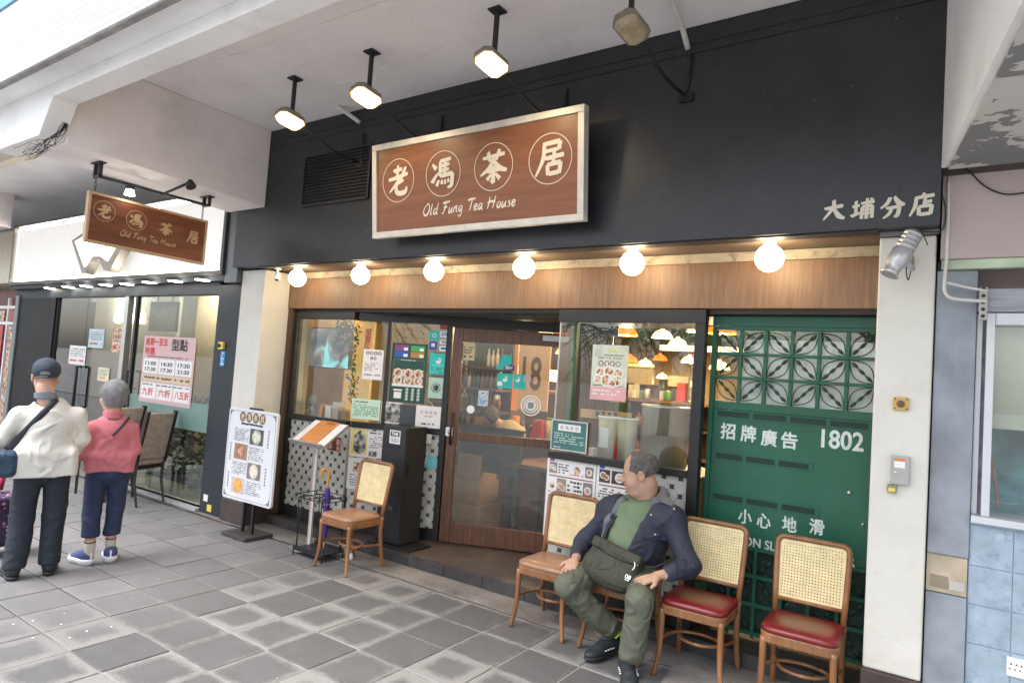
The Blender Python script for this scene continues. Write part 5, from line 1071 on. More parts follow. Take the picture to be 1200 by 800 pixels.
# ------------------------------------------------------------------ flood lamps on drop rods
def flood(px,py,rodx,rody,lit,label):
    R=at_z(rodx,rody,3.978); Y=R.y; c=at_y(px,py,Y); t=thing('flood_lamp',label,'flood lamp',(R.x,Y,R.z),'flood lamps above the signboard')
    # head tilts towards the sign: long axis along X
    ux=Vector((.10,.97,-.16)).normalized(); fwd=Vector((.28,-.22,-.93)); fwd=(fwd-ux*fwd.dot(ux)).normalized(); up=ux.cross(fwd)
    F=Frame(c,ux,up)   # n = ux x up
    if F.n.dot(fwd)<0: F=Frame(c,-ux,up)
    L,H=.118,.074
    def oct_(s): a,b=L*s,H*s; k=.035*s; return [(-a+k,-b),(a-k,-b),(a,-b+k),(a,b-k),(a-k,b),(-a+k,b),(-a,b-k),(-a,-b+k)]
    m=MB(); m.prism(F,oct_(.98),-.03,.0); m.prism(F,oct_(.72),-.06,-.0301); m.tube([F.p(-L*.6,0,-.05),F.p(-L*.6,0,-.08)],.02,n=10)
    part('housing', m, M('weathered lamp grey',(0.30,0.27,0.22),.5,metal=.3,var=.25,scale=14), t, bev=.004)
    rim=MB(); o1=oct_(1.02); o2=oct_(.9); n=8
    rim.prism(F,o1,.0005,.012); part('lens_rim', rim, MATS['weathered lamp grey'], t)
    ln=MB(); a=oct_(.93); b=oct_(.70); V=[F.p(x,y,.0125) for x,y in a]+[F.p(x,y,.045) for x,y in b]; ln.add(V,[(i,(i+1)%8,(i+1)%8+8,i+8) for i in range(8)]+[tuple(range(8,16))])
    part('lens', ln, flood_glow if lit else M('dull amber lens',(0.42,0.34,0.22),.25,var=.25,scale=12), t)
    m=MB(); J=F.p(0,.0,-.06); m.box(R.x-.013,R.x+.013,Y-.013,Y+.013,J.z,3.965); m.box(R.x-.045,R.x+.045,Y-.045,Y+.045,3.966,3.9785); m.tube([(R.x,Y,J.z+.01),F.p(0,0,-.04)],.018,n=8)
    part('drop_rod', m, rod_metal, t, bev=.002)
    if lit:
        sp=bpy.data.lights.new('flood_beam','SPOT'); sp.energy=7; sp.color=(1,.78,.45); sp.spot_size=math.radians(130); sp.spot_blend=.8; sp.shadow_soft_size=.06
        so=bpy.data.objects.new('flood_beam',sp); COL.objects.link(so); so.parent=t; so.location=F.p(0,0,.06)-Vector((R.x,Y,R.z)); so.rotation_euler=Vector((-.15,-.55,1)).to_track_quat('Z','Y').to_euler()
    m=MB(); w0=c+ux*(L*.8)+Vector((0,0,.02)); w1=Vector((c.x+.10,3.893,c.z-.16)); m.tube([w0,(w0+w1)/2+Vector((0,0,-.05)),w1],.011,n=6,sub=4); m.tube([w1,w1+Vector((.03,-.01,.26))],.008,n=6); m.fb(FY(3.899),w1.x-.04,w1.x+.05,w1.z-.04,w1.z+.015,0,.02)
    part('cable_stay', m, black_metal, t)
    return t
flood(340,140,346,92,True,'lit flood lamp on a drop rod, leftmost of four above the black board')
flood(429,113,436,61,True,'lit flood lamp on a drop rod above the left end of the big signboard')
flood(576,74,583,12,True,'lit flood lamp on a drop rod above the right half of the big signboard')
flood(740,33,742,-25,False,'unlit flood lamp with dull lens, rightmost of four')
for (pts_,lab) in (([(352,98),(366,103),(392,122),(422,144)],'white plastic conduit from the leftmost flood lamp down to the black board'),([(783,-8),(793,14),(800,34),(806,57)],'white plastic conduit running from the ceiling onto the board right of the unlit lamp')):
    Ps=[at_y(x,y,3.45+.43*i/3) for i,(x,y) in enumerate(pts_)]; solid('conduit', MB().tube(Ps,.018,n=8,sub=3), clear_plastic, lab,'conduit')
# ------------------------------------------------------------------ globe lamps under the board
for k,(x,y) in enumerate(((348.5,326),(422.5,322.5),(508.5,318),(614,313.5),(741,308.5),(901.5,302.5))):
    c=at_y(x,y,4.05); q=to_px(c); r=.082
    t=thing('globe_lamp',['round white globe lamp nearest the left pillar','second globe lamp from the left pillar','third globe lamp, above the post between window and door','fourth globe lamp, above the timber door','fifth globe lamp, above the glazed kitchen bay','globe lamp nearest the right pillar, above the green gate'][k],'globe lamp',(c.x,4.05,2.61),'glowing globe lamps under the black board')
    part('globe', MB().sphere(c,r,28,16), bulb, t); part('lamp_cap', MB().lathe((c.x,4.05,2.611),[(.038,0),(.038,-.045),(.030,-.05),(0,-.05)],20), white_ink, t)
# small security camera under the soffit and silver lamp on the right pillar
c=at_y(325,323,4.0); t=thing('security_camera','small white security camera beside the leftmost globe lamp','camera',(c.x,4.0,2.6))
part('camera_mount', MB().lathe((c.x,4.0,2.598),[(0,0),(.035,0),(.035,-.012),(.01,-.014),(.01,-.05),(0,-.05)],14), white_ink, t)
part('camera_body', MB().lathe((c.x+.0,4.0,2.545),[(0,.0),(.024,0),(.030,-.06),(.026,-.075),(0,-.07)],14,(-.35,.25,1)), white_ink, t)
part('camera_eye', MB().lathe(Vector((c.x,4.0,2.545))-Vector((-.35,.25,1)).normalized()*.0755,[(.018,0),(.0,-.001)],12,(-.35,.25,1)), ink, t)
A=at_y(1072,272,3.86); B=at_y(1042,322,3.80); t=thing('wall_lamp','silver ribbed cylindrical lamp head tilted down on the right pillar','wall lamp',(A+B)/2)
d=(B-A); L=d.length; d.normalize()
prof=[(0,0),(.034,0)]
for k in range(1,9): prof+=[(.034 if k%2 else .046,.012*k),(.046 if k%2 else .034,.012*k)]
part('ribbed_body', MB().lathe(A,prof[:18]+[(.046,.11),(.050,.115),(.050,L*.72),(.038,L*.8),(.036,L*.92),(.046,L),(.04,L),(0,L*.9)],24,d), M('cast aluminium',(0.55,0.55,0.56),.35,metal=.6,var=.1,scale=14), t)
part('mount_arm', MB().tube([A+d*.14,A+d*.14+Vector((.05,.06,-.06)),at_y(1068,302,4.015)],.014,n=8), MATS['cast aluminium'], t)
part('lead_wire', MB().tube([at_y(x,y,3.9+.03*i) for i,(x,y) in enumerate(((1066,305),(1062,315),(1064,328),(1067,318),(1066,306)))],.003,n=5,sub=4).tube([A,at_y(1076,267,3.88),at_y(1082,275,3.9),at_y(1087,287,3.95)],.003,n=5,sub=4), rod_metal, t)
# alarm button, lock box, padlock on the right pillar
Fp=FY(4.018)
a,b=Fp.px(1056,473); t=thing('alarm_button','yellow square alarm button high on the cream pillar','button',Fp.p(a,b)); part('plate', MB().fb(Fp,a-.05*.72,a+.05*.72,b-.034,b+.034,0,.02), M('yellowed plastic',(0.60,0.40,0.12),.5,var=.1), t, bev=.004); part('push_button', MB().lathe(Fp.p(a,b,.02),[(.018,0),(.018,.012),(.01,.016),(0,.016)],16,(0,-1,0)), M('brown knob',(0.14,0.08,0.06),.5), t)
m=MB(); 
for sx in (-1,1):
    for sy in (-1,1): m.lathe(Fp.p(a+sx*.027,b+sy*.025,.02),[(.004,0),(.004,.002),(0,.002)],8,(0,-1,0))
part('screw', m, ink, t)
a0,a1,b0,b1=Fp.rect([(1045,533),(1067,535),(1065,568),(1044,566)]); t=thing('lock_box','flat grey metal switch box with orange label on the cream pillar','box',Fp.p(a0,b0))
part('box_body', MB().fb(Fp,a0,a1,b0,b1,0,.03), M('grey box metal',(0.42,0.41,0.40),.4,metal=.5,var=.1), t, bev=.003); part('orange_label', MB().fb(Fp,a0+.015,a1-.02,b1-.025,b1-.012,.0302,.031), orange_ink, t); part('white_label', MB().fb(Fp,a0+.015,a1-.02,b1-.06,b1-.027,.0302,.031), white_ink, t); part('keyhole', MB().lathe(Fp.p(a0+.022,b0+.06,.03),[(.008,0),(.008,.003),(0,.003)],12,(0,-1,0)), steel, t)
a,b=Fp.px(1045,572,.03); t=thing('padlock','worn padlock with a yellow patch hanging at the corner of the grey switch box','padlock',Fp.p(a,b,.03)); part('lock_body', MB().fb(Fp,a-.022,a+.022,b-.022,b+.018,.012,.035), M('worn green grey lock',(0.25,0.27,0.22),.5,metal=.4,var=.3,scale=20), t, bev=.004); part('shackle', MB().tube([Fp.p(a-.014,b+.018,.024),Fp.p(a-.014,b+.04,.024),Fp.p(a,b+.052,.024),Fp.p(a+.014,b+.04,.024),Fp.p(a+.014,b+.018,.024)],.004,n=6,sub=3), steel, t); part('yellow_patch', MB().fb(Fp,a-.016,a+.016,b-.015,b+.004,.0355,.0365), yellow_ink, t)
# ------------------------------------------------------------------ notices, stickers and posters
def sheet(name,label,F,pts,mat,c=.003,cat='notice',frame=None,grp=None):
    a0,a1,b0,b1=F.rect(pts,c); t=thing(name,label,cat,F.p(a0,b0,c),grp)
    part('sheet', MB().fb(F,a0,a1,b0,b1,c-.002,c), mat, t)
    if frame: 
        w_=.008; part('sheet_frame', MB().fb(F,a0-w_,a1+w_,b0-w_,b0-.0003,c-.004,c+.004).fb(F,a0-w_,a1+w_,b1+.0003,b1+w_,c-.004,c+.004).fb(F,a0-w_,a0-.0003,b0,b1,c-.004,c+.0035).fb(F,a1+.0003,a1+w_,b0,b1,c-.004,c+.0035), frame, t)
    return t,a0,a1,b0,b1,c+.0012
def heads(t,F,a0,a1,b,r,c,mt=ink,inkm=white_ink):
    m=MB(); g=MB(); n=4; 
    for k,ch in enumerate('老馮茶居'):
        a=a0+(a1-a0)*(k+.5)/n; m.disc(F,a,b,r,c,18); text(g,F,ch,a-r*.62,a+r*.62,b-r*.62,b+r*.62,c+.0006,.04)
    part('round_heading', m, mt, t); part('heading_character', g, inkm, t)
def prt(t,F,a0,a1,b0,b1,c,rows,mt=grey_ink,name='print',**k): m=MB(); lines(m,F,a0,a1,b0,b1,c,rows,rnd,**k); return part(name,m,mt,t) if m.f else None
t,a0,a1,b0,b1,c=sheet('notice','white notice with four round heading characters on the canted window',F2,[(427.4,408.5),(450.7,410.6),(446.5,445.7),(423,443.5)],paper)
heads(t,F2,a0+.02,a1-.02,b1-.035,.018,c); m=MB(); text(m,F2,'通告',a0+.07,a1-.07,b1-.10,b1-.07,c,.02); part('title',m,grey_ink,t); prt(t,F2,a0+.02,a1-.03,b0+.08,b1-.12,c,5); prt(t,F2,a0+.02,a1-.02,b0+.03,b0+.06,c,1)
t,a0,a1,b0,b1,c=sheet('notice','pale green printed notice standing on the window sill',F2,[(412.5,466),(445.9,469),(444.4,493.5),(411,489)],M('pale green paper',(0.55,0.72,0.58),.5,var=.03)); prt(t,F2,a0+.02,a1-.02,b0+.03,b1-.05,c,7,M('green ink',(0.08,.25,.15),.6,var=0)); prt(t,F2,a0+.03,a1-.05,b1-.04,b1-.02,c,1,ink)
t,a0,a1,b0,b1,c=sheet('notice','black and white cartoon-like photo sheet on the window sill',F2,[(447.5,470),(471.4,472.2),(469.9,496.7),(445.4,494.6)],paper); part('photo', MB().fb(F2,a0+.01,a1-.01,b0+.01,b1-.01,c-.001,c), mono, t)
t,a0,a1,b0,b1,c=sheet('menu_display','tall dark green menu display with food pictures and price grid in the window',F2,[(461.4,402.7),(500.7,404.2),(496,472.2),(456,469)],M('dark green display',(0.012,0.07,0.045),.3,var=.1),cat='menu display',frame=M('green display edge',(0.015,0.045,0.03),.4,var=.1)); H=b1-b0; Wd=a1-a0
for k,cc in enumerate((M('purple print',(0.25,0.05,0.22),.5,var=0),M('green print',(0.05,0.40,0.12),.5,var=0),blue_ink,M('brown print',(0.45,0.22,0.05),.5,var=0))):
    i,j=k%2,k//2; part('menu_tile', MB().fb(F2,a0+Wd*(.06+i*.47),a0+Wd*(.46+i*.47),b1-H*(.02+.11*j+.10),b1-H*(.02+.11*j),c-.001,c), cc, t)
m=MB()
for k in range(4): i,j=k%2,k//2; m.fb(F2,a0+Wd*(.32+i*.47),a0+Wd*(.44+i*.47),b1-H*(.02+.11*j+.09),b1-H*(.02+.11*j+.04),c,c+.0007)
part('price_tag', m, white_ink, t); prt(t,F2,a0+Wd*.25,a0+Wd*.75,b1-H*.29,b1-H*.265,c,1,white_ink)
part('outline', MB().fb(F2,a0+Wd*.05,a0+Wd*.95,b1-H*.275,b1-H*.272,c,c+.0005).fb(F2,a0+Wd*.05,a0+Wd*.055,b1-H*.42,b1-H*.276,c,c+.0005).fb(F2,a0+Wd*.945,a0+Wd*.95,b1-H*.42,b1-H*.276,c,c+.0005), M('mint line',(0.2,0.5,0.4),.5,var=0), t)
part('photo', MB().fb(F2,a0+Wd*.04,a0+Wd*.96,b1-H*.70,b1-H*.44,c-.001,c), food, t); m=MB(); g=MB()
for i in range(3):
    for j in range(2): m.disc(F2,a0+Wd*(.20+i*.30),b1-H*(.505+j*.13),Wd*.13,c+.0004,16); g.disc(F2,a0+Wd*(.20+i*.30),b1-H*(.505+j*.13),Wd*.09,c+.0008,14)
part('plate_picture', m, M('bowl white',(0.72,0.72,0.66),.5,var=.1), t); part('dish_picture', g, food_fine, t)
part('photo_backing', MB().fb(F2,a0+Wd*.04,a0+Wd*.96,b1-H*.74,b1-H*.701,c-.001,c), paper, t)
m=MB(); 
for i in range(3):
    for j in range(4): m.disc(F2,a0+Wd*(.5+i*.17),b0+H*(.05+j*.055),Wd*.045,c,12)
part('dot_grid', m, M('grey dots',(0.45,0.5,0.48),.5,var=0), t); m=MB(); m.fq(F2,a0+Wd*.12,a0+Wd*.34,b0+H*.05,b0+H*.16,c).fq(F2,a0+Wd*.1,a0+Wd*.36,b0+H*.18,b0+H*.21,c); part('label_patch', m, paper, t)
t,a0,a1,b0,b1,c=sheet('notice','white notice with pale red heading low beside the door post',F2,[(488,474.8),(517.7,476.5),(515.2,502),(486.2,499.9)],paper); m=MB(); text(m,F2,'老馮茶居',a0+.04,a1-.04,b1-.075,b1-.045,c,.01,space=1.5); part('red_heading',m,M('faded red ink',(0.6,0.25,0.22),.6,var=0),t); prt(t,F2,a0+.08,a1-.08,b0+.10,b1-.09,c,2,ink); prt(t,F2,a0+.06,a1-.06,b0+.02,b0+.05,c,1,ink)
t,a0,a1,b0,b1,c=sheet('sticker','small teal sticker with a white ring high on the window',F2,[(504,387),(515,388),(514,399),(503,398)],teal,cat='sticker'); m=MB(); m.ring(F2,(a0+a1)/2,(b0+b1)/2,.014,.02,c,20); part('ring_mark', m, white_ink, t)
t,a0,a1,b0,b1,c=sheet('sticker','blue payment sticker with a white square',F2,[(503.5,399.5),(512.4,400),(511.5,410),(502.7,409.5)],blue_ink,cat='sticker'); part('white_square', MB().fq(F2,a0+.02,a1-.02,b0+.03,b1-.02,c), white_ink, t)
for (pts_,lab,txt,mt,tm) in (([(516,378),(526,378.6),(525.5,386),(515.5,385.4)],'grey card payment sticker with two round marks','',M('dark grey sticker',(0.1,0.09,0.09),.4,var=0),red_ink),([(516,388),(526.3,388.7),(525.6,395.4),(515.6,395)],'white card payment sticker lettered JCB','JCB',white_ink,blue_ink),([(515.6,398),(525.6,398.5),(525,403.4),(515,403)],'white card payment sticker lettered VISA','VISA',white_ink,blue_ink),([(515,405),(525,405.5),(524.5,411.6),(514.7,411)],'white card payment sticker with a blue bar','',white_ink,blue_ink)):
    t,a0,a1,b0,b1,c=sheet('card_sticker',lab,F2,pts_,mt,cat='sticker',grp='card payment stickers on the window'); m=MB()
    if txt: text(m,F2,txt,a0+.012,a1-.012,b0+.01,b1-.01,c,.04)
    elif tm is red_ink: m.disc(F2,(a0+a1)/2-.01,(b0+b1)/2,.016,c,14).disc(F2,(a0+a1)/2+.01,(b0+b1)/2,.016,c+.0005,14)
    else: m.fq(F2,a0+.015,a1-.015,b0+.015,b1-.015,c)
    part('mark', m, tm, t)
def hopper(mb,F,a,b,s,c):      # small leaping-animal delivery mark
    mb.flat(F,[(a-.3*s,b-.5*s),(a+.25*s,b-.5*s),(a+.5*s,b-.1*s),(a+.42*s,b+.15*s),(a+.15*s,b-.02*s),(a-.5*s,b+.0*s)],c); mb.flat(F,[(a-.05*s,b-.0*s),(a+.12*s,b-.0*s),(a+.18*s,b+.6*s),(a+.02*s,b+.55*s)],c+.0003); mb.flat(F,[(a+.25*s,b+.1*s),(a+.4*s,b+.1*s),(a+.5*s,b+.5*s),(a+.36*s,b+.5*s)],c+.0003); return mb
t,a0,a1,b0,b1,c=sheet('delivery_poster','large teal delivery poster with a white mark beside the menu display',F2,[(503.9,413.4),(525,414.8),(523,439.3),(502.4,437.6)],teal,cat='poster'); m=MB(); hopper(m,F2,(a0+a1)/2,b1-.07,.055,c); part('mark',m,white_ink,t); prt(t,F2,a0+.03,a1-.03,b0+.09,b1-.12,c,2,white_ink); prt(t,F2,a0+.02,a1-.02,b0+.03,b0+.07,c,1,MATS['green ink']); prt(t,F2,a0+.03,a1-.03,b0+.005,b0+.02,c,1,ink)
t,a0,a1,b0,b1,c=sheet('notice','pale green sheet with a dark circled character',F2,[(502.8,441.8),(520.5,443),(518.8,467),(501,465.9)],M('pale mint paper',(0.42,0.58,0.50),.5,var=.03)); m=MB(); m.ring(F2,(a0+a1)/2,(b0+b1)/2,.040,.045,c,24); text(m,F2,'優',(a0+a1)/2-.028,(a0+a1)/2+.028,(b0+b1)/2-.028,(b0+b1)/2+.028,c,.04); part('circled_character',m,ink,t)
a0,a1,b0,b1=F2.rect([(469,474),(487,475),(486,500),(468,497)],.003); solid('dark_card', MB().fb(F2,a0,a1,b0,b1,.002,.006), M('charcoal card',(0.05,0.06,0.065),.5,var=.1), 'plain charcoal card behind the locker top','card')
# stickers on the door glass
FDg=Frame(F2.o-F2.n*.006,F2.u,F2.v)
def dst(label,pts,mat,cat='sticker',c=.002): return sheet('sticker',label,FDg,pts,mat,c,cat,grp=None)
t,a0,a1,b0,b1,c=dst('yellowed notice at the top left of the door glass',[(541.8,401),(557.2,402.5),(555.5,423),(541,421)],M('yellowed paper',(0.62,0.52,0.30),.5,var=.05),'notice'); prt(t,FDg,a0+.02,a1-.02,b0+.06,b1-.03,c,3,MATS['brown knob']); prt(t,FDg,a0+.02,a1-.02,b0+.02,b0+.05,c,1,ink)
t,a0,a1,b0,b1,c=dst('teal bird-shaped sticker on the door glass',[(589,417.5),(598,418),(597.5,426),(588,425.5)],teal)
m=MB(); m.flat(FDg,[(a0-.03,b0-.02),(a0,b1+.02),(a1,b1+.01),(a1+.01,b1+.04),(a1+.02,b0),(a1-.03,b0-.03)],c); part('wing', m, teal, t)
t,a0,a1,b0,b1,c=dst('purple pill-shaped sticker with white characters',[(590,427.5),(603,429),(603,434),(590,433)],M('purple sticker',(0.12,0.02,0.22),.5,var=0)); m=MB(); text(m,FDg,'營業中',a0+.02,a1-.02,b0+.008,b1-.008,c,.03); part('lettering',m,white_ink,t)
t,a0,a1,b0,b1,c=dst('teal round-cornered sticker left of the purple one',[(582,427),(590,427.5),(590,433),(581.5,432.5)],teal)
t,a0,a1,b0,b1,c=dst('teal square delivery sticker, left one of two',[(583.3,437),(600.8,438),(600.2,455.5),(582.3,454)],teal); m=MB(); hopper(m,FDg,(a0+a1)/2,b1-.05,.05,c); m.fq(FDg,a0,a0+.05,b0+.02,b0+.06,c); part('mark',m,white_ink,t)
t,a0,a1,b0,b1,c=dst('teal square delivery sticker, right one of two',[(602,438),(617,439),(616.4,456),(601.5,455.5)],teal); m=MB(); hopper(m,FDg,(a0+a1)/2-.02,b1-.05,.045,c); part('mark',m,white_ink,t)
t,a0,a1,b0,b1,c=dst('pale blue note with red heading on the door glass',[(561,457),(572.5,458),(571.5,476.5),(559.8,474.5)],M('pale blue sheet',(0.5,0.62,0.68),.5),'notice'); prt(t,FDg,a0+.01,a1-.01,b1-.04,b1-.01,c,1,red_ink); prt(t,FDg,a0+.01,a1-.01,b0+.02,b1-.05,c,4,blue_ink)
a,b=FDg.px(583,465,.002); m=MB(); m.flat(FDg,[(a+(.035 if k%2 else .018)*math.cos(k*PI/6),b+(.030 if k%2 else .016)*math.sin(k*PI/6)) for k in range(12)],.003); solid('sticker', m, cream_ink,'cream flower-shaped sticker on the door glass','sticker')
a,b=FDg.px(622,475,.002); t=thing('sticker','large square clear sticker with a round white emblem low on the door glass','sticker',FDg.p(a,b)); m=MB(); R=.095
for r0,r1 in ((R-.012,R),(R-.035,R-.025),(.03,.05)): m.ring(FDg,a,b,r0,r1,.003,36)
part('round_emblem', m, white_ink, t); m=MB(); text(m,FDg,'茶',a-.03,a+.03,b-.03,b+.03,.004,.04); part('emblem_character', m, M('teal grey ink',(0.1,.3,.32),.5,var=0), t)
for k in range(12): pass
a,b=FDg.px(618,444,.003); t=thing('sticker','pinkish translucent round sticker over the right teal square','sticker',FDg.p(a,b)); part('disc', MB().disc(FDg,a,b,.038,.005,24), M('milky round sticker',(0.6,0.52,0.5),.4,alpha=.7), t)
t,a0,a1,b0,b1,c=sheet('notice','small white label with a dark sign on the door frame',F2,[(522.5,500),(530.5,500.6),(529.8,511),(522,510.3)],paper,.022); m=MB(); m.ring(F2,(a0+a1)/2,(b0+b1)/2,.009,.014,c,16); m.fq(F2,(a0+a1)/2-.01,(a0+a1)/2+.01,(b0+b1)/2-.022,(b0+b1)/2-.014,c); part('print',m,ink,t)
# bay: food poster, framed green notice
t,a0,a1,b0,b1,c=sheet('food_poster','tall menu poster with bowls of food and pink foot, hung inside the kitchen bay',FB,[(695.1,403.9),(736.3,404.5),(733.5,470.5),(691,467.5)],M('pale mint poster',(0.55,0.60,0.50),.5,var=.15,scale=12),.004,'poster'); H=b1-b0;Wd=a1-a0
part('pink_foot', MB().fb(FB,a0,a1,b0,b0+H*.24,c-.001,c), M('pink foot paper',(0.66,0.36,0.40),.5,var=.08,scale=10), t); prt(t,FB,a0+.02,a1-.02,b0+.03,b0+H*.2,c+.001,2,cream_ink)
heads(t,FB,a0+Wd*.18,a1-Wd*.18,b0+H*.66,.020,c,MATS['brown knob']); m=MB(); g=MB(); gg=MB()
for k,(x,y,r) in enumerate(((.25,.50,.040),(.5,.52,.046),(.76,.49,.042),(.2,.38,.036),(.45,.36,.05),(.75,.36,.042),(.6,.30,.034))):
    m.disc(FB,a0+Wd*x,b0+H*y,r,c+.0004*k,20); g.disc(FB,a0+Wd*x,b0+H*y,r*.72,c+.0004*k+.0002,16)
part('bowl_picture', m, M('bowl white',(0.72,0.72,0.66),.5,var=.1), t); part('food_picture', g, food_fine, t)
part('corner_square', MB().fq(FB,a0+.02,a0+.075,b1-.085,b1-.03,c), M('grey dots',(0.4,.4,.4)), t); prt(t,FB,a0+.10,a1-.03,b1-.06,b1-.03,c,1,M('yellow green ink',(0.6,0.6,0.1),.5,var=0)); prt(t,FB,a0+.03,a1-.03,b0+H*.74,b0+H*.84,c,2,grey_ink); prt(t,FB,a0+.02,a1-.02,b0+H*.245,b0+H*.28,c,1,ink)
t,a0,a1,b0,b1,c=sheet('framed_notice','green framed notice with white print standing at the corner of the bay sill',FB,[(648.5,492.3),(687.9,496),(686,529),(645.6,525.4)],M('dark teal notice',(0.05,0.16,0.15),.4,var=.1),.02,'notice',frame=M('silver thin frame',(.6,.62,.6),.35,metal=.4)); H=b1-b0
part('title_patch', MB().fb(FB,a0+.05,a1-.05,b1-H*.34,b1-H*.10,c-.001,c), paper, t); m=MB(); text(m,FB,'老馮茶居',a0+.065,a1-.065,b1-H*.29,b1-H*.15,c+.001,.0,space=1.4); part('title',m,grey_ink,t); prt(t,FB,a0+.02,a1-.02,b0+H*.2,b0+H*.6,c,5,M('mint ink',(.45,.6,.55),.5,var=0)); prt(t,FB,a0+.02,a0+.12,b0+H*.04,b0+H*.10,c,1,white_ink)
# menus below the bay
M('brown noodles',(0.36,0.16,0.06),.5,var=.5,scale=45); M('salmon dish',(0.6,0.3,0.24),.5,var=.3,scale=30)
def menu_sheet(label,F,pts,c0,seed,hd):
    t,a0,a1,b0,b1,c=sheet('menu_poster',label,F,pts,paper,c0,'poster'); r=random.Random(seed); Wd=a1-a0;H=b1-b0
    n=0; ph=MB(); y=b1-.05
    part('logo_patch', MB().fb(F,a0+.02,a0+.06,b1-.045,b1-.012,c-.001,c), hd, t)
    while y>b0+.12:
        h=r.uniform(.07,.12); x=a0+.02
        while x<a1-.05:
            w_=r.uniform(.06,.13); w_=min(w_,a1-.02-x)
            q=r.random()
            if q<.55 and n<14:
                bgm=(M('dark photo ground',(0.05,0.035,0.03),.5,var=.3,scale=30),M('wood photo ground',(0.30,0.22,0.16),.5),M('grey photo ground',(.2,.18,.18),.5),food_fine)[r.randrange(4)]
                part('photo', MB().fb(F,x,x+w_,y-h,y,c-.001,c), bgm, t); n+=1; pm=MB(); fm=MB()
                for (fx_,fy_,fr_) in ((.35,.55,.30),(.68,.40,.26)) if r.random()<.6 else ((.5,.5,.38),): pm.disc(F,x+w_*fx_,y-h*(1-fy_),min(w_,h)*fr_,c+.0005,16); fm.disc(F,x+w_*fx_,y-h*(1-fy_),min(w_,h)*fr_*.68,c+.0009,12)
                part('plate_picture', pm, MATS['bowl white'], t, kind='stuff'); part('dish_picture', fm, (food_fine,MATS['brown noodles'],MATS['salmon dish'])[r.randrange(3)], t, kind='stuff')
            elif q<.8 and w_>.05:
                m=MB(); m.disc(F,x+w_/2,y-h/2,min(w_,h)*.36,c,16); part('dish_picture', m, food_fine, t)
                prt(t,F,x,x+w_,y-h,y-h*.82,c,1,red_ink)
            else: prt(t,F,x,x+w_,y-h,y,c,4,ink)
            x+=w_+.012
        y-=h+.014
        if r.random()<.3: part('red_rule', MB().fb(F,a0+.02,a1-.02,y-.010,y-.002,c-.001,c), M('maroon rule',(0.25,.04,.05),.5,var=0), t); y-=.02
    return t
FBt=Frame(FB.o,FB.u,FB.v)
menu_sheet('large photo menu sheet on the tiles behind the brown-seat chair by the door',FBt,[(642.5,532.2),(699.2,540.3),(693,640),(636,626)],-.003,4,M('purple logo',(0.35,0.1,0.4),.5,var=0))
menu_sheet('large photo menu sheet on the tiles behind the seated man',FBt,[(700.6,540.5),(760,549),(753,650),(694,640.5)],-.003,9,blue_ink)
# posters on the left tiled apron
t,a0,a1,b0,b1,c=sheet('news_poster','magazine poster with a monochrome photograph on a yellow ground, left of the locker',F2,[(410.5,497),(453.3,500.5),(450.6,538.6),(408.8,533)],paper,-.003,'poster'); Wd=a1-a0;H=b1-b0
part('yellow_ground', MB().fb(F2,a0+.02,a0+Wd*.5,b0+H*.08,b1-H*.12,c-.001,c), M('pale yellow print',(0.80,0.68,0.25),.5,var=.03), t); m=MB(); m.flat(F2,[(a0+Wd*.12,b0+H*.2),(a0+Wd*.3,b0+H*.08),(a0+Wd*.46,b0+H*.2),(a0+Wd*.46,b0+H*.7),(a0+Wd*.28,b0+H*.85),(a0+Wd*.12,b0+H*.66)],c+.0012); part('photo', m, mono, t)
prt(t,F2,a0+.02,a0+Wd*.3,b1-H*.09,b1-H*.03,c,1,red_ink); prt(t,F2,a0+Wd*.55,a1-.03,b0+H*.3,b1-H*.3,c,6,grey_ink); prt(t,F2,a0+Wd*.55,a1-.06,b1-H*.26,b1-H*.08,c,2,ink); m=MB(); text(m,F2,'紀錄',a0+Wd*.56,a0+Wd*.78,b0+H*.05,b0+H*.22,c,.04); part('title',m,ink,t)
t,a0,a1,b0,b1,c=sheet('news_poster','second white magazine poster below the yellow one, half behind the cane chair',F2,[(408.5,535),(450.4,539.6),(447,577),(405,571)],paper,-.003,'poster'); H=b1-b0; part('photo', MB().fb(F2,a0+.06,a0+.12,b0+H*.55,b0+H*.85,c-.001,c), food_fine, t); prt(t,F2,a0+.14,a1-.03,b0+H*.3,b1-.04,c,8,grey_ink); prt(t,F2,a0+.03,a0+.12,b0+H*.1,b0+H*.5,c,5,grey_ink)
t,a0,a1,b0,b1,c=sheet('food_picture_card','small picture card of red dishes behind the lectern',F1,[(384,510),(400.5,511.2),(399.4,529.5),(383.2,528)],paper,-.003,'card'); part('photo', MB().fb(F1,a0+.006,a1-.006,b0+.006,b1-.006,c-.001,c), M('maroon photo ground',(0.12,0.03,0.025),.5,var=.2), t); m=MB(); m.disc(F1,a0+.045,b0+.05,.032,c+.0006,16).disc(F1,a1-.045,b1-.055,.032,c+.0006,16).disc(F1,a1-.04,b0+.035,.025,c+.0006,16); part('dish_picture',m,M('salmon dish',(0.6,0.3,0.24),.5,var=.3,scale=30),t)
t,a0,a1,b0,b1,c=sheet('power_switch','white switched socket on the tiles beside the locker',F2,[(496,508),(506,509),(505,520),(495,519)],white_ink,.02,'socket'); m=MB(); m.tube([F2.p((a0+a1)/2,b0,.015),F2.p((a0+a1)/2+.01,b0-.1,.02),F2.p((a0+a1)/2-.01,b0-.2,.02),F2.p((a0+a1)/2-.07,b0-.3,.02),F2.p((a0+a1)/2-.12,b0-.3,.02)],.005,n=6,sub=5); part('white_lead',m,white_ink,t)
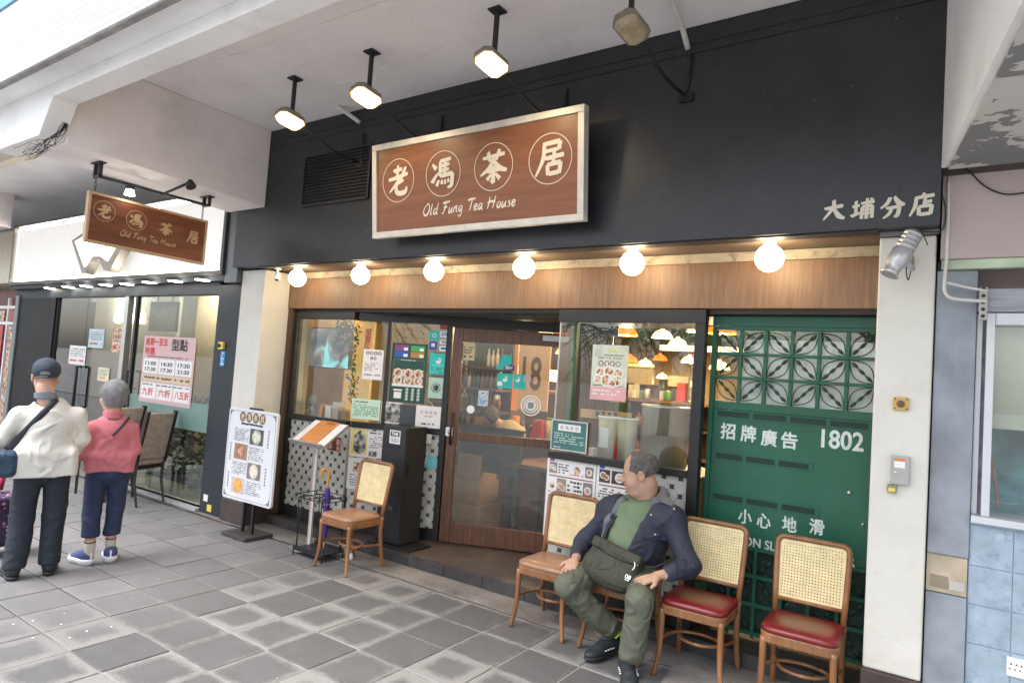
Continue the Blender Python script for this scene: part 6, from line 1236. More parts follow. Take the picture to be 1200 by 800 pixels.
m=MB(); q=[F2.px(x,y,0) for x,y in ((498,536),(505,533),(512,537),(513,546),(504,550),(497,546))]; m.prism(F2,q,-.006,-.003); t=solid('sticker', m, M('turquoise print',(0.2,0.62,0.68),.5,var=.25,scale=40),'turquoise cloud-shaped sticker low on the tiles beside the locker','sticker')
# ------------------------------------------------------------------ locker
lx0,lx1,ly0,ly1=-4.345,-4.045,4.33,4.60
lk=thing('tall_locker','tall narrow black metal machine cabinet with a white label beside the door','cabinet',((lx0+lx1)/2,(ly0+ly1)/2,.104))
lb=M('black locker enamel',(0.020,0.023,0.027),.38,var=.15,scale=4)
part('cabinet_body', MB().box(lx0,lx1,ly0+.012,ly1,.13,1.165), lb, lk, bev=.004)
part('cabinet_door', MB().box(lx0+.006,lx1-.006,ly0,ly0+.011,.50,1.155), lb, lk, bev=.003); part('lower_panel', MB().box(lx0+.006,lx1-.006,ly0,ly0+.011,.16,.494), lb, lk, bev=.003)
part('base_plate', MB().box(lx0-.05,lx1+.16,ly0-.04,ly1-.02,.105,.125), black_metal, lk, bev=.003)
FL=FY(ly0); cx=(lx0+lx1)/2
part('label_plate', MB().fb(FL,cx-.055,cx+.075,1.01,1.13,.0,.002), paper, lk); part('black_label', MB().fb(FL,cx-.045,cx+.065,1.075,1.12,.002,.003), ink, lk)
m=MB(); text(m,FL,'THE',cx-.03,cx+.05,1.083,1.112,.004,.04); part('lettering', m, white_ink, lk); m=MB(); text(m,FL,'GULU',cx-.04,cx+.06,1.025,1.062,.0032,.02); part('lettering', m, grey_ink, lk)
part('handle_slot', MB().fb(FL,cx-.04,cx+.07,.975,.987,.0,.006), black_metal, lk); part('lock_plate', MB().fb(FL,cx-.01,cx+.05,.42,.455,.0,.003), M('dull plate',(.12,.12,.12),.4,metal=.4), lk)
part('side_handle', MB().box(lx1,lx1+.012,ly0+.03,ly0+.05,.75,.85), black_metal, lk)
# ------------------------------------------------------------------ sandwich-board style menu stand
t=thing('menu_stand','white framed menu board on a black two-legged stand by the left pillar','menu stand',(-5.47,3.84,0))
FSd=FY(3.80); a0,a1,b0,b1=FSd.rect([(266.5,474.5),(324.5,486),(318.5,596),(263,582.5)]); tl=.0
def rr(a0,a1,b0,b1,r,n=5):
    P=[]
    for cx_,cy_,s_ in ((a1-r,b0+r,-PI/2),(a1-r,b1-r,0),(a0+r,b1-r,PI/2),(a0+r,b0+r,PI)):
        for k in range(n+1): an=s_+PI/2*k/n; P.append((cx_+r*math.cos(an),cy_+r*math.sin(an)))
    return P
part('menu_board', MB().prism(FSd,rr(a0,a1,b0,b1,.03),-.025,0), M('white board face',(0.74,0.75,0.78),.3,var=.02), t, bev=.003)
m=MB(); 
for k in (.022,): m.fq(FSd,a0+k,a0+k+.003,b0+k,b1-k,.0012).fq(FSd,a1-k-.003,a1-k,b0+k,b1-k,.0012).fq(FSd,a0+k,a1-k,b0+k,b0+k+.003,.0016).fq(FSd,a0+k,a1-k,b1-k-.003,b1-k,.0016)
for sx,sy in ((0,0),(0,1),(1,0),(1,1)):
    xx=a0+.03 if sx==0 else a1-.03; yy=b0+.03 if sy==0 else b1-.03; dx=1 if sx==0 else -1; dy=1 if sy==0 else -1
    m.flat(FSd,[(xx,yy),(xx+dx*.045,yy),(xx+dx*.04,yy+dy*.008),(xx+dx*.012,yy+dy*.012),(xx+dx*.008,yy+dy*.04),(xx,yy+dy*.045)],.002)
part('corner_border', m, ink, t)
H=b1-b0; Wd=a1-a0; heads(t,FSd,a0+Wd*.23,a0+Wd*.77,b1-H*.085,.048,.002,M('dark gold brown',(0.16,0.10,0.05),.5,var=.1),M('pale gold',(0.7,0.55,0.3),.5,var=0))
prt(t,FSd,a0+Wd*.28,a0+Wd*.72,b1-H*.175,b1-H*.145,.002,1,ink,gap=.05,fill=.9)
for k,(i,lab) in enumerate(((1,'greens'),(0,'brown bowl'),(1,'dumplings'),(0,'orange buns'))):
    y1=b1-H*(.20+.185*k); y0=y1-H*.17; x0=a0+Wd*(.18 if i==0 else .48); x1=x0+Wd*.27
    part('photo', MB().fb(FSd,x0,x1,y0,y1,.0002,.0015), [M('dark plate ground',(0.09,0.08,0.09),.5),M('wood photo ground',(0.30,0.22,0.16),.5),M('grey photo ground',(.2,.18,.18),.5),M('light photo ground',(0.55,0.5,0.46),.5)][k], t)
    m=MB(); cx_,cy_=(x0+x1)/2,(y0+y1)/2; m.disc(FSd,cx_,cy_,min(x1-x0,y1-y0)*.46,.0022,24); part('dish_picture', m, [M('pale greens',(0.50,0.52,0.36),.5,var=.5,scale=40),M('brown noodles',(0.36,0.16,0.06),.5,var=.5,scale=45),M('cream dumplings',(0.68,0.62,0.5),.5,var=.2,scale=25),M('orange buns print',(0.78,0.36,0.08),.5,var=.3,scale=25)][k], t)
    m=MB()
    for q in range(3): m.disc(FSd,cx_+.03*math.cos(q*2.1+k),cy_+.03*math.sin(q*2.1+k),.026,.0028,14)
    part('food_picture', m, [M('white leaf',(0.7,0.72,0.6),.5),MATS['salmon dish'],M('cream bun',(0.8,0.74,0.6),.5),M('golden bun',(0.85,0.45,0.1),.5)][k], t)
    xx0=a0+Wd*(.48 if i==0 else .16); prt(t,FSd,xx0,xx0+Wd*.30,y0+.01,y1-.01,.002,7,grey_ink,gap=.3)
for xx,yy0,yy1 in ((a0+Wd*.85,.62,.82),(a0+Wd*.10,.42,.62),(a0+Wd*.85,.22,.42),(a0+Wd*.10,.12,.30)):
    m=MB(); n=6
    for k in range(n): y=b0+H*(yy0+(yy1-yy0)*k/n); m.fq(FSd,xx-.008,xx+.008,y,y+H*.022,.002)
    part('side_print', m, grey_ink, t)
cxb=(a0+a1)/2
part('top_clip', MB().fb(FSd,cxb-.10,cxb+.10,b1-.005,b1+.018,-.04,-.026), black_metal, t)
for dx in (-.075,.075): part('stand_post', MB().box(cxb+dx-.013,cxb+dx+.013,3.835,3.861,.03,b1), black_metal, t, bev=.002)
part('stand_base', MB().box(cxb-.19,cxb+.19,3.70,4.0,.0,.035), M('worn dark base',(0.05,0.045,0.043),.5,var=.3,scale=8), t, bev=.004)
# ------------------------------------------------------------------ lectern with menu
t=thing('menu_lectern','slim metal lectern with a sloping tray holding an orange menu','lectern',(-4.86,4.03,0))
V0=at_y(352,517,3.93); 
TLp,TRp,BRp,BLp=at_y(367,491,4.17),at_y(405,497,4.17),at_y(379,524,3.90),at_y(340,516,3.90)
uu=((TRp-TLp)+(BRp-BLp)).normalized(); vv=(TLp-BLp); vv=(vv-uu*vv.dot(uu)).normalized(); FLc=Frame(BLp,uu,vv); W_=(BRp-BLp).length; H_=(TLp-BLp).dot(vv)
part('tray', MB().fb(FLc,0,W_,0,H_,-.018,0), M('brushed grey metal',(.45,.44,.43),.35,metal=.6,var=.1), t, bev=.002); part('tray_lip', MB().fb(FLc,.0,W_,-.012,-.0005,-.018,.03), MATS['brushed grey metal'], t)
part('white_sheet', MB().fb(FLc,.01,W_-.01,.012,H_-.008,.0005,.003), paper, t); part('orange_menu', MB().fb(FLc,W_*.22,W_*.76,.004,H_-.004,.0035,.012), wood_mat('orange menu board',(0.45,0.16,0.04),(0.72,0.30,0.09),.5,False,2), t)
m=MB(); text(m,FLc,'MENU',W_*.45,W_*.7,H_-.05,H_-.02,.013,.03); part('lettering', m, MATS['brown knob'], t)
A=FLc.p(W_*.52,H_*.35,-.02); part('pole', MB().box(A.x-.022,A.x-.003,A.y,A.y+.02,.02,A.z), M('rosy pole',(0.52,0.36,0.31),.4,metal=.3,var=.1), t); part('pole', MB().box(A.x-.0028,A.x+.022,A.y,A.y+.02,.02,A.z), M('white pole',(.62,.62,.62),.35,metal=.3,var=.1), t); part('round_base', MB().lathe((A.x,A.y,.004),[(0,.012),(.16,.01),(.165,.0),(0,0)],32), M('weathered disc',(.20,.19,.18),.5,metal=.3,var=.2,scale=8), t)
# ------------------------------------------------------------------ wire umbrella rack and umbrella
t=thing('umbrella_rack','black wire umbrella rack with scalloped top beside the lectern','umbrella rack',(-4.6,3.93,0))
rx0,rx1,ry0,ry1,rt=-4.78,-4.42,3.80,4.03,.50
m=MB()
for y in (ry0,ry1): m.tube([(rx0,y,rt),(rx1,y,rt)],.005,n=6).tube([(rx0,y,rt+.035),(rx1,y,rt+.035)],.004,n=6)
for x in (rx0,rx0+.12,rx0+.24,rx1): m.tube([(x,ry0,rt),(x,ry1,rt)],.004,n=6)
m.tube([(rx0,ry0,rt+.035),(rx0,ry1,rt+.035)],.004,n=6).tube([(rx1,ry0,rt+.035),(rx1,ry1,rt+.035)],.004,n=6)
for x in (rx0,rx0+.12,rx0+.24,rx1):
    for y in (ry0,): m.tube([(x-.03,y,rt-.02),(x-.035,y,rt+.01),(x-.015,y,rt+.035),(x,y,rt+.02),(x+.02,y,rt+.035),(x+.035,y,rt+.01),(x+.025,y,rt-.02)],.004,n=5,sub=3)
part('top_frame', m, black_metal, t)
for x,y in ((rx0,ry0),(rx1,ry0),(rx0,ry1),(rx1,ry1)):
    sx=1 if x==rx0 else -1
    part('leg', MB().tube([(x,y,rt),(x+sx*.035,y,.06)],.004,n=6).tube([(x+sx*.05,y,rt),(x+sx*.018,y,.06)],.004,n=6).tube([(x-sx*.01,y,.0),(x-sx*.01,y,.09)],.006,n=6), black_metal, t)
part('bottom_tray', MB().box(rx0+.0,rx1,ry0,ry1,.05,.062).box(rx0-.01,rx1+.01,ry0-.008,ry0,.045,.085).box(rx0-.01,rx1+.01,ry1,ry1+.008,.045,.085), black_metal, t)
U0=at_y(382,608,3.92); U1=at_y(380,560,3.92); t=thing('umbrella','rolled purple umbrella with a curved golden wooden handle standing in the rack','umbrella',(U0.x,3.92,.065))
part('canopy', MB().tube([(U0.x,3.92,.14),(U0.x,3.92,.30),(U0.x-.005,3.92,.50),(U0.x-.01,3.92,.60)],[.012,.026,.030,.018],n=10,sub=4), M('purple cloth',(0.06,0.02,0.22),.6,var=.25,scale=14,bump=.3), t)
part('ferrule', MB().cyl((U0.x,3.92,.066),(U0.x,3.92,.139),.006), M('golden handle wood',(0.50,0.27,0.05),.35,var=.1), t)
part('band', MB().tube([(U0.x-.006,3.92,.455),(U0.x-.006,3.92,.47)],.0315,n=12), M('lilac band',(.3,.2,.5),.5), t)
hx_=U0.x-.012; part('handle', MB().tube([(hx_,3.92,.60),(hx_-.002,3.92,.68),(hx_-.004,3.92,.735),(hx_-.022,3.90,.765),(hx_-.042,3.88,.745),(hx_-.044,3.88,.69)],[.011,.012,.012,.013,.013,.014],n=8,sub=4), MATS['golden handle wood'], t)
solid('plastic_cup', MB().lathe((-4.33,4.05,.003),[(0,0),(.018,0),(.022,.05),(.0,.05)],14), white_ink,'tiny white cup on the ground behind the lone cane chair','cup')
# ------------------------------------------------------------------ bentwood chairs
def cane_mat():
    return M('woven cane',(0.80,0.66,0.36),.5,var=.12,scale=20)
cane=cane_mat()
def make_chair(seatm,label):
    t=thing('cane_chair',label,'chair',(0,0,0),'cane-back chairs outside the tea house')
    w_=.195; zs=.44
    # seat frame: rounded square ring, cushion domed
    def rs(r,s): return [(s*(a),s*(b)) for a,b in rr(-.195,.195,-.20,.175,r)]
    W0=Frame((0,0,0),(1,0,0),(0,1,0))
    part('seat_frame', MB().prism(W0,rs(.07,1.0),.375,.428), chair_wood, t, bev=.006)
    m=MB(); L=[]; n=len(rr(-.195,.195,-.20,.175,.07))
    for s_,z in ((.97,.429),(1.0,.437),(.99,.452),(.93,.462),(.75,.470),(.4,.474)): L+= [(x*s_,y*s_,z) for x,y in rr(-.195,.195,-.20,.175,.07)]
    m.add(L,[(k*n+i,k*n+(i+1)%n,(k+1)*n+(i+1)%n,(k+1)*n+i) for k in range(5) for i in range(n)]+[tuple(5*n+i for i in range(n))],True); part('seat', m, seatm, t)
    for s_ in (-1,1):
        part('leg', MB().tube([(s_*.172,-.172,.40),(s_*.174,-.172,.25),(s_*.180,-.178,.12),(s_*.200,-.195,.0)],[.019,.0175,.015,.0135],n=10,sub=4), chair_wood, t)
        part('leg', MB().tube([(s_*.178,.165,.44),(s_*.176,.168,.28),(s_*.180,.195,.10),(s_*.186,.225,.0)],[.019,.018,.016,.0145],n=10,sub=4), chair_wood, t)
    yb=lambda z: .165+(z-.44)*.17
    P=[(-.178,.165,.42),(-.186,yb(.6),.60),(-.192,yb(.78),.78)]
    for k in range(7): a=PI-PI/2*k/6; P.append((-.152+.04*math.cos(a),yb(.84+.04*math.sin(a)),.84+.04*math.sin(a)))
    P+= [(-x,y,z) for x,y,z in P[::-1]]
    part('back_frame', MB().tube(P,[.0165]*len(P),n=10), chair_wood, t)
    part('back_rail', MB().tube([(-.184,yb(.525),.525),(.184,yb(.525),.525)],.012,n=8), chair_wood, t)
    # cane panel: flat strips leaving a grid of small holes
    nx,nz=22,20; x0,x1,z0,z1=-.178,.178,.53,.868; m=MB()
    def X(i): return x0+(x1-x0)*i/nx
    def Z(j): return z0+(z1-z0)*j/nz
    def ok(x,z): 
        cx=.138; cz=.828
        return not (abs(x)>cx and z>cz and math.hypot(abs(x)-cx,z-cz)>.046)
    idx={}
    def vid(x,z):
        k=(round(x,5),round(z,5))
        if k not in idx: idx[k]=len(m.v); m.v.append(Vector((x,yb(z),z)))
        return idx[k]
    hx_=(x1-x0)/nx; hz_=(z1-z0)/nz; hw=.36
    for i in range(nx):
        for j in range(nz):
            a,b=X(i),Z(j)
            if not ok(a+hx_/2,b+hz_/2): continue
            edge = i in(0,nx-1) or j in (0,nz-1)
            if edge: m.f.append((vid(a,b),vid(a+hx_,b),vid(a+hx_,b+hz_),vid(a,b+hz_))); m.sm.append(False); continue
            ia,ib=a+hx_*(.5-hw/2),b+hz_*(.5-hw/2); ja,jb=a+hx_*(.5+hw/2),b+hz_*(.5+hw/2)
            o4=[vid(a,b),vid(a+hx_,b),vid(a+hx_,b+hz_),vid(a,b+hz_)]; i4=[vid(ia,ib),vid(ja,ib),vid(ja,jb),vid(ia,jb)]
            for k in range(4): m.f.append((o4[k],o4[(k+1)%4],i4[(k+1)%4],i4[k])); m.sm.append(False)
    o=part('cane_panel', m, cane, t); sd=o.modifiers.new('thickness','SOLIDIFY'); sd.thickness=.003
    # bentwood stretcher hoop
    part('stretcher', MB().tube([(-.178,-.172,.215),(-.165,-.06,.215),(-.12,.03,.215),(0,.07,.215),(.12,.03,.215),(.165,-.06,.215),(.178,-.172,.215)],.0105,n=8,sub=4), chair_wood, t)
    part('stretcher', MB().tube([(-.178,.175,.20),(-.16,.10,.20),(-.10,-.03,.20),(0,-.075,.20),(.10,-.03,.20),(.16,.10,.20),(.178,.175,.20)],.0105,n=8,sub=4), chair_wood, t)
    return t
brown_seat=M('tan vinyl seat',(0.33,0.17,0.10),.32,var=.1,scale=5,coat=.2,bump=.05)
def red_mat():
    m=M('red vinyl seat',(0.17,0.010,0.014),.34,var=.15,scale=5,coat=.2); n=m.node_tree.nodes; l=m.node_tree.links; b=n['Principled BSDF']      # vinyl worn brown where people sit
    tc=n.new('ShaderNodeTexCoord'); mp=n.new('ShaderNodeMapping'); mp.inputs['Location'].default_value=(0,.02,0); mp.inputs['Scale'].default_value=(1,1.1,0); l.new(tc.outputs['Object'],mp.inputs[0]); ln=n.new('ShaderNodeVectorMath'); ln.operation='LENGTH'; l.new(mp.outputs[0],ln.inputs[0])
    mr=n.new('ShaderNodeMapRange'); mr.inputs['From Min'].default_value=.16; mr.inputs['From Max'].default_value=.11; mr.inputs['To Max'].default_value=.85; l.new(ln.outputs['Value'],mr.inputs[0]); mx=n.new('ShaderNodeMix'); mx.data_type='RGBA'; l.new(mr.outputs[0],mx.inputs[0]); src=b.inputs['Base Color'].links[0].from_socket; l.new(src,mx.inputs[6]); mx.inputs[7].default_value=(0.17,0.070,0.035,1); l.new(mx.outputs[2],b.inputs['Base Color'])
    return m
red_seat=red_mat()
c1=make_chair(brown_seat,'cane-back chair with tan seat standing alone in front of the black cabinet')
c2=copy_tree(c1); c2['label']='cane-back chair with tan seat between the door and the seated man'
c3=copy_tree(c1); c3['label']='cane-back chair the seated man sits on, mostly hidden by him'
c4=make_chair(red_seat,'cane-back chair with red seat just right of the seated man')
c5=copy_tree(c4); c5['label']='cane-back chair with red seat nearest the right pillar'
def put(c,x,y,rz): c.scale=(1,1,.975); c.location=(x,y,0); c.rotation_euler=(0,0,rz); WL[c.name]=Vector((x,y,0))
put(c1,-4.19,3.90,-.02); put(c2,-2.275,4.005,.02); put(c3,-1.765,4.03,.03); put(c4,-1.25,4.0,.02); put(c5,-.675,3.995,.03)
# worn brown patch on the red seats
for c in (c4,c5):
    Wf=Frame(c.location,(1,0,0),(0,1,0)); part('worn_patch', MB().prism(Wf,[(a*.72,b*.66+.01) for a,b in rr(-.19,.19,-.19,.17,.06)],.4735,.4745), M('worn brown vinyl',(0.26,0.10,0.05),.35,var=.15,scale=6), c) if False else None
# upholstered chairs outside the neighbouring cafe
uph=M('taupe brocade',(0.44,0.34,0.28),.7,var=.2,scale=22,bump=.2); dkw=M('dark chair wood',(0.035,0.022,0.018),.4,var=.2)
def dining(loc,rz,label):
    t=thing('dining_chair',label,'chair',(0,0,0),'high-backed chairs outside the neighbouring cafe')
    part('seat', MB().box(-.21,.21,-.22,.20,.43,.50), uph, t, bev=.025); part('seat_frame', MB().box(-.20,.20,-.21,.20,.39,.43), dkw, t, bev=.003)
    b=MB(); F=Frame((0,.20,.50),(1,0,0),(0,.18,1)); b.fb(F,-.175,.175,.0,.52,-.02,.035); part('backrest', b, uph, t, bev=.015)
    for s_ in (-1,1):
        part('back_post', MB().fb(F,s_*.195-.018,s_*.195+.018,-.05,.54,-.022,.022), dkw, t, bev=.003)
        part('leg', MB().tube([(s_*.185,.19,.45),(s_*.185,.19,.25),(s_*.185,.25,.0)],[.026,.022,.018],n=4,smooth=False), dkw, t); part('leg', MB().tube([(s_*.18,-.19,.39),(s_*.18,-.19,0)],[.024,.019],n=4,smooth=False), dkw, t)
    m=MB(); m.fb(F,-.06,.06,.49,.515,.036,.04); part('hand_slot', m, dkw, t)
    return t
dc=dining((0,0,0),0,'high-backed taupe dining chair outside the cafe glass, nearer the tea house')
dc2=copy_tree(dc); dc2['label']='high-backed taupe dining chair half hidden behind the woman in pink'
dc.location=(-7.56,3.76,0); dc.rotation_euler=(0,0,-1.25); dc2.location=(-8.22,3.74,0); dc2.rotation_euler=(0,0,-1.2)
# ------------------------------------------------------------------ trees across the road (they reflect in the glass) and plain blocks beyond
bark=M('bark',(0.10,0.075,0.055),.9,var=.3,bump=.6,bscale=20); leafm=M('street leaves',(0.055,0.095,0.035),.5,var=.45,scale=1.5)
def tree(x,y,h,r,seed,label):
    t=thing('street_tree',label,'tree',(x,y,-.14)); rr_=random.Random(seed); m=MB(); m.tube([(x,y,-.14),(x+.1,y,h*.3),(x-.1,y+.1,h*.6)],[.22,.17,.1],n=10,sub=3)
    for k in range(9): a=rr_.uniform(0,2*PI); m.tube([(x,y,h*rr_.uniform(.3,.5)),(x+math.cos(a)*r*.4,y+math.sin(a)*r*.4,h*.6),(x+math.cos(a)*r*.8,y+math.sin(a)*r*.8,h*rr_.uniform(.65,.9))],[.08,.05,.015],n=6,sub=3)
    part('trunk', m, bark, t); f=MB()
    cl=[(Vector((x+rr_.uniform(-r,r)*.8,y+rr_.uniform(-r,r)*.8,h*rr_.uniform(.45,1.0))),rr_.uniform(.5,1.1)) for _ in range(34)]
    for c,cr in cl:
        for k in range(110):
            d=Vector((rr_.gauss(0,1),rr_.gauss(0,1),rr_.gauss(0,.7))).normalized()*cr*rr_.uniform(.5,1); p=c+d; a=Vector((rr_.uniform(-1,1),rr_.uniform(-1,1),rr_.uniform(-1,.4))).normalized()*.13; b=a.cross(Vector((rr_.uniform(-1,1),rr_.uniform(-1,1),1))).normalized()*.045
            f.add([p,p+a*.5-b,p+a,p+a*.5+b],[(0,1,2,3)])
    part('crown', f, leafm, t)
for k,(x,y,h,r,lab) in enumerate(((-9,-7.0,6.5,2.2,'leafy street tree on the far verge, left one'),(-2.2,-7.6,7,2.4,'leafy street tree on the far verge opposite the door'),(3.6,-7.2,6.2,2.1,'leafy street tree on the far verge, right one'),(10.5,-8.0,7,2.5,'leafy street tree farther right on the verge'),(-16.5,-7.4,7,2.4,'leafy street tree farthest left on the verge'))): tree(x,y-7.5,h,r,k,lab)

def palm(x,y,h,seed,label):
    t=thing('palm_tree',label,'palm',(x,y,-.14)); r_=random.Random(seed); part('trunk', MB().tube([(x,y,-.14),(x+.05,y,h*.5),(x,y+.05,h)],[.13,.10,.08],n=10,sub=3), bark, t); f=MB()
    for k in range(20):
        a=2*PI*k/20+r_.uniform(-.2,.2); L=r_.uniform(1.1,1.7); el_=r_.uniform(-.2,1.0); P=[Vector((x,y,h))+Vector((math.cos(a)*L*s_*math.cos(el_*(1-s_*.6)),math.sin(a)*L*s_*math.cos(el_*(1-s_*.6)),L*s_*math.sin(el_)-.9*s_*s_*L)) for s_ in [q/16 for q in range(17)]]
        f.tube(P,[.012]*17,n=4,smooth=False)
        for i in range(2,17):
            d=(P[i]-P[i-1]).normalized(); sd=d.cross(Vector((0,0,1))).normalized()
            for sg in (-1,1):
                q=P[i]; l_=.34*(1-abs(i-8)/14); e=q+(sd*sg*.85+d*.5-Vector((0,0,.35))).normalized()*l_; w_=d*.014; f.add([q-w_,e,q+w_],[(0,1,2)])
    part('fronds', f, M('palm frond green',(0.06,0.12,0.045),.45,var=.4,scale=2), t)
for k,(x,y,h,lab) in enumerate(((-6.4,-5.2,2.7,'palm on the street side of the pavement, nearest'),(-8.1,-6.0,3.1,'palm on the street side, second from the door'),(-4.9,-6.3,2.9,'palm on the street side opposite the window'),(-11.0,-5.6,3.0,'palm on the street side, farther left'),(-13.5,-6.4,3.4,'palm on the street side, farthest left'))): palm(x,y,h,k+3,lab)
# ------------------------------------------------------------------ people: smooth blended volumes turned into one surface (surface nets)
V3 = lambda *a: np.array(a, dtype=np.float32)
def _a(p): return np.array([p[0],p[1],p[2]], dtype=np.float32)
def rc(a, b, r1, r2=None):
    a=_a(a); b=_a(b); r2=r1 if r2 is None else r2
    def f(P):
        ba=b-a; pa=P-a; t=np.clip(pa@ba/max(float(ba@ba),1e-9),0,1); return np.linalg.norm(pa-t[:,None]*ba,axis=1)-(r1+(r2-r1)*t)
    return f
def el(c, r, ax=None):
    """ellipsoid; ax = optional rows of an orthonormal basis"""
    c=_a(c); r=_a(r); B=None if ax is None else np.array([list(v) for v in ax],dtype=np.float32)
    def f(P):
        q=P-c
        if B is not None: q=q@B.T
        k0=np.linalg.norm(q/r,axis=1); k1=np.linalg.norm(q/(r*r),axis=1); return k0*(k0-1)/np.maximum(k1,1e-6)
    return f
def bx_(c, h, rad, ax=None):
    c=_a(c); h=_a(h)-rad; B=None if ax is None else np.array([list(v) for v in ax],dtype=np.float32)
    def f(P):
        q=P-c
        if B is not None: q=q@B.T
        q=np.abs(q)-h; return np.linalg.norm(np.maximum(q,0),axis=1)+np.minimum(q.max(axis=1),0)-rad
    return f
def smin(a,b,k): h=np.maximum(k-np.abs(a-b),0)/k; return np.minimum(a,b)-h*h*k*0.25
def smax(a,b,k): return -smin(-a,-b,k)
def U(k,*fs):
    def f(P):
        d=fs[0](P)
        for g in fs[1:]: d=smin(d,g(P),k)
        return d
    return f
def sub(f,g,k=.01): return lambda P: smax(f(P),-g(P),k)
def inter(f,g,k=.01): return lambda P: smax(f(P),g(P),k)
def grow(f,r): return lambda P: f(P)-r
def half(p,n): p=_a(p); n=_a(n)/np.linalg.norm(_a(n)); return lambda P: (P-p)@n      # inside = behind the plane
def fold(f, amp, fr=(20,20,20), seed=0.0, sharp=1.0):
    """cloth folds: warped ridges added to the surface"""
    fr=_a(fr)
    def g(P):
        w=np.sin(P[:,1]*9+seed)+np.sin(P[:,2]*11+1.7*seed)+np.sin(P[:,0]*8+seed*.6); q=P*fr+w[:,None]*.9
        a=1-np.abs(np.sin(.5*(q[:,0]*.8+q[:,2]*1.1)+1.1*np.sin(q[:,1]*.5+seed)))
        b=1-np.abs(np.sin(.5*(q[:,1]*.9-q[:,2]*.9)+1.3*np.sin(q[:,0]*.45+seed*2)+seed))
        m=.5+.5*np.sin(P[:,0]*13+P[:,2]*15+P[:,1]*7+seed*3)
        s=a**2.2*m+b**2.2*(1-m)
        return f(P)-amp*(1.25*s-.35)
    return g
def nets(f, lo, hi, h):
    n=[int((hi[i]-lo[i])/h)+2 for i in range(3)]
    ax=[lo[i]+h*np.arange(n[i],dtype=np.float32) for i in range(3)]
    D=np.empty(n,dtype=np.float32); Y,Z=np.meshgrid(ax[1],ax[2],indexing='ij'); yz=np.stack([Y.ravel(),Z.ravel()],1)
    st=max(1,int(300000/(n[1]*n[2])))
    for i in range(0,n[0],st):
        xs=ax[0][i:i+st]; P=np.concatenate([np.concatenate([np.full((len(yz),1),x,np.float32),yz],1) for x in xs]); D[i:i+len(xs)]=f(P.astype(np.float32)).reshape(len(xs),n[1],n[2])
    S=D<0; c=np.zeros([k-1 for k in n],int)
    for a in (0,1):
        for b in (0,1):
            for d in (0,1): c+=S[a:n[0]-1+a,b:n[1]-1+b,d:n[2]-1+d]
    act=(c>0)&(c<8); idx=-np.ones(act.shape,int); I=np.argwhere(act); idx[act]=np.arange(len(I))
    acc=np.zeros((len(I),3)); cnt=np.zeros(len(I)); E=[]
    cor=[(a,b,d) for a in(0,1) for b in(0,1) for d in(0,1)]
    for p in cor:
        for k in range(3):
            if p[k]: continue
            q=list(p); q[k]=1; v0=D[I[:,0]+p[0],I[:,1]+p[1],I[:,2]+p[2]]; v1=D[I[:,0]+q[0],I[:,1]+q[1],I[:,2]+q[2]]
            m=(v0<0)!=(v1<0); t=np.where(m,v0/(np.where(m,v0-v1,1)),0); pos=np.array(p,float)[None]+np.zeros((len(I),3)); pos[:,k]+=t
            acc+=pos*m[:,None]; cnt+=m
    Vv=np.array(lo)+h*(I+acc/cnt[:,None]); F=[]
    for k in range(3):
        sl0=[slice(None)]*3; sl1=[slice(None)]*3; sl0[k]=slice(0,n[k]-1); sl1[k]=slice(1,n[k]); a,b=S[tuple(sl0)],S[tuple(sl1)]
        e=np.argwhere(a!=b); u,v=[(1,2),(2,0),(0,1)][k]
        e=e[(e[:,u]>0)&(e[:,v]>0)&(e[:,u]<n[u]-1)&(e[:,v]<n[v]-1)]
        def cell(du,dv): q=e.copy(); q[:,u]-=du; q[:,v]-=dv; return idx[q[:,0],q[:,1],q[:,2]]
        Q=np.stack([cell(1,1),cell(0,1),cell(0,0),cell(1,0)],1); ins=a[e[:,0],e[:,1],e[:,2]]; Q[~ins]=Q[~ins][:,::-1]; F.append(Q)
    return Vv,np.concatenate(F)
def npart(name, pieces, mat, parent, label=None, xf=None):
    """pieces: list of (field, lo, hi, voxel) joined into one mesh object"""
    VV=[];FF=[];k=0
    for f,lo,hi,h in pieces:
        v,q=nets(f,lo,hi,h); VV.append(v); FF.append(q+k); k+=len(v)
    Vv=np.concatenate(VV); Fq=np.concatenate(FF)
    if xf is not None: Vv=np.array([list(xf(Vector(p))) for p in Vv])
    o0=np.array(list(wloc(parent))); Vv=Vv-o0
    me=bpy.data.meshes.new(name); me.vertices.add(len(Vv)); me.vertices.foreach_set('co',Vv.astype(np.float32).ravel())
    me.loops.add(Fq.size); me.loops.foreach_set('vertex_index',Fq.ravel().astype(np.int32)); me.polygons.add(len(Fq)); me.polygons.foreach_set('loop_start',np.arange(0,Fq.size,4,dtype=np.int32)); me.polygons.foreach_set('loop_total',np.full(len(Fq),4,dtype=np.int32))
    me.polygons.foreach_set('use_smooth',np.ones(len(Fq),bool)); me.update(calc_edges=True); me.validate(); me.materials.append(mat)
    o=bpy.data.objects.new(name,me); COL.objects.link(o); o.parent=parent; WL[o.name]=Vector(tuple(o0)); tag(o,label); return o
def skin_mat(name,col):
    m=M(name,col,.5,var=.10,scale=9,bump=.12,bscale=160); b=m.node_tree.nodes['Principled BSDF']; b.inputs['Subsurface Weight'].default_value=.12; b.inputs['Subsurface Radius'].default_value=(.02,.008,.004); b.inputs['Subsurface Scale'].default_value=.5; return m
skin=skin_mat('sunned skin',(0.47,0.285,0.195)); skin2=skin_mat('pale skin',(0.56,0.34,0.24))
def cloth(name,col,amp=.5,bs=14,rough=.75,sheen=0,stretch=None): return M(name,col,rough,var=.12,scale=5,bump=min(1,amp*1.6),bscale=bs*.75,sheen=sheen,stretch=stretch,ridge=True)
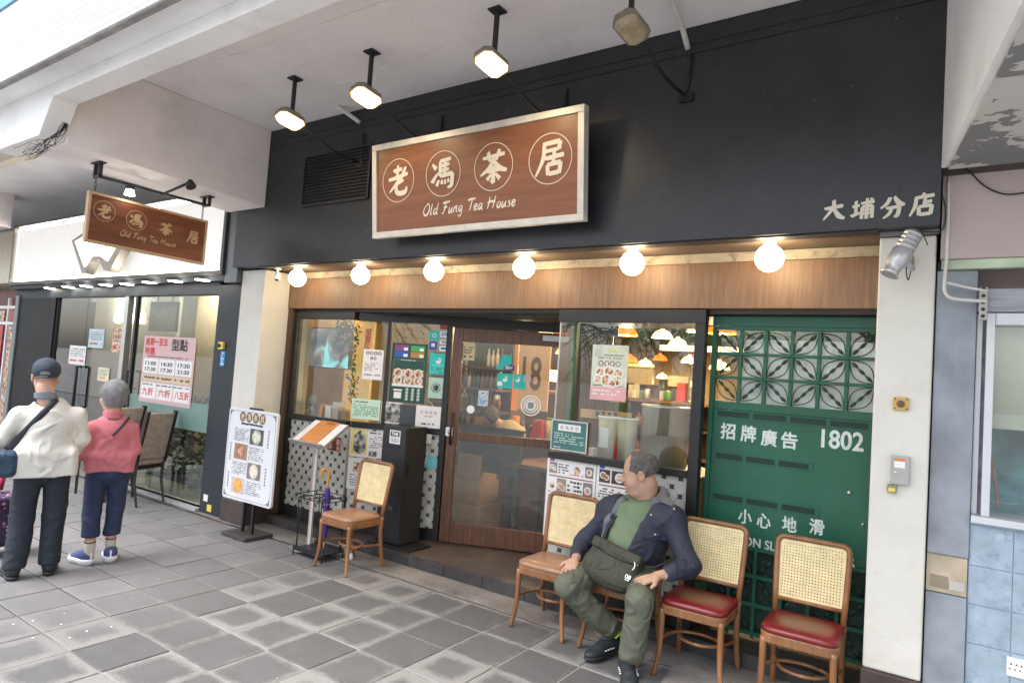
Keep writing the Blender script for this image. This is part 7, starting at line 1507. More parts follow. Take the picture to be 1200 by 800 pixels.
def hand(base, fd, nd, side, s=1.0, curl=.25, spread=.12):
    """palm plus five unequal, bent fingers; fd = finger direction, nd = back of the hand, side=+1 puts the thumb towards fd x nd"""
    fd=Vector(fd).normalized(); nd=Vector(nd); nd=(nd-fd*nd.dot(fd)).normalized(); sd=fd.cross(nd)*side; b=Vector(base); fs=[]
    fs.append(el(b+fd*.045*s,(.046*s,.040*s,.016*s),(fd,sd,nd))); fs.append(rc(b-fd*.03*s,b+fd*.01*s,.026*s,.027*s)); fs.append(el(b+fd*.035*s+sd*.022*s-nd*.006*s,(.034*s,.018*s,.016*s),(fd,sd,nd)))
    palm=U(.014*s,*fs)
    fg=[]
    for off,L,sp in ((.030,.072,.9),(.010,.082,.25),(-.011,.076,-.3),(-.031,.060,-1.0)):
        d=(fd+sd*(spread*sp)).normalized(); p=b+fd*.078*s+sd*off*s; q=p+(d*math.cos(curl*.6)-nd*math.sin(curl*.6))*L*.42*s; r=q+(d*math.cos(curl*1.7)-nd*math.sin(curl*1.7))*L*.32*s; e=r+(d*math.cos(curl*2.6)-nd*math.sin(curl*2.6))*L*.26*s
        fg.append(U(.004*s,rc(p-fd*.02*s,q,.0105*s,.0095*s),rc(q,r,.0095*s,.0085*s),rc(r,e,.0085*s,.0072*s)))
    p=b+fd*.018*s+sd*.030*s; q=p+(fd*.55+sd*.75-nd*.15).normalized()*.040*s; r=q+(fd*.85+sd*.4-nd*.2).normalized()*.030*s; fg.append(U(.006*s,rc(p,q,.014*s,.0115*s),rc(q,r,.0115*s,.009*s)))
    def f(P):
        d=palm(P)
        for i,g in enumerate(fg): d=smin(d,g(P),.006*s if i<4 else .012*s)
        return d
    return f
def bb(c,r): return [c[0]-r[0],c[1]-r[1],c[2]-r[2]],[c[0]+r[0],c[1]+r[1],c[2]+r[2]]
def head_field(s=1.0, jowl=1.0):
    f=U(.03*s, el((0,-.012*s,.165*s),(.077*s,.098*s,.086*s)), el((0,.030*s,.105*s),(.064*s,.066*s,.090*s)), el((0,.036*s,.050*s),(.058*s*jowl,.056*s,.040*s)), el((.045*s,.055*s,.078*s),(.026*s*jowl,.030*s,.030*s)), el((-.045*s,.055*s,.078*s),(.026*s*jowl,.030*s,.030*s)), el((0,.030*s,.014*s),(.052*s*jowl,.052*s,.030*s)))
    g=U(.014*s, f, rc((-.034*s,.084*s,.138*s),(.034*s,.084*s,.138*s),.013*s), rc((0,.092*s,.132*s),(0,.114*s,.100*s),.008*s,.0125*s), el((.013*s,.103*s,.094*s),(.010*s,.011*s,.009*s)), el((-.013*s,.103*s,.094*s),(.010*s,.011*s,.009*s)), el((0,.084*s,.034*s),(.024*s,.018*s,.017*s)))
    g=U(.006*s, g, rc((-.020*s,.090*s,.071*s),(0,.100*s,.074*s),.0050*s,.0065*s), rc((.020*s,.090*s,.071*s),(0,.100*s,.074*s),.0050*s,.0065*s), rc((-.016*s,.090*s,.060*s),(.016*s,.090*s,.060*s),.0075*s), el((0,.094*s,.060*s),(.014*s,.010*s,.007*s)))
    for x in (-1,1):
        g=sub(g, el((x*.032*s,.100*s,.121*s),(.019*s,.014*s,.010*s)), .012*s)
        g=U(.006*s, g, el((x*.031*s,.081*s,.121*s),(.0145*s,.0125*s,.0115*s)), rc((x*.018*s,.090*s,.1285*s),(x*.046*s,.082*s,.127*s),.0045*s), rc((x*.020*s,.089*s,.112*s),(x*.044*s,.082*s,.112*s),.004*s))
        ear=sub(el((x*.079*s,-.008*s,.115*s),(.011*s,.022*s,.034*s)), el((x*.090*s,-.004*s,.118*s),(.009*s,.012*s,.020*s)), .006*s); g=U(.008*s, g, ear)
    g=sub(g, rc((-.022*s,.104*s,.0655*s),(.022*s,.104*s,.0655*s),.0028*s), .004*s)
    return g
def head_xf(c, face, tilt=0.0, roll=0.0):
    """local head space (y = face, z = up) to world; c = chin-level centre"""
    y=Vector((face[0],face[1],0)).normalized(); z=Vector((0,0,1)); x=y.cross(z); R=Matrix((x,y,z)).transposed(); R=R@Matrix.Rotation(tilt,3,'X')@Matrix.Rotation(roll,3,'Y'); c=Vector(c); return lambda p: c+R@p, R, c
def shoe(mbs, heel, toe, parent, up_m, sole_m, s=1.0, accent=None, lift=.0, w=.046, sh_=.030):
    h=Vector(heel); t=Vector(toe); d=(t-h); L=d.length; d.normalize(); sd=d.cross(Vector((0,0,1))).normalized(); up=sd.cross(d); ax=(d,sd,Vector((0,0,1)))
    c=lambda a,z: h+d*(a*L)+Vector((0,0,z))
    hs_=sh_/.030
    sole=lambda P: U(.03, el(c(.22,.022*hs_),(.24*L,w*.85,.024*hs_),ax), el(c(.68,.020*hs_),(.34*L,w,.022*hs_),ax), rc(c(.15,.020*hs_),c(.85,.018*hs_),.020*hs_,.016*hs_))(P)
    solec=inter(sole, half(c(.5,.001),(0,0,-1)),.004); solec=inter(U(.02,solec,inter(grow(sole,.004),half(c(.5,.001),(0,0,-1)),.004)) if sh_>.03 else solec, half(c(.5,sh_),(0,0,1)),.006)
    up_=U(.035, el(c(.24,.060),(.24*L,w*.84,.048),ax), el(c(.70,.038),(.30*L,w*.92,.032),ax), rc(c(.22,.075),c(.62,.052),.042,.034))
    upc=inter(up_, half(c(.5,.024),(0,0,-1)),.004)
    lo=[min(h[i],t[i])-.08 for i in range(3)]; hi=[max(h[i],t[i])+.08 for i in range(3)]; lo[2]=min(h.z,t.z)-.02; hi[2]=max(h.z,t.z)+.14
    sh=npart('shoe',[(upc,lo,hi,.005)],up_m,parent); npart('sole',[(solec,lo,hi,.005)],sole_m,sh); return sh,c,sd,d,L
def on_surf(f,p,d,off=.006,far=.35):
    """walk from p along d until the field is reached"""
    p=Vector(p); d=Vector(d).normalized(); t=0
    for _ in range(60):
        q=p+d*t; v=float(f(np.array([[q.x,q.y,q.z]],dtype=np.float32))[0])
        if v<off: break
        t+=max(v*.6,.002)
        if t>far: break
    return p+d*t
# ---------------- the seated man
navy=cloth('navy nylon',(0.024,0.030,0.052),.55,13,.7); green_t=cloth('sage green cotton',(0.150,0.205,0.125),.35,12,.85); olive_tr=cloth('grey olive trouser cloth',(0.100,0.108,0.076),.5,12,.7); olive_bag=cloth('olive nylon',(0.046,0.047,0.030),.4,16,.72); grey_lin=cloth('grey lining',(0.13,0.14,0.16),.4,14,.7)
man=thing('person','seated man in open navy jacket and green shirt, bag on his lap, looking left','person',(-1.76,4.0,0))
pel=Vector((-1.755,4.10,.545)); che=Vector((-1.70,4.10,.80)); nkb=Vector((-1.685,4.11,.925))
hipR,hipL=Vector((-1.86,4.06,.515)),Vector((-1.64,4.06,.515)); knR,knL=Vector((-1.955,3.62,.435)),Vector((-1.495,3.655,.455)); anR,anL=Vector((-1.785,3.85,.115)),Vector((-1.525,3.66,.10))
shR,shL=Vector((-1.905,4.07,.850)),Vector((-1.475,4.06,.865)); eR,eL=Vector((-2.055,3.98,.615)),Vector((-1.315,3.95,.635)); wrR,wrL=Vector((-2.005,3.80,.560)),Vector((-1.40,3.79,.590))
HC=Vector((-1.685,4.070,.990)); hx,HR,_=head_xf(HC,(-.92,-.39),-.21,.0); S_=1.07
torso=U(.10, el(pel,(.185,.150,.14)), el(che+Vector((0,.0,-.01)),(.175,.125,.17)), el((-1.725,4.03,.665),(.165,.165,.145)), rc(shR,shL,.070,.070))
neck=rc(nkb+Vector((0,.01,-.05)),HC+Vector((.015,.015,.06)),.076,.072)
handR=hand(Vector((-1.992,3.775,.553)),(.05,-.90,-.40),(0,-.40,.9),1,1.0,.28,.20); handL=hand(Vector((-1.435,3.765,.585)),(-.70,-.55,-.32),(-.15,-.35,.9),-1,1.02,.20,.26)
body_f=U(.03, torso, neck, rc(shR,eR,.05,.042), rc(eR,wrR,.042,.028), rc(shL,eL,.05,.042), rc(eL,wrL,.042,.028), rc(hipR,knR,.08,.058), rc(knR,anR,.052,.036), rc(hipL,knL,.08,.058), rc(knL,anL,.052,.036))
hf=head_field(S_,1.14)
Ri=np.array([[HR[i][j] for j in range(3)] for i in range(3)],dtype=np.float32); Hc=_a(HC)
def in_head(f,R_=Ri,c_=Hc): return lambda P: f((P-c_)@R_)
headw=in_head(hf); full=U(.03, body_f, headw)
npart('body',[(full,[-2.12,3.55,.06],[-1.26,4.30,.925],.010),(U(.03,headw,neck),[-1.88,3.88,.88],[-1.50,4.28,1.31],.0036),(handR,[-2.11,3.58,.42],[-1.90,3.86,.62],.0034),(handL,[-1.62,3.60,.43],[-1.36,3.84,.65],.0034)],skin,man)
# hair: short, greying, thin on top
Sx=S_
hair=sub(grow(el((0,-.016*Sx,.168*Sx),(.079*Sx,.100*Sx,.088*Sx)),.006), lambda P: np.maximum.reduce([-(P[:,1]-(.063-.30*np.maximum(P[:,2]-.17,0)-0.55*np.maximum(.16-P[:,2],0)*1.0))*1.0, P[:,2]-.40]), .006)
hair=sub(hair, half((0,0,.085*Sx),(0,.35,1)), .01)
hair_n=fold(hair,.0035,(95,95,70),2.0)
def hair_mat(name,c0,c1):
    m=M(name,c0,.6,var=0,bump=.3,bscale=220); n=m.node_tree.nodes; l=m.node_tree.links; tc=n.new('ShaderNodeTexCoord'); z=n.new('ShaderNodeTexNoise'); z.inputs['Scale'].default_value=26; z.inputs['Detail'].default_value=9; z.inputs['Roughness'].default_value=.8; l.new(tc.outputs['Object'],z.inputs['Vector']); r=n.new('ShaderNodeValToRGB'); r.color_ramp.elements[0].position=.30; r.color_ramp.elements[1].position=.78; r.color_ramp.elements[0].color=(*c0,1); r.color_ramp.elements[1].color=(*c1,1); l.new(z.outputs[0],r.inputs[0]); l.new(r.outputs[0],n['Principled BSDF'].inputs['Base Color']); return m
npart('hair',[(hair_n,[-.12,-.15,.04],[.12,.13,.32],.0034)],hair_mat('greying hair',(0.030,0.027,0.026),(0.22,0.21,0.205)),man,None,hx)
hs=MB(); rr5=random.Random(4)
for k in range(2600):      # loose short strands so that the outline is not smooth
    th=rr5.uniform(0,2*PI); ph=math.acos(rr5.uniform(-.15,1)); n_=Vector((math.sin(ph)*math.cos(th),math.sin(ph)*math.sin(th),math.cos(ph))); p=Vector((n_.x*.084*Sx,-.016*Sx+n_.y*.105*Sx,.168*Sx+n_.z*.093*Sx))
    if p.y>.061-.3*max(p.z-.17,0)-.55*max(.16-p.z,0) or p.z<.085: continue
    d=(n_*.5+Vector((rr5.uniform(-.4,.4),.4,rr5.uniform(-.5,.3)))).normalized()*rr5.uniform(.006,.015); sdv=d.cross(n_).normalized()*.0009
    hs.add([hx(p-sdv),hx(p+sdv),hx(p+d)],[(0,1,2)])
part('hair_strands',hs,hair_mat('loose greying hair',(0.04,0.035,0.033),(0.32,0.31,0.30)),man,kind='stuff')
for x in (-1,1):
    m=MB(); m.sphere(hx(Vector((x*.031*Sx,.0835*Sx,.1205*Sx))),.0120*Sx,14,10); part('eye',m,M('eye white',(0.55,0.5,0.46),.3,var=0),man); q=hx(Vector((x*.031*Sx,.0935*Sx,.1205*Sx))); m=MB(); m.sphere(q,.0042*Sx,10,8); part('iris',m,ink,man)
    m=MB(); m.tube([hx(Vector((x*.016*Sx,.0975*Sx,.142*Sx))),hx(Vector((x*.034*Sx,.0955*Sx,.1475*Sx))),hx(Vector((x*.050*Sx,.083*Sx,.142*Sx)))],[.0022,.003,.0015],n=5,sub=3); part('eyebrow',m,M('eyebrow hair',(0.05,0.035,0.028),.8,var=0),man)
part('lips',MB().tube([hx(Vector((-.019*Sx,.0935*Sx,.0655*Sx))),hx(Vector((0,.1045*Sx,.0665*Sx))),hx(Vector((.019*Sx,.0935*Sx,.0655*Sx)))],[.002,.0036,.002],n=6,sub=3),M('lip skin',(0.36,0.14,0.10),.5,var=.05),man)
# green shirt
shirt=inter(grow(U(.05,torso,rc(nkb+Vector((0,.01,-.06)),nkb+Vector((-.002,.005,.04)),.062,.058)),.010), half(nkb+Vector((-.008,-.01,.048)),(-.10,-.30,1)),.012); shirt=fold(shirt,.0065,(22,20,46),1.1)
npart('t_shirt',[(shirt,[-2.02,3.80,.40],[-1.36,4.30,1.0],.0075)],green_t,man)
npart('shirt_collar',[(inter(inter(grow(neck,.012),half(nkb+Vector((-.008,-.01,.052)),(-.10,-.30,1)),.004),half(nkb+Vector((-.008,-.01,.030)),(.10,.30,-1)),.004),[-1.80,3.98,.86],[-1.58,4.24,1.0],.004)],M('shirt rib',(0.11,0.155,0.09),.85,var=.1),man)
# jacket, open at the front
jk=U(.035, grow(torso,.024), rc(shR+Vector((0,0,-.012)),eR,.062,.058), rc(eR,eR.lerp(wrR,.80),.057,.044), rc(shL+Vector((0,0,-.015)),eL,.068,.066), rc(eL,eL.lerp(wrL,.82),.066,.048))
cutw=lambda P: np.maximum(np.abs(P[:,0]-(-1.765+(P[:,2]-.62)*.16))-(.082+.16*np.clip(P[:,2]-.72,-.1,.20)), P[:,1]-4.11)
jk=sub(jk,cutw,.025); jk=inter(jk,half((0,0,.955),(0,-.1,1)),.02); jk=sub(jk,grow(neck,.016),.02)
jk=fold(jk,.0085,(38,30,42),.4)
npart('jacket',[(jk,[-2.20,3.70,.40],[-1.16,4.34,1.02],.0075)],navy,man)
# lining showing at the opening edge, hood behind the neck
hood=U(.03, rc((-1.595,4.12,.975),(-1.49,4.07,.925),.050,.044), rc((-1.60,4.17,.985),(-1.72,4.23,.985),.055,.045), rc((-1.585,4.05,.955),(-1.575,3.98,.87),.034,.024))
npart('hood',[(fold(sub(hood,grow(neck,.01),.01),.005,(30,30,30),.9),[-1.86,3.92,.80],[-1.40,4.32,1.05],.006)],grey_lin,man)
lin=U(.03, rc((-1.80,4.02,.93),(-1.865,3.955,.80),.030,.022), rc((-1.865,3.955,.80),(-1.885,3.93,.68),.022,.014))
npart('jacket_lining',[(fold(lin,.003,(30,30,30),.9),[-1.95,3.86,.62],[-1.74,4.10,.99],.005)],grey_lin,man)
for p in ((763,603),(768,626),(790,596),(797,592)):
    q=on_surf(jk,at_y(p[0],p[1],3.70),ray(*p),.003,.7); m=MB(); m.sphere(q,.007,10,8); part('snap_button',m,steel,man)
# trousers
tr_=U(.035, el(pel+Vector((0,-.02,-.03)),(.18,.15,.10)), rc(hipR,knR,.090,.074), rc(hipL,knL,.090,.076), rc(knR,anR+Vector((.0,-.0,.060)),.074,.080), rc(knL,anL+Vector((.0,0,.05)),.076,.078))
tr_=inter(tr_,half((0,0,.62),(0,0,1)),.02); tr_=sub(tr_, rc(anR+Vector((0,0,-.02)),anR+Vector((-.03,-.04,.06)),.052), .008)
tr_=fold(tr_,.0055,(36,30,40),3.3)
tr_=inter(tr_, lambda P: np.where((P[:,2]<.2), .098-P[:,2]+ (P[:,0]+1.78)*np.where(P[:,0]<-1.65,-.35,0.0), -1.0), .008)
npart('trousers',[(tr_,[-2.12,3.50,.06],[-1.33,4.32,.68],.0075)],olive_tr,man)
npart('sock',[(rc(anR+Vector((.012,.02,-.04)),anR+Vector((-.03,-.04,.10)),.044,.048),[-1.9,3.75,.04],[-1.68,3.98,.26],.006)],M('blue grey sock',(0.09,0.11,0.14),.9,var=.1,bump=.3),man)
blk_up=M('black trainer mesh',(0.018,0.024,0.030),.55,var=.2,scale=30,bump=.3); blk_sole=M('black trainer sole',(0.02,0.022,0.024),.6,var=.1)
for heel,toe in (((-1.745,3.955,.012),(-1.815,3.655,.004)),((-1.595,3.735,.004),(-1.435,3.470,.004))):
    sh,c,sd,d,L=shoe(None,heel,toe,man,blk_up,blk_sole,w=.052)
    m=MB()
    for i in range(4):
        for j in range(-2,3):
            a=.60+i*.09; p=c(a,.0)+sd*(j*.013*(1-.1*i)); z=.055+.030*(1-((a-.45)/.55)**2)*.6-abs(j)*.004-.012; q=p+Vector((0,0,z-.004)); m.add([q-sd*.0035-d*.003,q+sd*.0035-d*.003,q+sd*.0035+d*.003,q-sd*.0035+d*.003],[(0,1,2,3)])
    for j in (-1,1):
        for i in range(4): q=c(.35+i*.08,.055)+sd*(j*.052*.94); m.box(q.x-.004,q.x+.004,q.y-.004,q.y+.004,q.z-.002,q.z+.002)
    part('white_dashes',m,white_ink,sh)
part('pull_tab',MB().tube([(-1.715,3.945,.11),(-1.695,3.95,.135),(-1.70,3.90,.145),(-1.715,3.84,.125)],.006,n=6,sub=4),M('lime loop',(0.45,0.75,0.03),.5,var=0),man)
# shoulder bag and strap (held, so a thing of its own)
bag=thing('shoulder_bag','olive nylon shoulder bag resting on the seated man\'s lap','bag',(-1.74,3.86,.45))
u_=Vector((1,.02,-.24)).normalized(); v_=Vector((.22,.35,.91)); v_=(v_-u_*v_.dot(u_)).normalized(); n_=u_.cross(v_); bc=Vector((-1.745,3.800,.575))
bf=U(.05, bx_(bc,(.165,.112,.055),.05,(u_,v_,n_)), el(bc-v_*.055+n_*.01,(.175,.090,.070),(u_,v_,n_))); bf=fold(bf,.0095,(26,22,28),5.0)
npart('bag_body',[(bf,[-2.0,3.60,.36],[-1.48,4.02,.78],.006)],olive_bag,bag)
fl=U(.02, bx_(bc+v_*.085+n_*.004,(.166,.034,.056),.018,(u_,v_,n_))); npart('bag_flap',[(fold(fl,.003,(26,20,26),2.),[-1.98,3.62,.50],[-1.50,4.05,.82],.006)],olive_bag,bag)
m=MB(); 
for a in (-1,1): m.tube([bc+u_*(-.14)+v_*(.055)+n_*.056,bc+u_*0+v_*.045+n_*.066,bc+u_*.14+v_*.055+n_*.056],.0025,n=5,sub=3)
part('zip_line',m,M('dark zip',(0.03,0.03,0.02),.5),bag)
part('metal_clip',MB().tube([bc+u_*.135+v_*.075+n_*.055,bc+u_*.15+v_*.05+n_*.058,bc+u_*.142+v_*.02+n_*.055],.005,n=6,sub=3).tube([bc+u_*.155+v_*.09+n_*.04,bc+u_*.16+v_*.06+n_*.05],.005,n=6),steel,bag)
Fbg=Frame(bc+n_*.0,u_,v_); lc_=Fbg.px(735.5,677,.075)
m=MB(); text(m,Fbg,'08',lc_[0]-.018,lc_[0]+.018,lc_[1]-.006,lc_[1]+.020,.079,.05); text(m,Fbg,'OLDTOWN',lc_[0]-.014,lc_[0]+.014,lc_[1]-.016,lc_[1]-.010,.079,.03) if False else m.fq(Fbg,lc_[0]-.014,lc_[0]+.014,lc_[1]-.015,lc_[1]-.010,.079); part('white_logo',m,white_ink,bag)
part('shoulder_strap',MB().tube([(-1.775,4.03,.945),(-1.80,3.985,.87),(-1.845,3.915,.77),(-1.855,3.88,.69),(-1.85,3.88,.65)],[.016]*5,n=8,sub=5,flatten=.35),M('black webbing',(0.016,0.017,0.018),.7,var=.1),bag)
part('shoulder_strap',MB().tube([(-1.595,3.87,.60),(-1.50,3.86,.60),(-1.41,3.93,.66)],[.016]*3,n=8,sub=5,flatten=.4),MATS['black webbing'],bag)
part('key_ring',MB().tube([(-1.935,3.745,.525),(-1.925,3.735,.515),(-1.93,3.725,.50)],.006,n=6),steel,bag)
# ---------------- standing couple, seen from behind
def frame_xf(o,f): 
    f=Vector((f[0],f[1],0)).normalized(); r=f.cross(Vector((0,0,1))); o=Vector(o); return lambda p: o+r*p.x+f*p.y+Vector((0,0,p.z))
white_j=cloth('off-white cotton jacket',(0.66,0.64,0.58),.6,9,.85); dk_tr=cloth('blue black trousers',(0.016,0.022,0.032),.5,10,.8); cap_m=cloth('navy grey cap',(0.035,0.045,0.068),.2,40,.8); bagn=cloth('dark blue bag cloth',(0.020,0.045,0.090),.4,16,.6)
XM=frame_xf((-5.55,2.105,0),(-.955,.30)); om=thing('person','elderly man in off-white jacket and dark cap walking away with a floral trolley','person',(-5.55,2.105,0))
hdl=head_field(1.0,1.02); HCm=Vector((-.045,.02,1.325)); Rm=Matrix.Rotation(-.12,3,'Z'); 
def lf(f,c,R=None):
    c_=_a(c); A=np.eye(3,dtype=np.float32) if R is None else np.array([[R[i][j] for j in range(3)] for i in range(3)],dtype=np.float32); return lambda P: f((P-c_)@A)
neckm=rc((-.02,-.005,1.24),(-.045,.0,1.37),.060,.056)
hd=U(.02, lf(hdl,HCm,Rm), neckm)
armR=(Vector((.172,-.0,1.165)),Vector((.215,.02,.985)),Vector((.185,.16,.84))); armL=(Vector((-.176,.0,1.160)),Vector((-.275,.02,.985)),Vector((-.335,.17,.86)))
bodym=U(.03, el((0,0,1.0),(.14,.075,.22)), el((0,0,.82),(.13,.08,.12)), rc(armL[0],armR[0],.042,.042), neckm, rc(armR[0],armR[1],.045,.04), rc(armR[1],armR[2],.038,.026), rc(armL[0],armL[1],.045,.04), rc(armL[1],armL[2],.038,.026), rc((.085,0,.76),(.085,.01,.42),.06,.045), rc((.085,.01,.42),(.085,-.02,.09),.045,.036), rc((-.085,0,.76),(-.095,-.0,.42),.06,.045), rc((-.095,0,.42),(-.115,-.05,.09),.052,.036))
hR=hand(armR[2]+Vector((-.005,.03,-.02)),(-.15,.75,-.5),(.8,.2,.3),-1,.95,.5); hL=hand(armL[2]+Vector((0,.03,-.015)),(.05,.85,-.4),(-.6,.1,.8),1,.95,.7)
npart('body',[(bodym,[-.45,-.2,.05],[.35,.30,1.30],.011),(hd,[-.16,-.16,1.24],[.08,.16,1.60],.0045),(hR,[.10,.10,.70],[.30,.36,.90],.0045),(hL,[-.45,.10,.70],[-.27,.36,.92],.0045)],skin2,om,None,XM)
cap=U(.008, inter(lf(el((0,-.010,.172),(.090,.112,.092)),HCm,Rm), lf(half((0,0,.128),(0,.16,-1)),HCm,Rm),.006), lf(inter(el((0,.13,.150),(.075,.085,.012)),half((0,.07,0),(0,-1,0)),.004),HCm,Rm))
cap=sub(cap, lf(el((0,-.13,.150),(.032,.06,.014)),HCm,Rm),.004)
npart('cap',[(fold(cap,.0015,(40,40,40),1.),[-.18,-.16,1.40],[.10,.26,1.62],.004)],cap_m,om,None,XM)
part('cap_strap',MB().tube([XM(HCm+Rm@Vector((.034*math.cos(t)*1.0,-.1165+.012*abs(math.cos(t)),.138+.0*math.sin(t)))) for t in [PI*k/8 for k in range(9)]],.004,n=5),cap_m,om)
npart('hair',[(sub(sub(lf(grow(el((0,-.014,.165),(.078,.100,.086)),.004),HCm,Rm), lf(half((0,0,.085),(0,.3,1)),HCm,Rm),.008), lf(half((0,.02,0),(0,-1,0)),HCm,Rm),.006),[-.18,-.16,1.38],[.08,.12,1.52],.0045)],hair_mat('grey cropped hair',(0.16,0.15,0.14),(0.34,0.32,0.30)),om,None,XM)
jm=U(.035, el((0,0,1.10),(.185,.115,.165)), el((0,-.0,.90),(.185,.125,.22)), rc(armL[0],armR[0],.062,.062), rc((-.05,0,1.235),(.05,0,1.235),.062), rc(armR[0],armR[1],.060,.056), rc(armR[1],armR[2],.053,.042), rc(armL[0],armL[1],.062,.059), rc(armL[1],armL[2],.057,.042), bx_((0,0,.81),(.200,.125,.13),.05))
jm=U(.03,jm,rc((0,0,1.19),(-.02,0,1.285),.098,.068)); jm=inter(jm,half((0,0,.725),(.03,0,-1)),.006); jm=sub(jm,grow(neckm,.012),.01); jm=inter(jm,half((0,0,1.31),(0,0,1)),.02)
jm=fold(jm,.0075,(26,16,15),7.2)
npart('jacket',[(jm,[-.50,-.24,.68],[.40,.34,1.36],.0085)],white_j,om,None,XM)
npart('shirt_collar',[(inter(inter(grow(neckm,.016),half((0,0,1.325),(0,.25,1)),.006),half((0,0,1.285),(0,0,-1)),.006),[-.14,-.12,1.25],[.08,.12,1.38],.005)],M('grey collar',(0.17,0.19,0.22),.8,var=.1),om,None,XM)
tm=U(.02, el((0,0,.78),(.165,.115,.12)), rc((.088,0,.74),(.090,.01,.42),.088,.076), rc((.090,.01,.42),(.088,-.02,.10),.076,.072), rc((-.088,0,.74),(-.098,0,.42),.088,.078), rc((-.098,0,.42),(-.117,-.05,.10),.078,.074))
tm=inter(tm,half((0,0,.075),(0,0,-1)),.008); tm=fold(tm,.0085,(22,18,15),2.6); npart('trousers',[(tm,[-.26,-.20,.04],[.24,.20,.86],.0085)],dk_tr,om,None,XM)
for hx_,hy in ((-.115,-.115),(.086,-.085)):
    h_=XM(Vector((hx_,hy,.0))); t_=XM(Vector((hx_+(.035 if hx_>0 else -.05),hy+.27,.0))); shoe(None,h_,t_,om,blk_up,blk_sole,w=.05)
sb2=thing('crossbody_bag','dark blue shoulder bag at the left hip of the man in the off-white jacket','bag',XM(Vector((-.27,-.05,.80))))
bf2=U(.03, bx_((-.255,-.085,.825),(.10,.055,.095),.045)); npart('bag_body',[(fold(bf2,.005,(26,22,24),1.2),[-.40,-.19,.68],[-.12,.02,.97],.006)],bagn,sb2,None,XM)
path=[on_surf(jm,(x,-.40,z),(0,1,0)) for x,z in ((-.215,.92),(-.19,.97),(-.14,1.05),(-.08,1.14),(-.02,1.225),(.03,1.29))]
def ribbon(pts,w_,side,xf):
    m=MB(); L=[];R=[]
    for i,p in enumerate(pts):
        d=(pts[min(i+1,len(pts)-1)]-pts[max(i-1,0)]).normalized(); s_=d.cross(Vector(side)).normalized()*w_; L.append(xf(p+s_)); R.append(xf(p-s_))
    n=len(pts); m.add(L+R,[(i,i+1,n+i+1,n+i) for i in range(n-1)],True); return m
def dens(P,k=5):
    out=[]
    for i in range(len(P)-1):
        p0=P[max(i-1,0)];p3=P[min(i+2,len(P)-1)]
        for q in range(k): t=q/k; out.append(0.5*((2*P[i])+(P[i+1]-p0)*t+(2*p0-5*P[i]+4*P[i+1]-p3)*t*t+(3*P[i]-p0-3*P[i+1]+p3)*t**3))
    return out+[P[-1]]
o=part('strap',ribbon(dens(path),.021,(0,1,0),XM),M('dark strap',(0.022,0.027,0.04),.7,var=.1),sb2); q=o.modifiers.new('thickness','SOLIDIFY'); q.thickness=.004; q.offset=0
# floral shopping trolley
def floral():
    m=bpy.data.materials.new('purple floral cloth'); m.use_nodes=True; n=m.node_tree.nodes; l=m.node_tree.links; b=n['Principled BSDF']; b.inputs['Roughness'].default_value=.7; tc=n.new('ShaderNodeTexCoord'); v=n.new('ShaderNodeTexVoronoi'); v.inputs['Scale'].default_value=26; l.new(tc.outputs['Object'],v.inputs['Vector']); r=n.new('ShaderNodeValToRGB'); e=r.color_ramp.elements; e[0].position=.16; e[0].color=(0.55,0.42,0.55,1); e[1].position=.42; e[1].color=(0.035,0.02,0.06,1); q=e.new(.3); q.color=(0.40,0.14,0.27,1); l.new(v.outputs['Distance'],r.inputs[0]); l.new(r.outputs[0],b.inputs['Base Color']); return m
W0_=at_z(18,640,.05); tro=thing('shopping_trolley','purple floral two-wheeled shopping trolley pulled by the elderly man','trolley',(W0_.x-.02,W0_.y-.09,0))
cx,cy=W0_.x-.05,W0_.y-.13
tb=bx_((cx,cy,.27),(.12,.15,.20),.05); tb=U(.03,tb,bx_((cx+.10,cy,.20),(.06,.11,.10),.04)); npart('trolley_bag',[(fold(tb,.006,(20,20,20),1.),[cx-.2,cy-.22,.02],[cx+.24,cy+.22,.52],.008)],floral(),tro)
npart('trolley_flap',[(fold(bx_((cx+.02,cy,.44),(.15,.155,.035),.03),.006,(20,20,20),3.),[cx-.2,cy-.22,.36],[cx+.24,cy+.22,.54],.008)],MATS.get('x') or bpy.data.materials['purple floral cloth'],tro)
for dy in (-.13,.15): part('wheel',MB().lathe((cx+.05,cy+dy-.015,.055),[(0,0),(.05,0),(.055,.01),(.055,.022),(.05,.03),(0,.03)],20,(0,1,0)),black_metal,tro)
gh=XM(armL[2]+Vector((0,.09,-.03)))
part('handle',MB().tube([(cx-.06,cy,.45),(cx-.03,cy+.03,.62),gh],.010,n=8,sub=3),black_metal,tro); m=MB(); m.tube([(cx-.035,cy+.025,.60),(cx-.05,cy+.02,.50)],.02,n=8); part('red_cloth_tie',m,M('dark red cloth',(0.30,0.01,0.05),.8),tro)
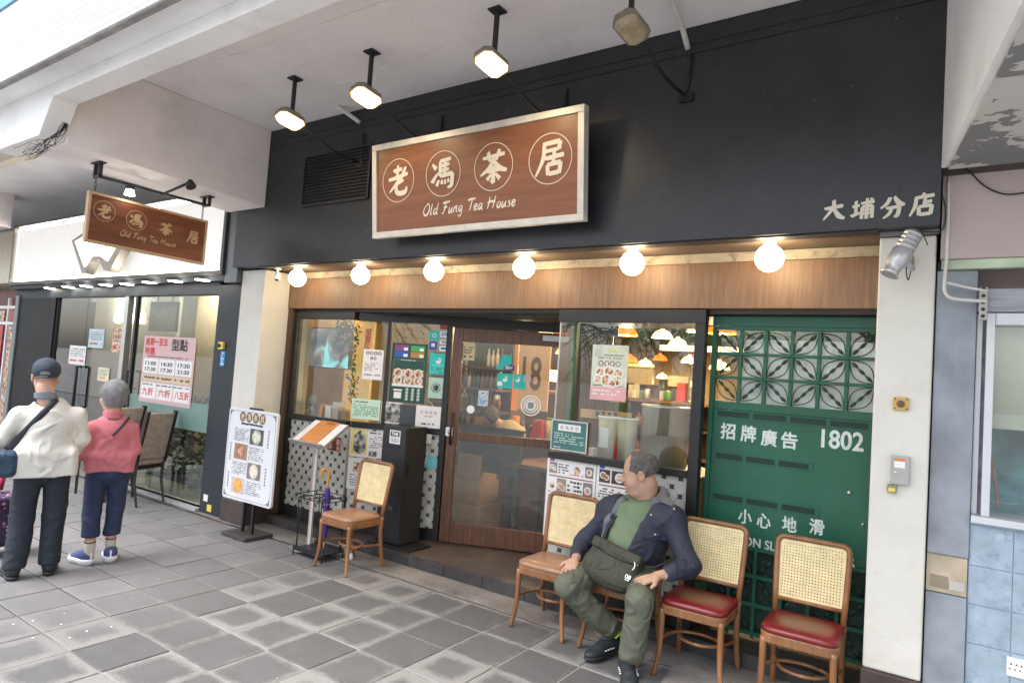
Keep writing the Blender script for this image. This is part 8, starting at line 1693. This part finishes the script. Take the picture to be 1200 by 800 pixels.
# woman
pink=cloth('coral pink cotton',(0.52,0.150,0.180),.5,10,.8); navy_tr=cloth('navy cotton trousers',(0.020,0.030,0.075),.45,10,.8)
XW=frame_xf((-5.60,2.575,0),(-.95,.31)); wo=thing('person','elderly woman in a coral pink jacket and cropped navy trousers walking away','person',(-5.60,2.575,0))
HCw=Vector((-.015,.03,1.195)); Rw=Matrix.Rotation(.35,3,'Z'); neckw=rc((0,0,1.10),(-.01,.015,1.24),.052,.050)
aR=(Vector((.135,0,1.045)),Vector((.165,.0,.88)),Vector((.14,.14,.78))); aL=(Vector((-.135,0,1.045)),Vector((-.205,-.03,.87)),Vector((-.17,.13,.83)))
bw=U(.03, el((0,0,.92),(.115,.065,.20)), el((0,0,.74),(.115,.07,.10)), rc(aL[0],aR[0],.036,.036), neckw, rc(aR[0],aR[1],.04,.035), rc(aR[1],aR[2],.034,.024), rc(aL[0],aL[1],.04,.035), rc(aL[1],aL[2],.034,.024), rc((.075,0,.68),(.07,.01,.40),.05,.04), rc((.07,.01,.40),(.066,.0,.08),.046,.033), rc((-.075,0,.68),(-.075,0,.40),.05,.04), rc((-.075,0,.40),(-.080,-.06,.08),.046,.033))
hw=hand(aL[2]+Vector((-.005,.02,-.01)),(-.35,.8,-.35),(-.3,0,.9),1,.85,.4); hw2=hand(aR[2]+Vector((-.0,.03,-.02)),(-.1,.8,-.5),(.7,.1,.5),-1,.85,.5)
npart('body',[(bw,[-.32,-.2,.05],[.28,.28,1.16],.011),(U(.02,lf(head_field(.94,.95),HCw,Rw),neckw),[-.13,-.14,1.10],[.12,.18,1.45],.0045),(hw,[-.33,.06,.70],[-.12,.30,.90],.0045),(hw2,[.06,.06,.66],[.24,.30,.84],.0045)],skin2,wo,None,XW)
hrw=U(.03, lf(el((0,-.022,.150),(.090,.104,.100)),HCw,Rw), lf(el((0,-.045,.085),(.078,.062,.062)),HCw,Rw)); hrw=sub(hrw, lf(el((0,.095,.09),(.062,.075,.09)),HCw,Rw),.012); hrw=fold(hrw,.004,(60,60,26),1.)
npart('hair',[(hrw,[-.15,-.18,1.16],[.14,.16,1.46],.0045)],hair_mat('silver grey hair',(0.10,0.10,0.105),(0.38,0.38,0.39)),wo,None,XW)
jw=U(.03, el((0,0,1.0),(.150,.100,.16)), el((0,0,.82),(.160,.110,.19)), rc(aL[0],aR[0],.054,.054), rc((-.035,0,1.10),(.035,0,1.10),.055), rc(aR[0],aR[1],.057,.053), rc(aR[1],aR[2],.050,.040), rc(aL[0],aL[1],.060,.060), rc(aL[1],aL[2],.057,.042), bx_((0,0,.77),(.172,.112,.10),.05))
jw=U(.03,jw,rc((0,0,1.04),(-.005,.005,1.130),.085,.058)); jw=inter(jw,half((0,0,.715),(-.02,0,-1)),.006); jw=sub(jw,grow(neckw,.010),.01); jw=inter(jw,half((0,0,1.165),(0,0,1)),.015); jw=fold(jw,.0090,(28,20,18),4.1)
npart('jacket',[(jw,[-.36,-.24,.66],[.32,.30,1.22],.0078)],pink,wo,None,XW)
npart('jacket_collar',[(inter(inter(grow(neckw,.020),half((0,0,1.185),(0,.2,1)),.006),half((0,0,1.13),(0,0,-1)),.006),[-.1,-.1,1.11],[.1,.1,1.21],.005)],pink,wo,None,XW)
tw=U(.015, el((0,0,.70),(.150,.105,.11)), rc((.078,0,.66),(.076,.01,.40),.078,.064), rc((.076,.01,.40),(.070,0,.22),.064,.062), rc((-.078,0,.66),(-.080,0,.40),.078,.066), rc((-.080,0,.40),(-.083,-.035,.22),.066,.064))
tw=inter(tw,half((0,0,.205),(0,0,-1)),.006); tw=fold(tw,.0070,(16,14,11),1.6); npart('trousers',[(tw,[-.22,-.18,.17],[.20,.18,.80],.008)],navy_tr,wo,None,XW)
for x,y in ((.066,0.0),(-.080,-.06)): npart('sock',[(rc((x,y-.005,.07),(x,y,.150),.037,.040),[x-.06,y-.07,.03],[x+.06,y+.06,.20],.005)],M('beige sock',(0.50,0.46,0.41),.9,var=.05,bump=.2),wo,None,XW); part('sock_band',MB().tube([XW(Vector((x,y,.168))),XW(Vector((x,y,.176)))],.0405,n=16),M('brown sock band',(0.16,0.06,0.04),.8),wo)
bl_up=M('blue knit shoe',(0.055,0.075,0.20),.7,var=.15,scale=30); wh_s=M('white foam sole',(0.74,0.74,0.76),.6,var=.03)
for (x,y,dx,dy) in ((.066,-.075,.02,.235),(-.070,-.095,-.105,.21)):
    sh,c,sd,d,L=shoe(None,XW(Vector((x,y,0))),XW(Vector((x+dx,y+dy,0))),wo,bl_up,wh_s,w=.050,sh_=.046); q=c(-.005,.07); part('heel_tab',MB().box(q.x-.006,q.x+.004,q.y-.006,q.y+.006,.045,.095),white_ink,sh)
path=[on_surf(jw,(x,-.38,z),(0,1,0)) for x,z in ((-.005,1.00),(.03,1.045),(.075,1.10),(.11,1.14))]
ws=thing('thin_strap','thin dark bag strap across the right shoulder of the woman in pink','strap',XW(Vector((.05,-.12,1.0)))); o=part('strap',ribbon(dens(path),.008,(0,1,0),XW),MATS['dark strap'],ws); q=o.modifiers.new('thickness','SOLIDIFY'); q.thickness=.004; q.offset=0
# ---------------- customer bent over a table inside the door
ci=at_y(582,494,5.65); ctm=thing('person','customer in a cream shirt bent over a table, seen through the door glass','person',(ci.x,5.65,.09))
hc=at_y(574,487,5.65)
hcf=el((hc.x,5.65,hc.z),(.085,.10,.10)); sk=U(.05, hcf, rc((hc.x+.04,5.70,hc.z-.06),(hc.x+.12,5.75,hc.z-.12),.05,.06), el((hc.x+.17,5.80,hc.z-.26),(.13,.14,.20)), rc((hc.x+.08,5.7,hc.z-.16),(hc.x-.04,5.58,hc.z-.36),.04,.035))
npart('body',[(sk,[hc.x-.2,5.45,hc.z-.5],[hc.x+.45,6.0,hc.z+.15],.008)],skin2,ctm)
npart('shirt',[(fold(U(.05, el((hc.x+.17,5.79,hc.z-.24),(.16,.16,.21)), rc((hc.x+.08,5.72,hc.z-.13),(hc.x+.27,5.85,hc.z-.15),.06)),.006,(20,20,20),1.),[hc.x-.1,5.5,hc.z-.5],[hc.x+.5,6.1,hc.z+.05],.009)],cloth('cream shirt',(0.62,0.48,0.30),.4,12,.8),ctm)
npart('hair',[(fold(inter(grow(hcf,.012),half((hc.x-.01,5.6,hc.z-.03),(-.5,-.3,-1)),.01),.005,(60,60,60),1.),[hc.x-.15,5.5,hc.z-.14],[hc.x+.15,5.8,hc.z+.15],.006)],hair_mat('dark brown hair',(0.02,0.014,0.01),(0.06,0.045,0.035)),ctm)

# loose strands over the woman's hair and the man's nape
def strands(parent,xf,c,R,rad,n,mat,seed,L=(.02,.05),zmin=.06,droop=.9,ymax=.06):
    m=MB(); r=random.Random(seed); Rm_=R if R is not None else Matrix.Identity(3)
    for k in range(n):
        th=r.uniform(0,2*PI); z=r.uniform(-.75,1); q=math.sqrt(max(0,1-z*z)); n_=Vector((q*math.cos(th),q*math.sin(th),z)); p=Vector((n_.x*rad[0],-.022+n_.y*rad[1],rad[3]+n_.z*rad[2]))
        if p.y>ymax or p.z<zmin: continue
        l_=r.uniform(*L); t=Vector((n_.x*.25+r.uniform(-.25,.25),n_.y*.25+r.uniform(-.2,.2),-droop)); t=(t-n_*t.dot(n_)*.8).normalized(); s_=t.cross(n_).normalized()*.0010
        W=lambda v: xf(Vector(c)+Rm_@v); a=p+n_*.001; b=a+t*l_*.5+n_*.003; e=a+t*l_+n_*.001; m.add([W(a-s_),W(a+s_),W(b+s_*.8),W(b-s_*.8),W(e)],[(0,1,2,3),(3,2,4)])
    return part('hair_strands',m,mat,parent,kind='stuff')
strands(wo,XW,HCw,Rw,(.094,.109,.104,.150),3200,hair_mat('loose silver hair',(0.13,0.13,0.135),(0.50,0.50,0.51)),5,zmin=.045)
strands(wo,XW,HCw,Rw,(.082,.070,.070,.085),900,MATS['loose silver hair'] if 'loose silver hair' in MATS else bpy.data.materials['loose silver hair'],6,zmin=.02,ymax=.0)
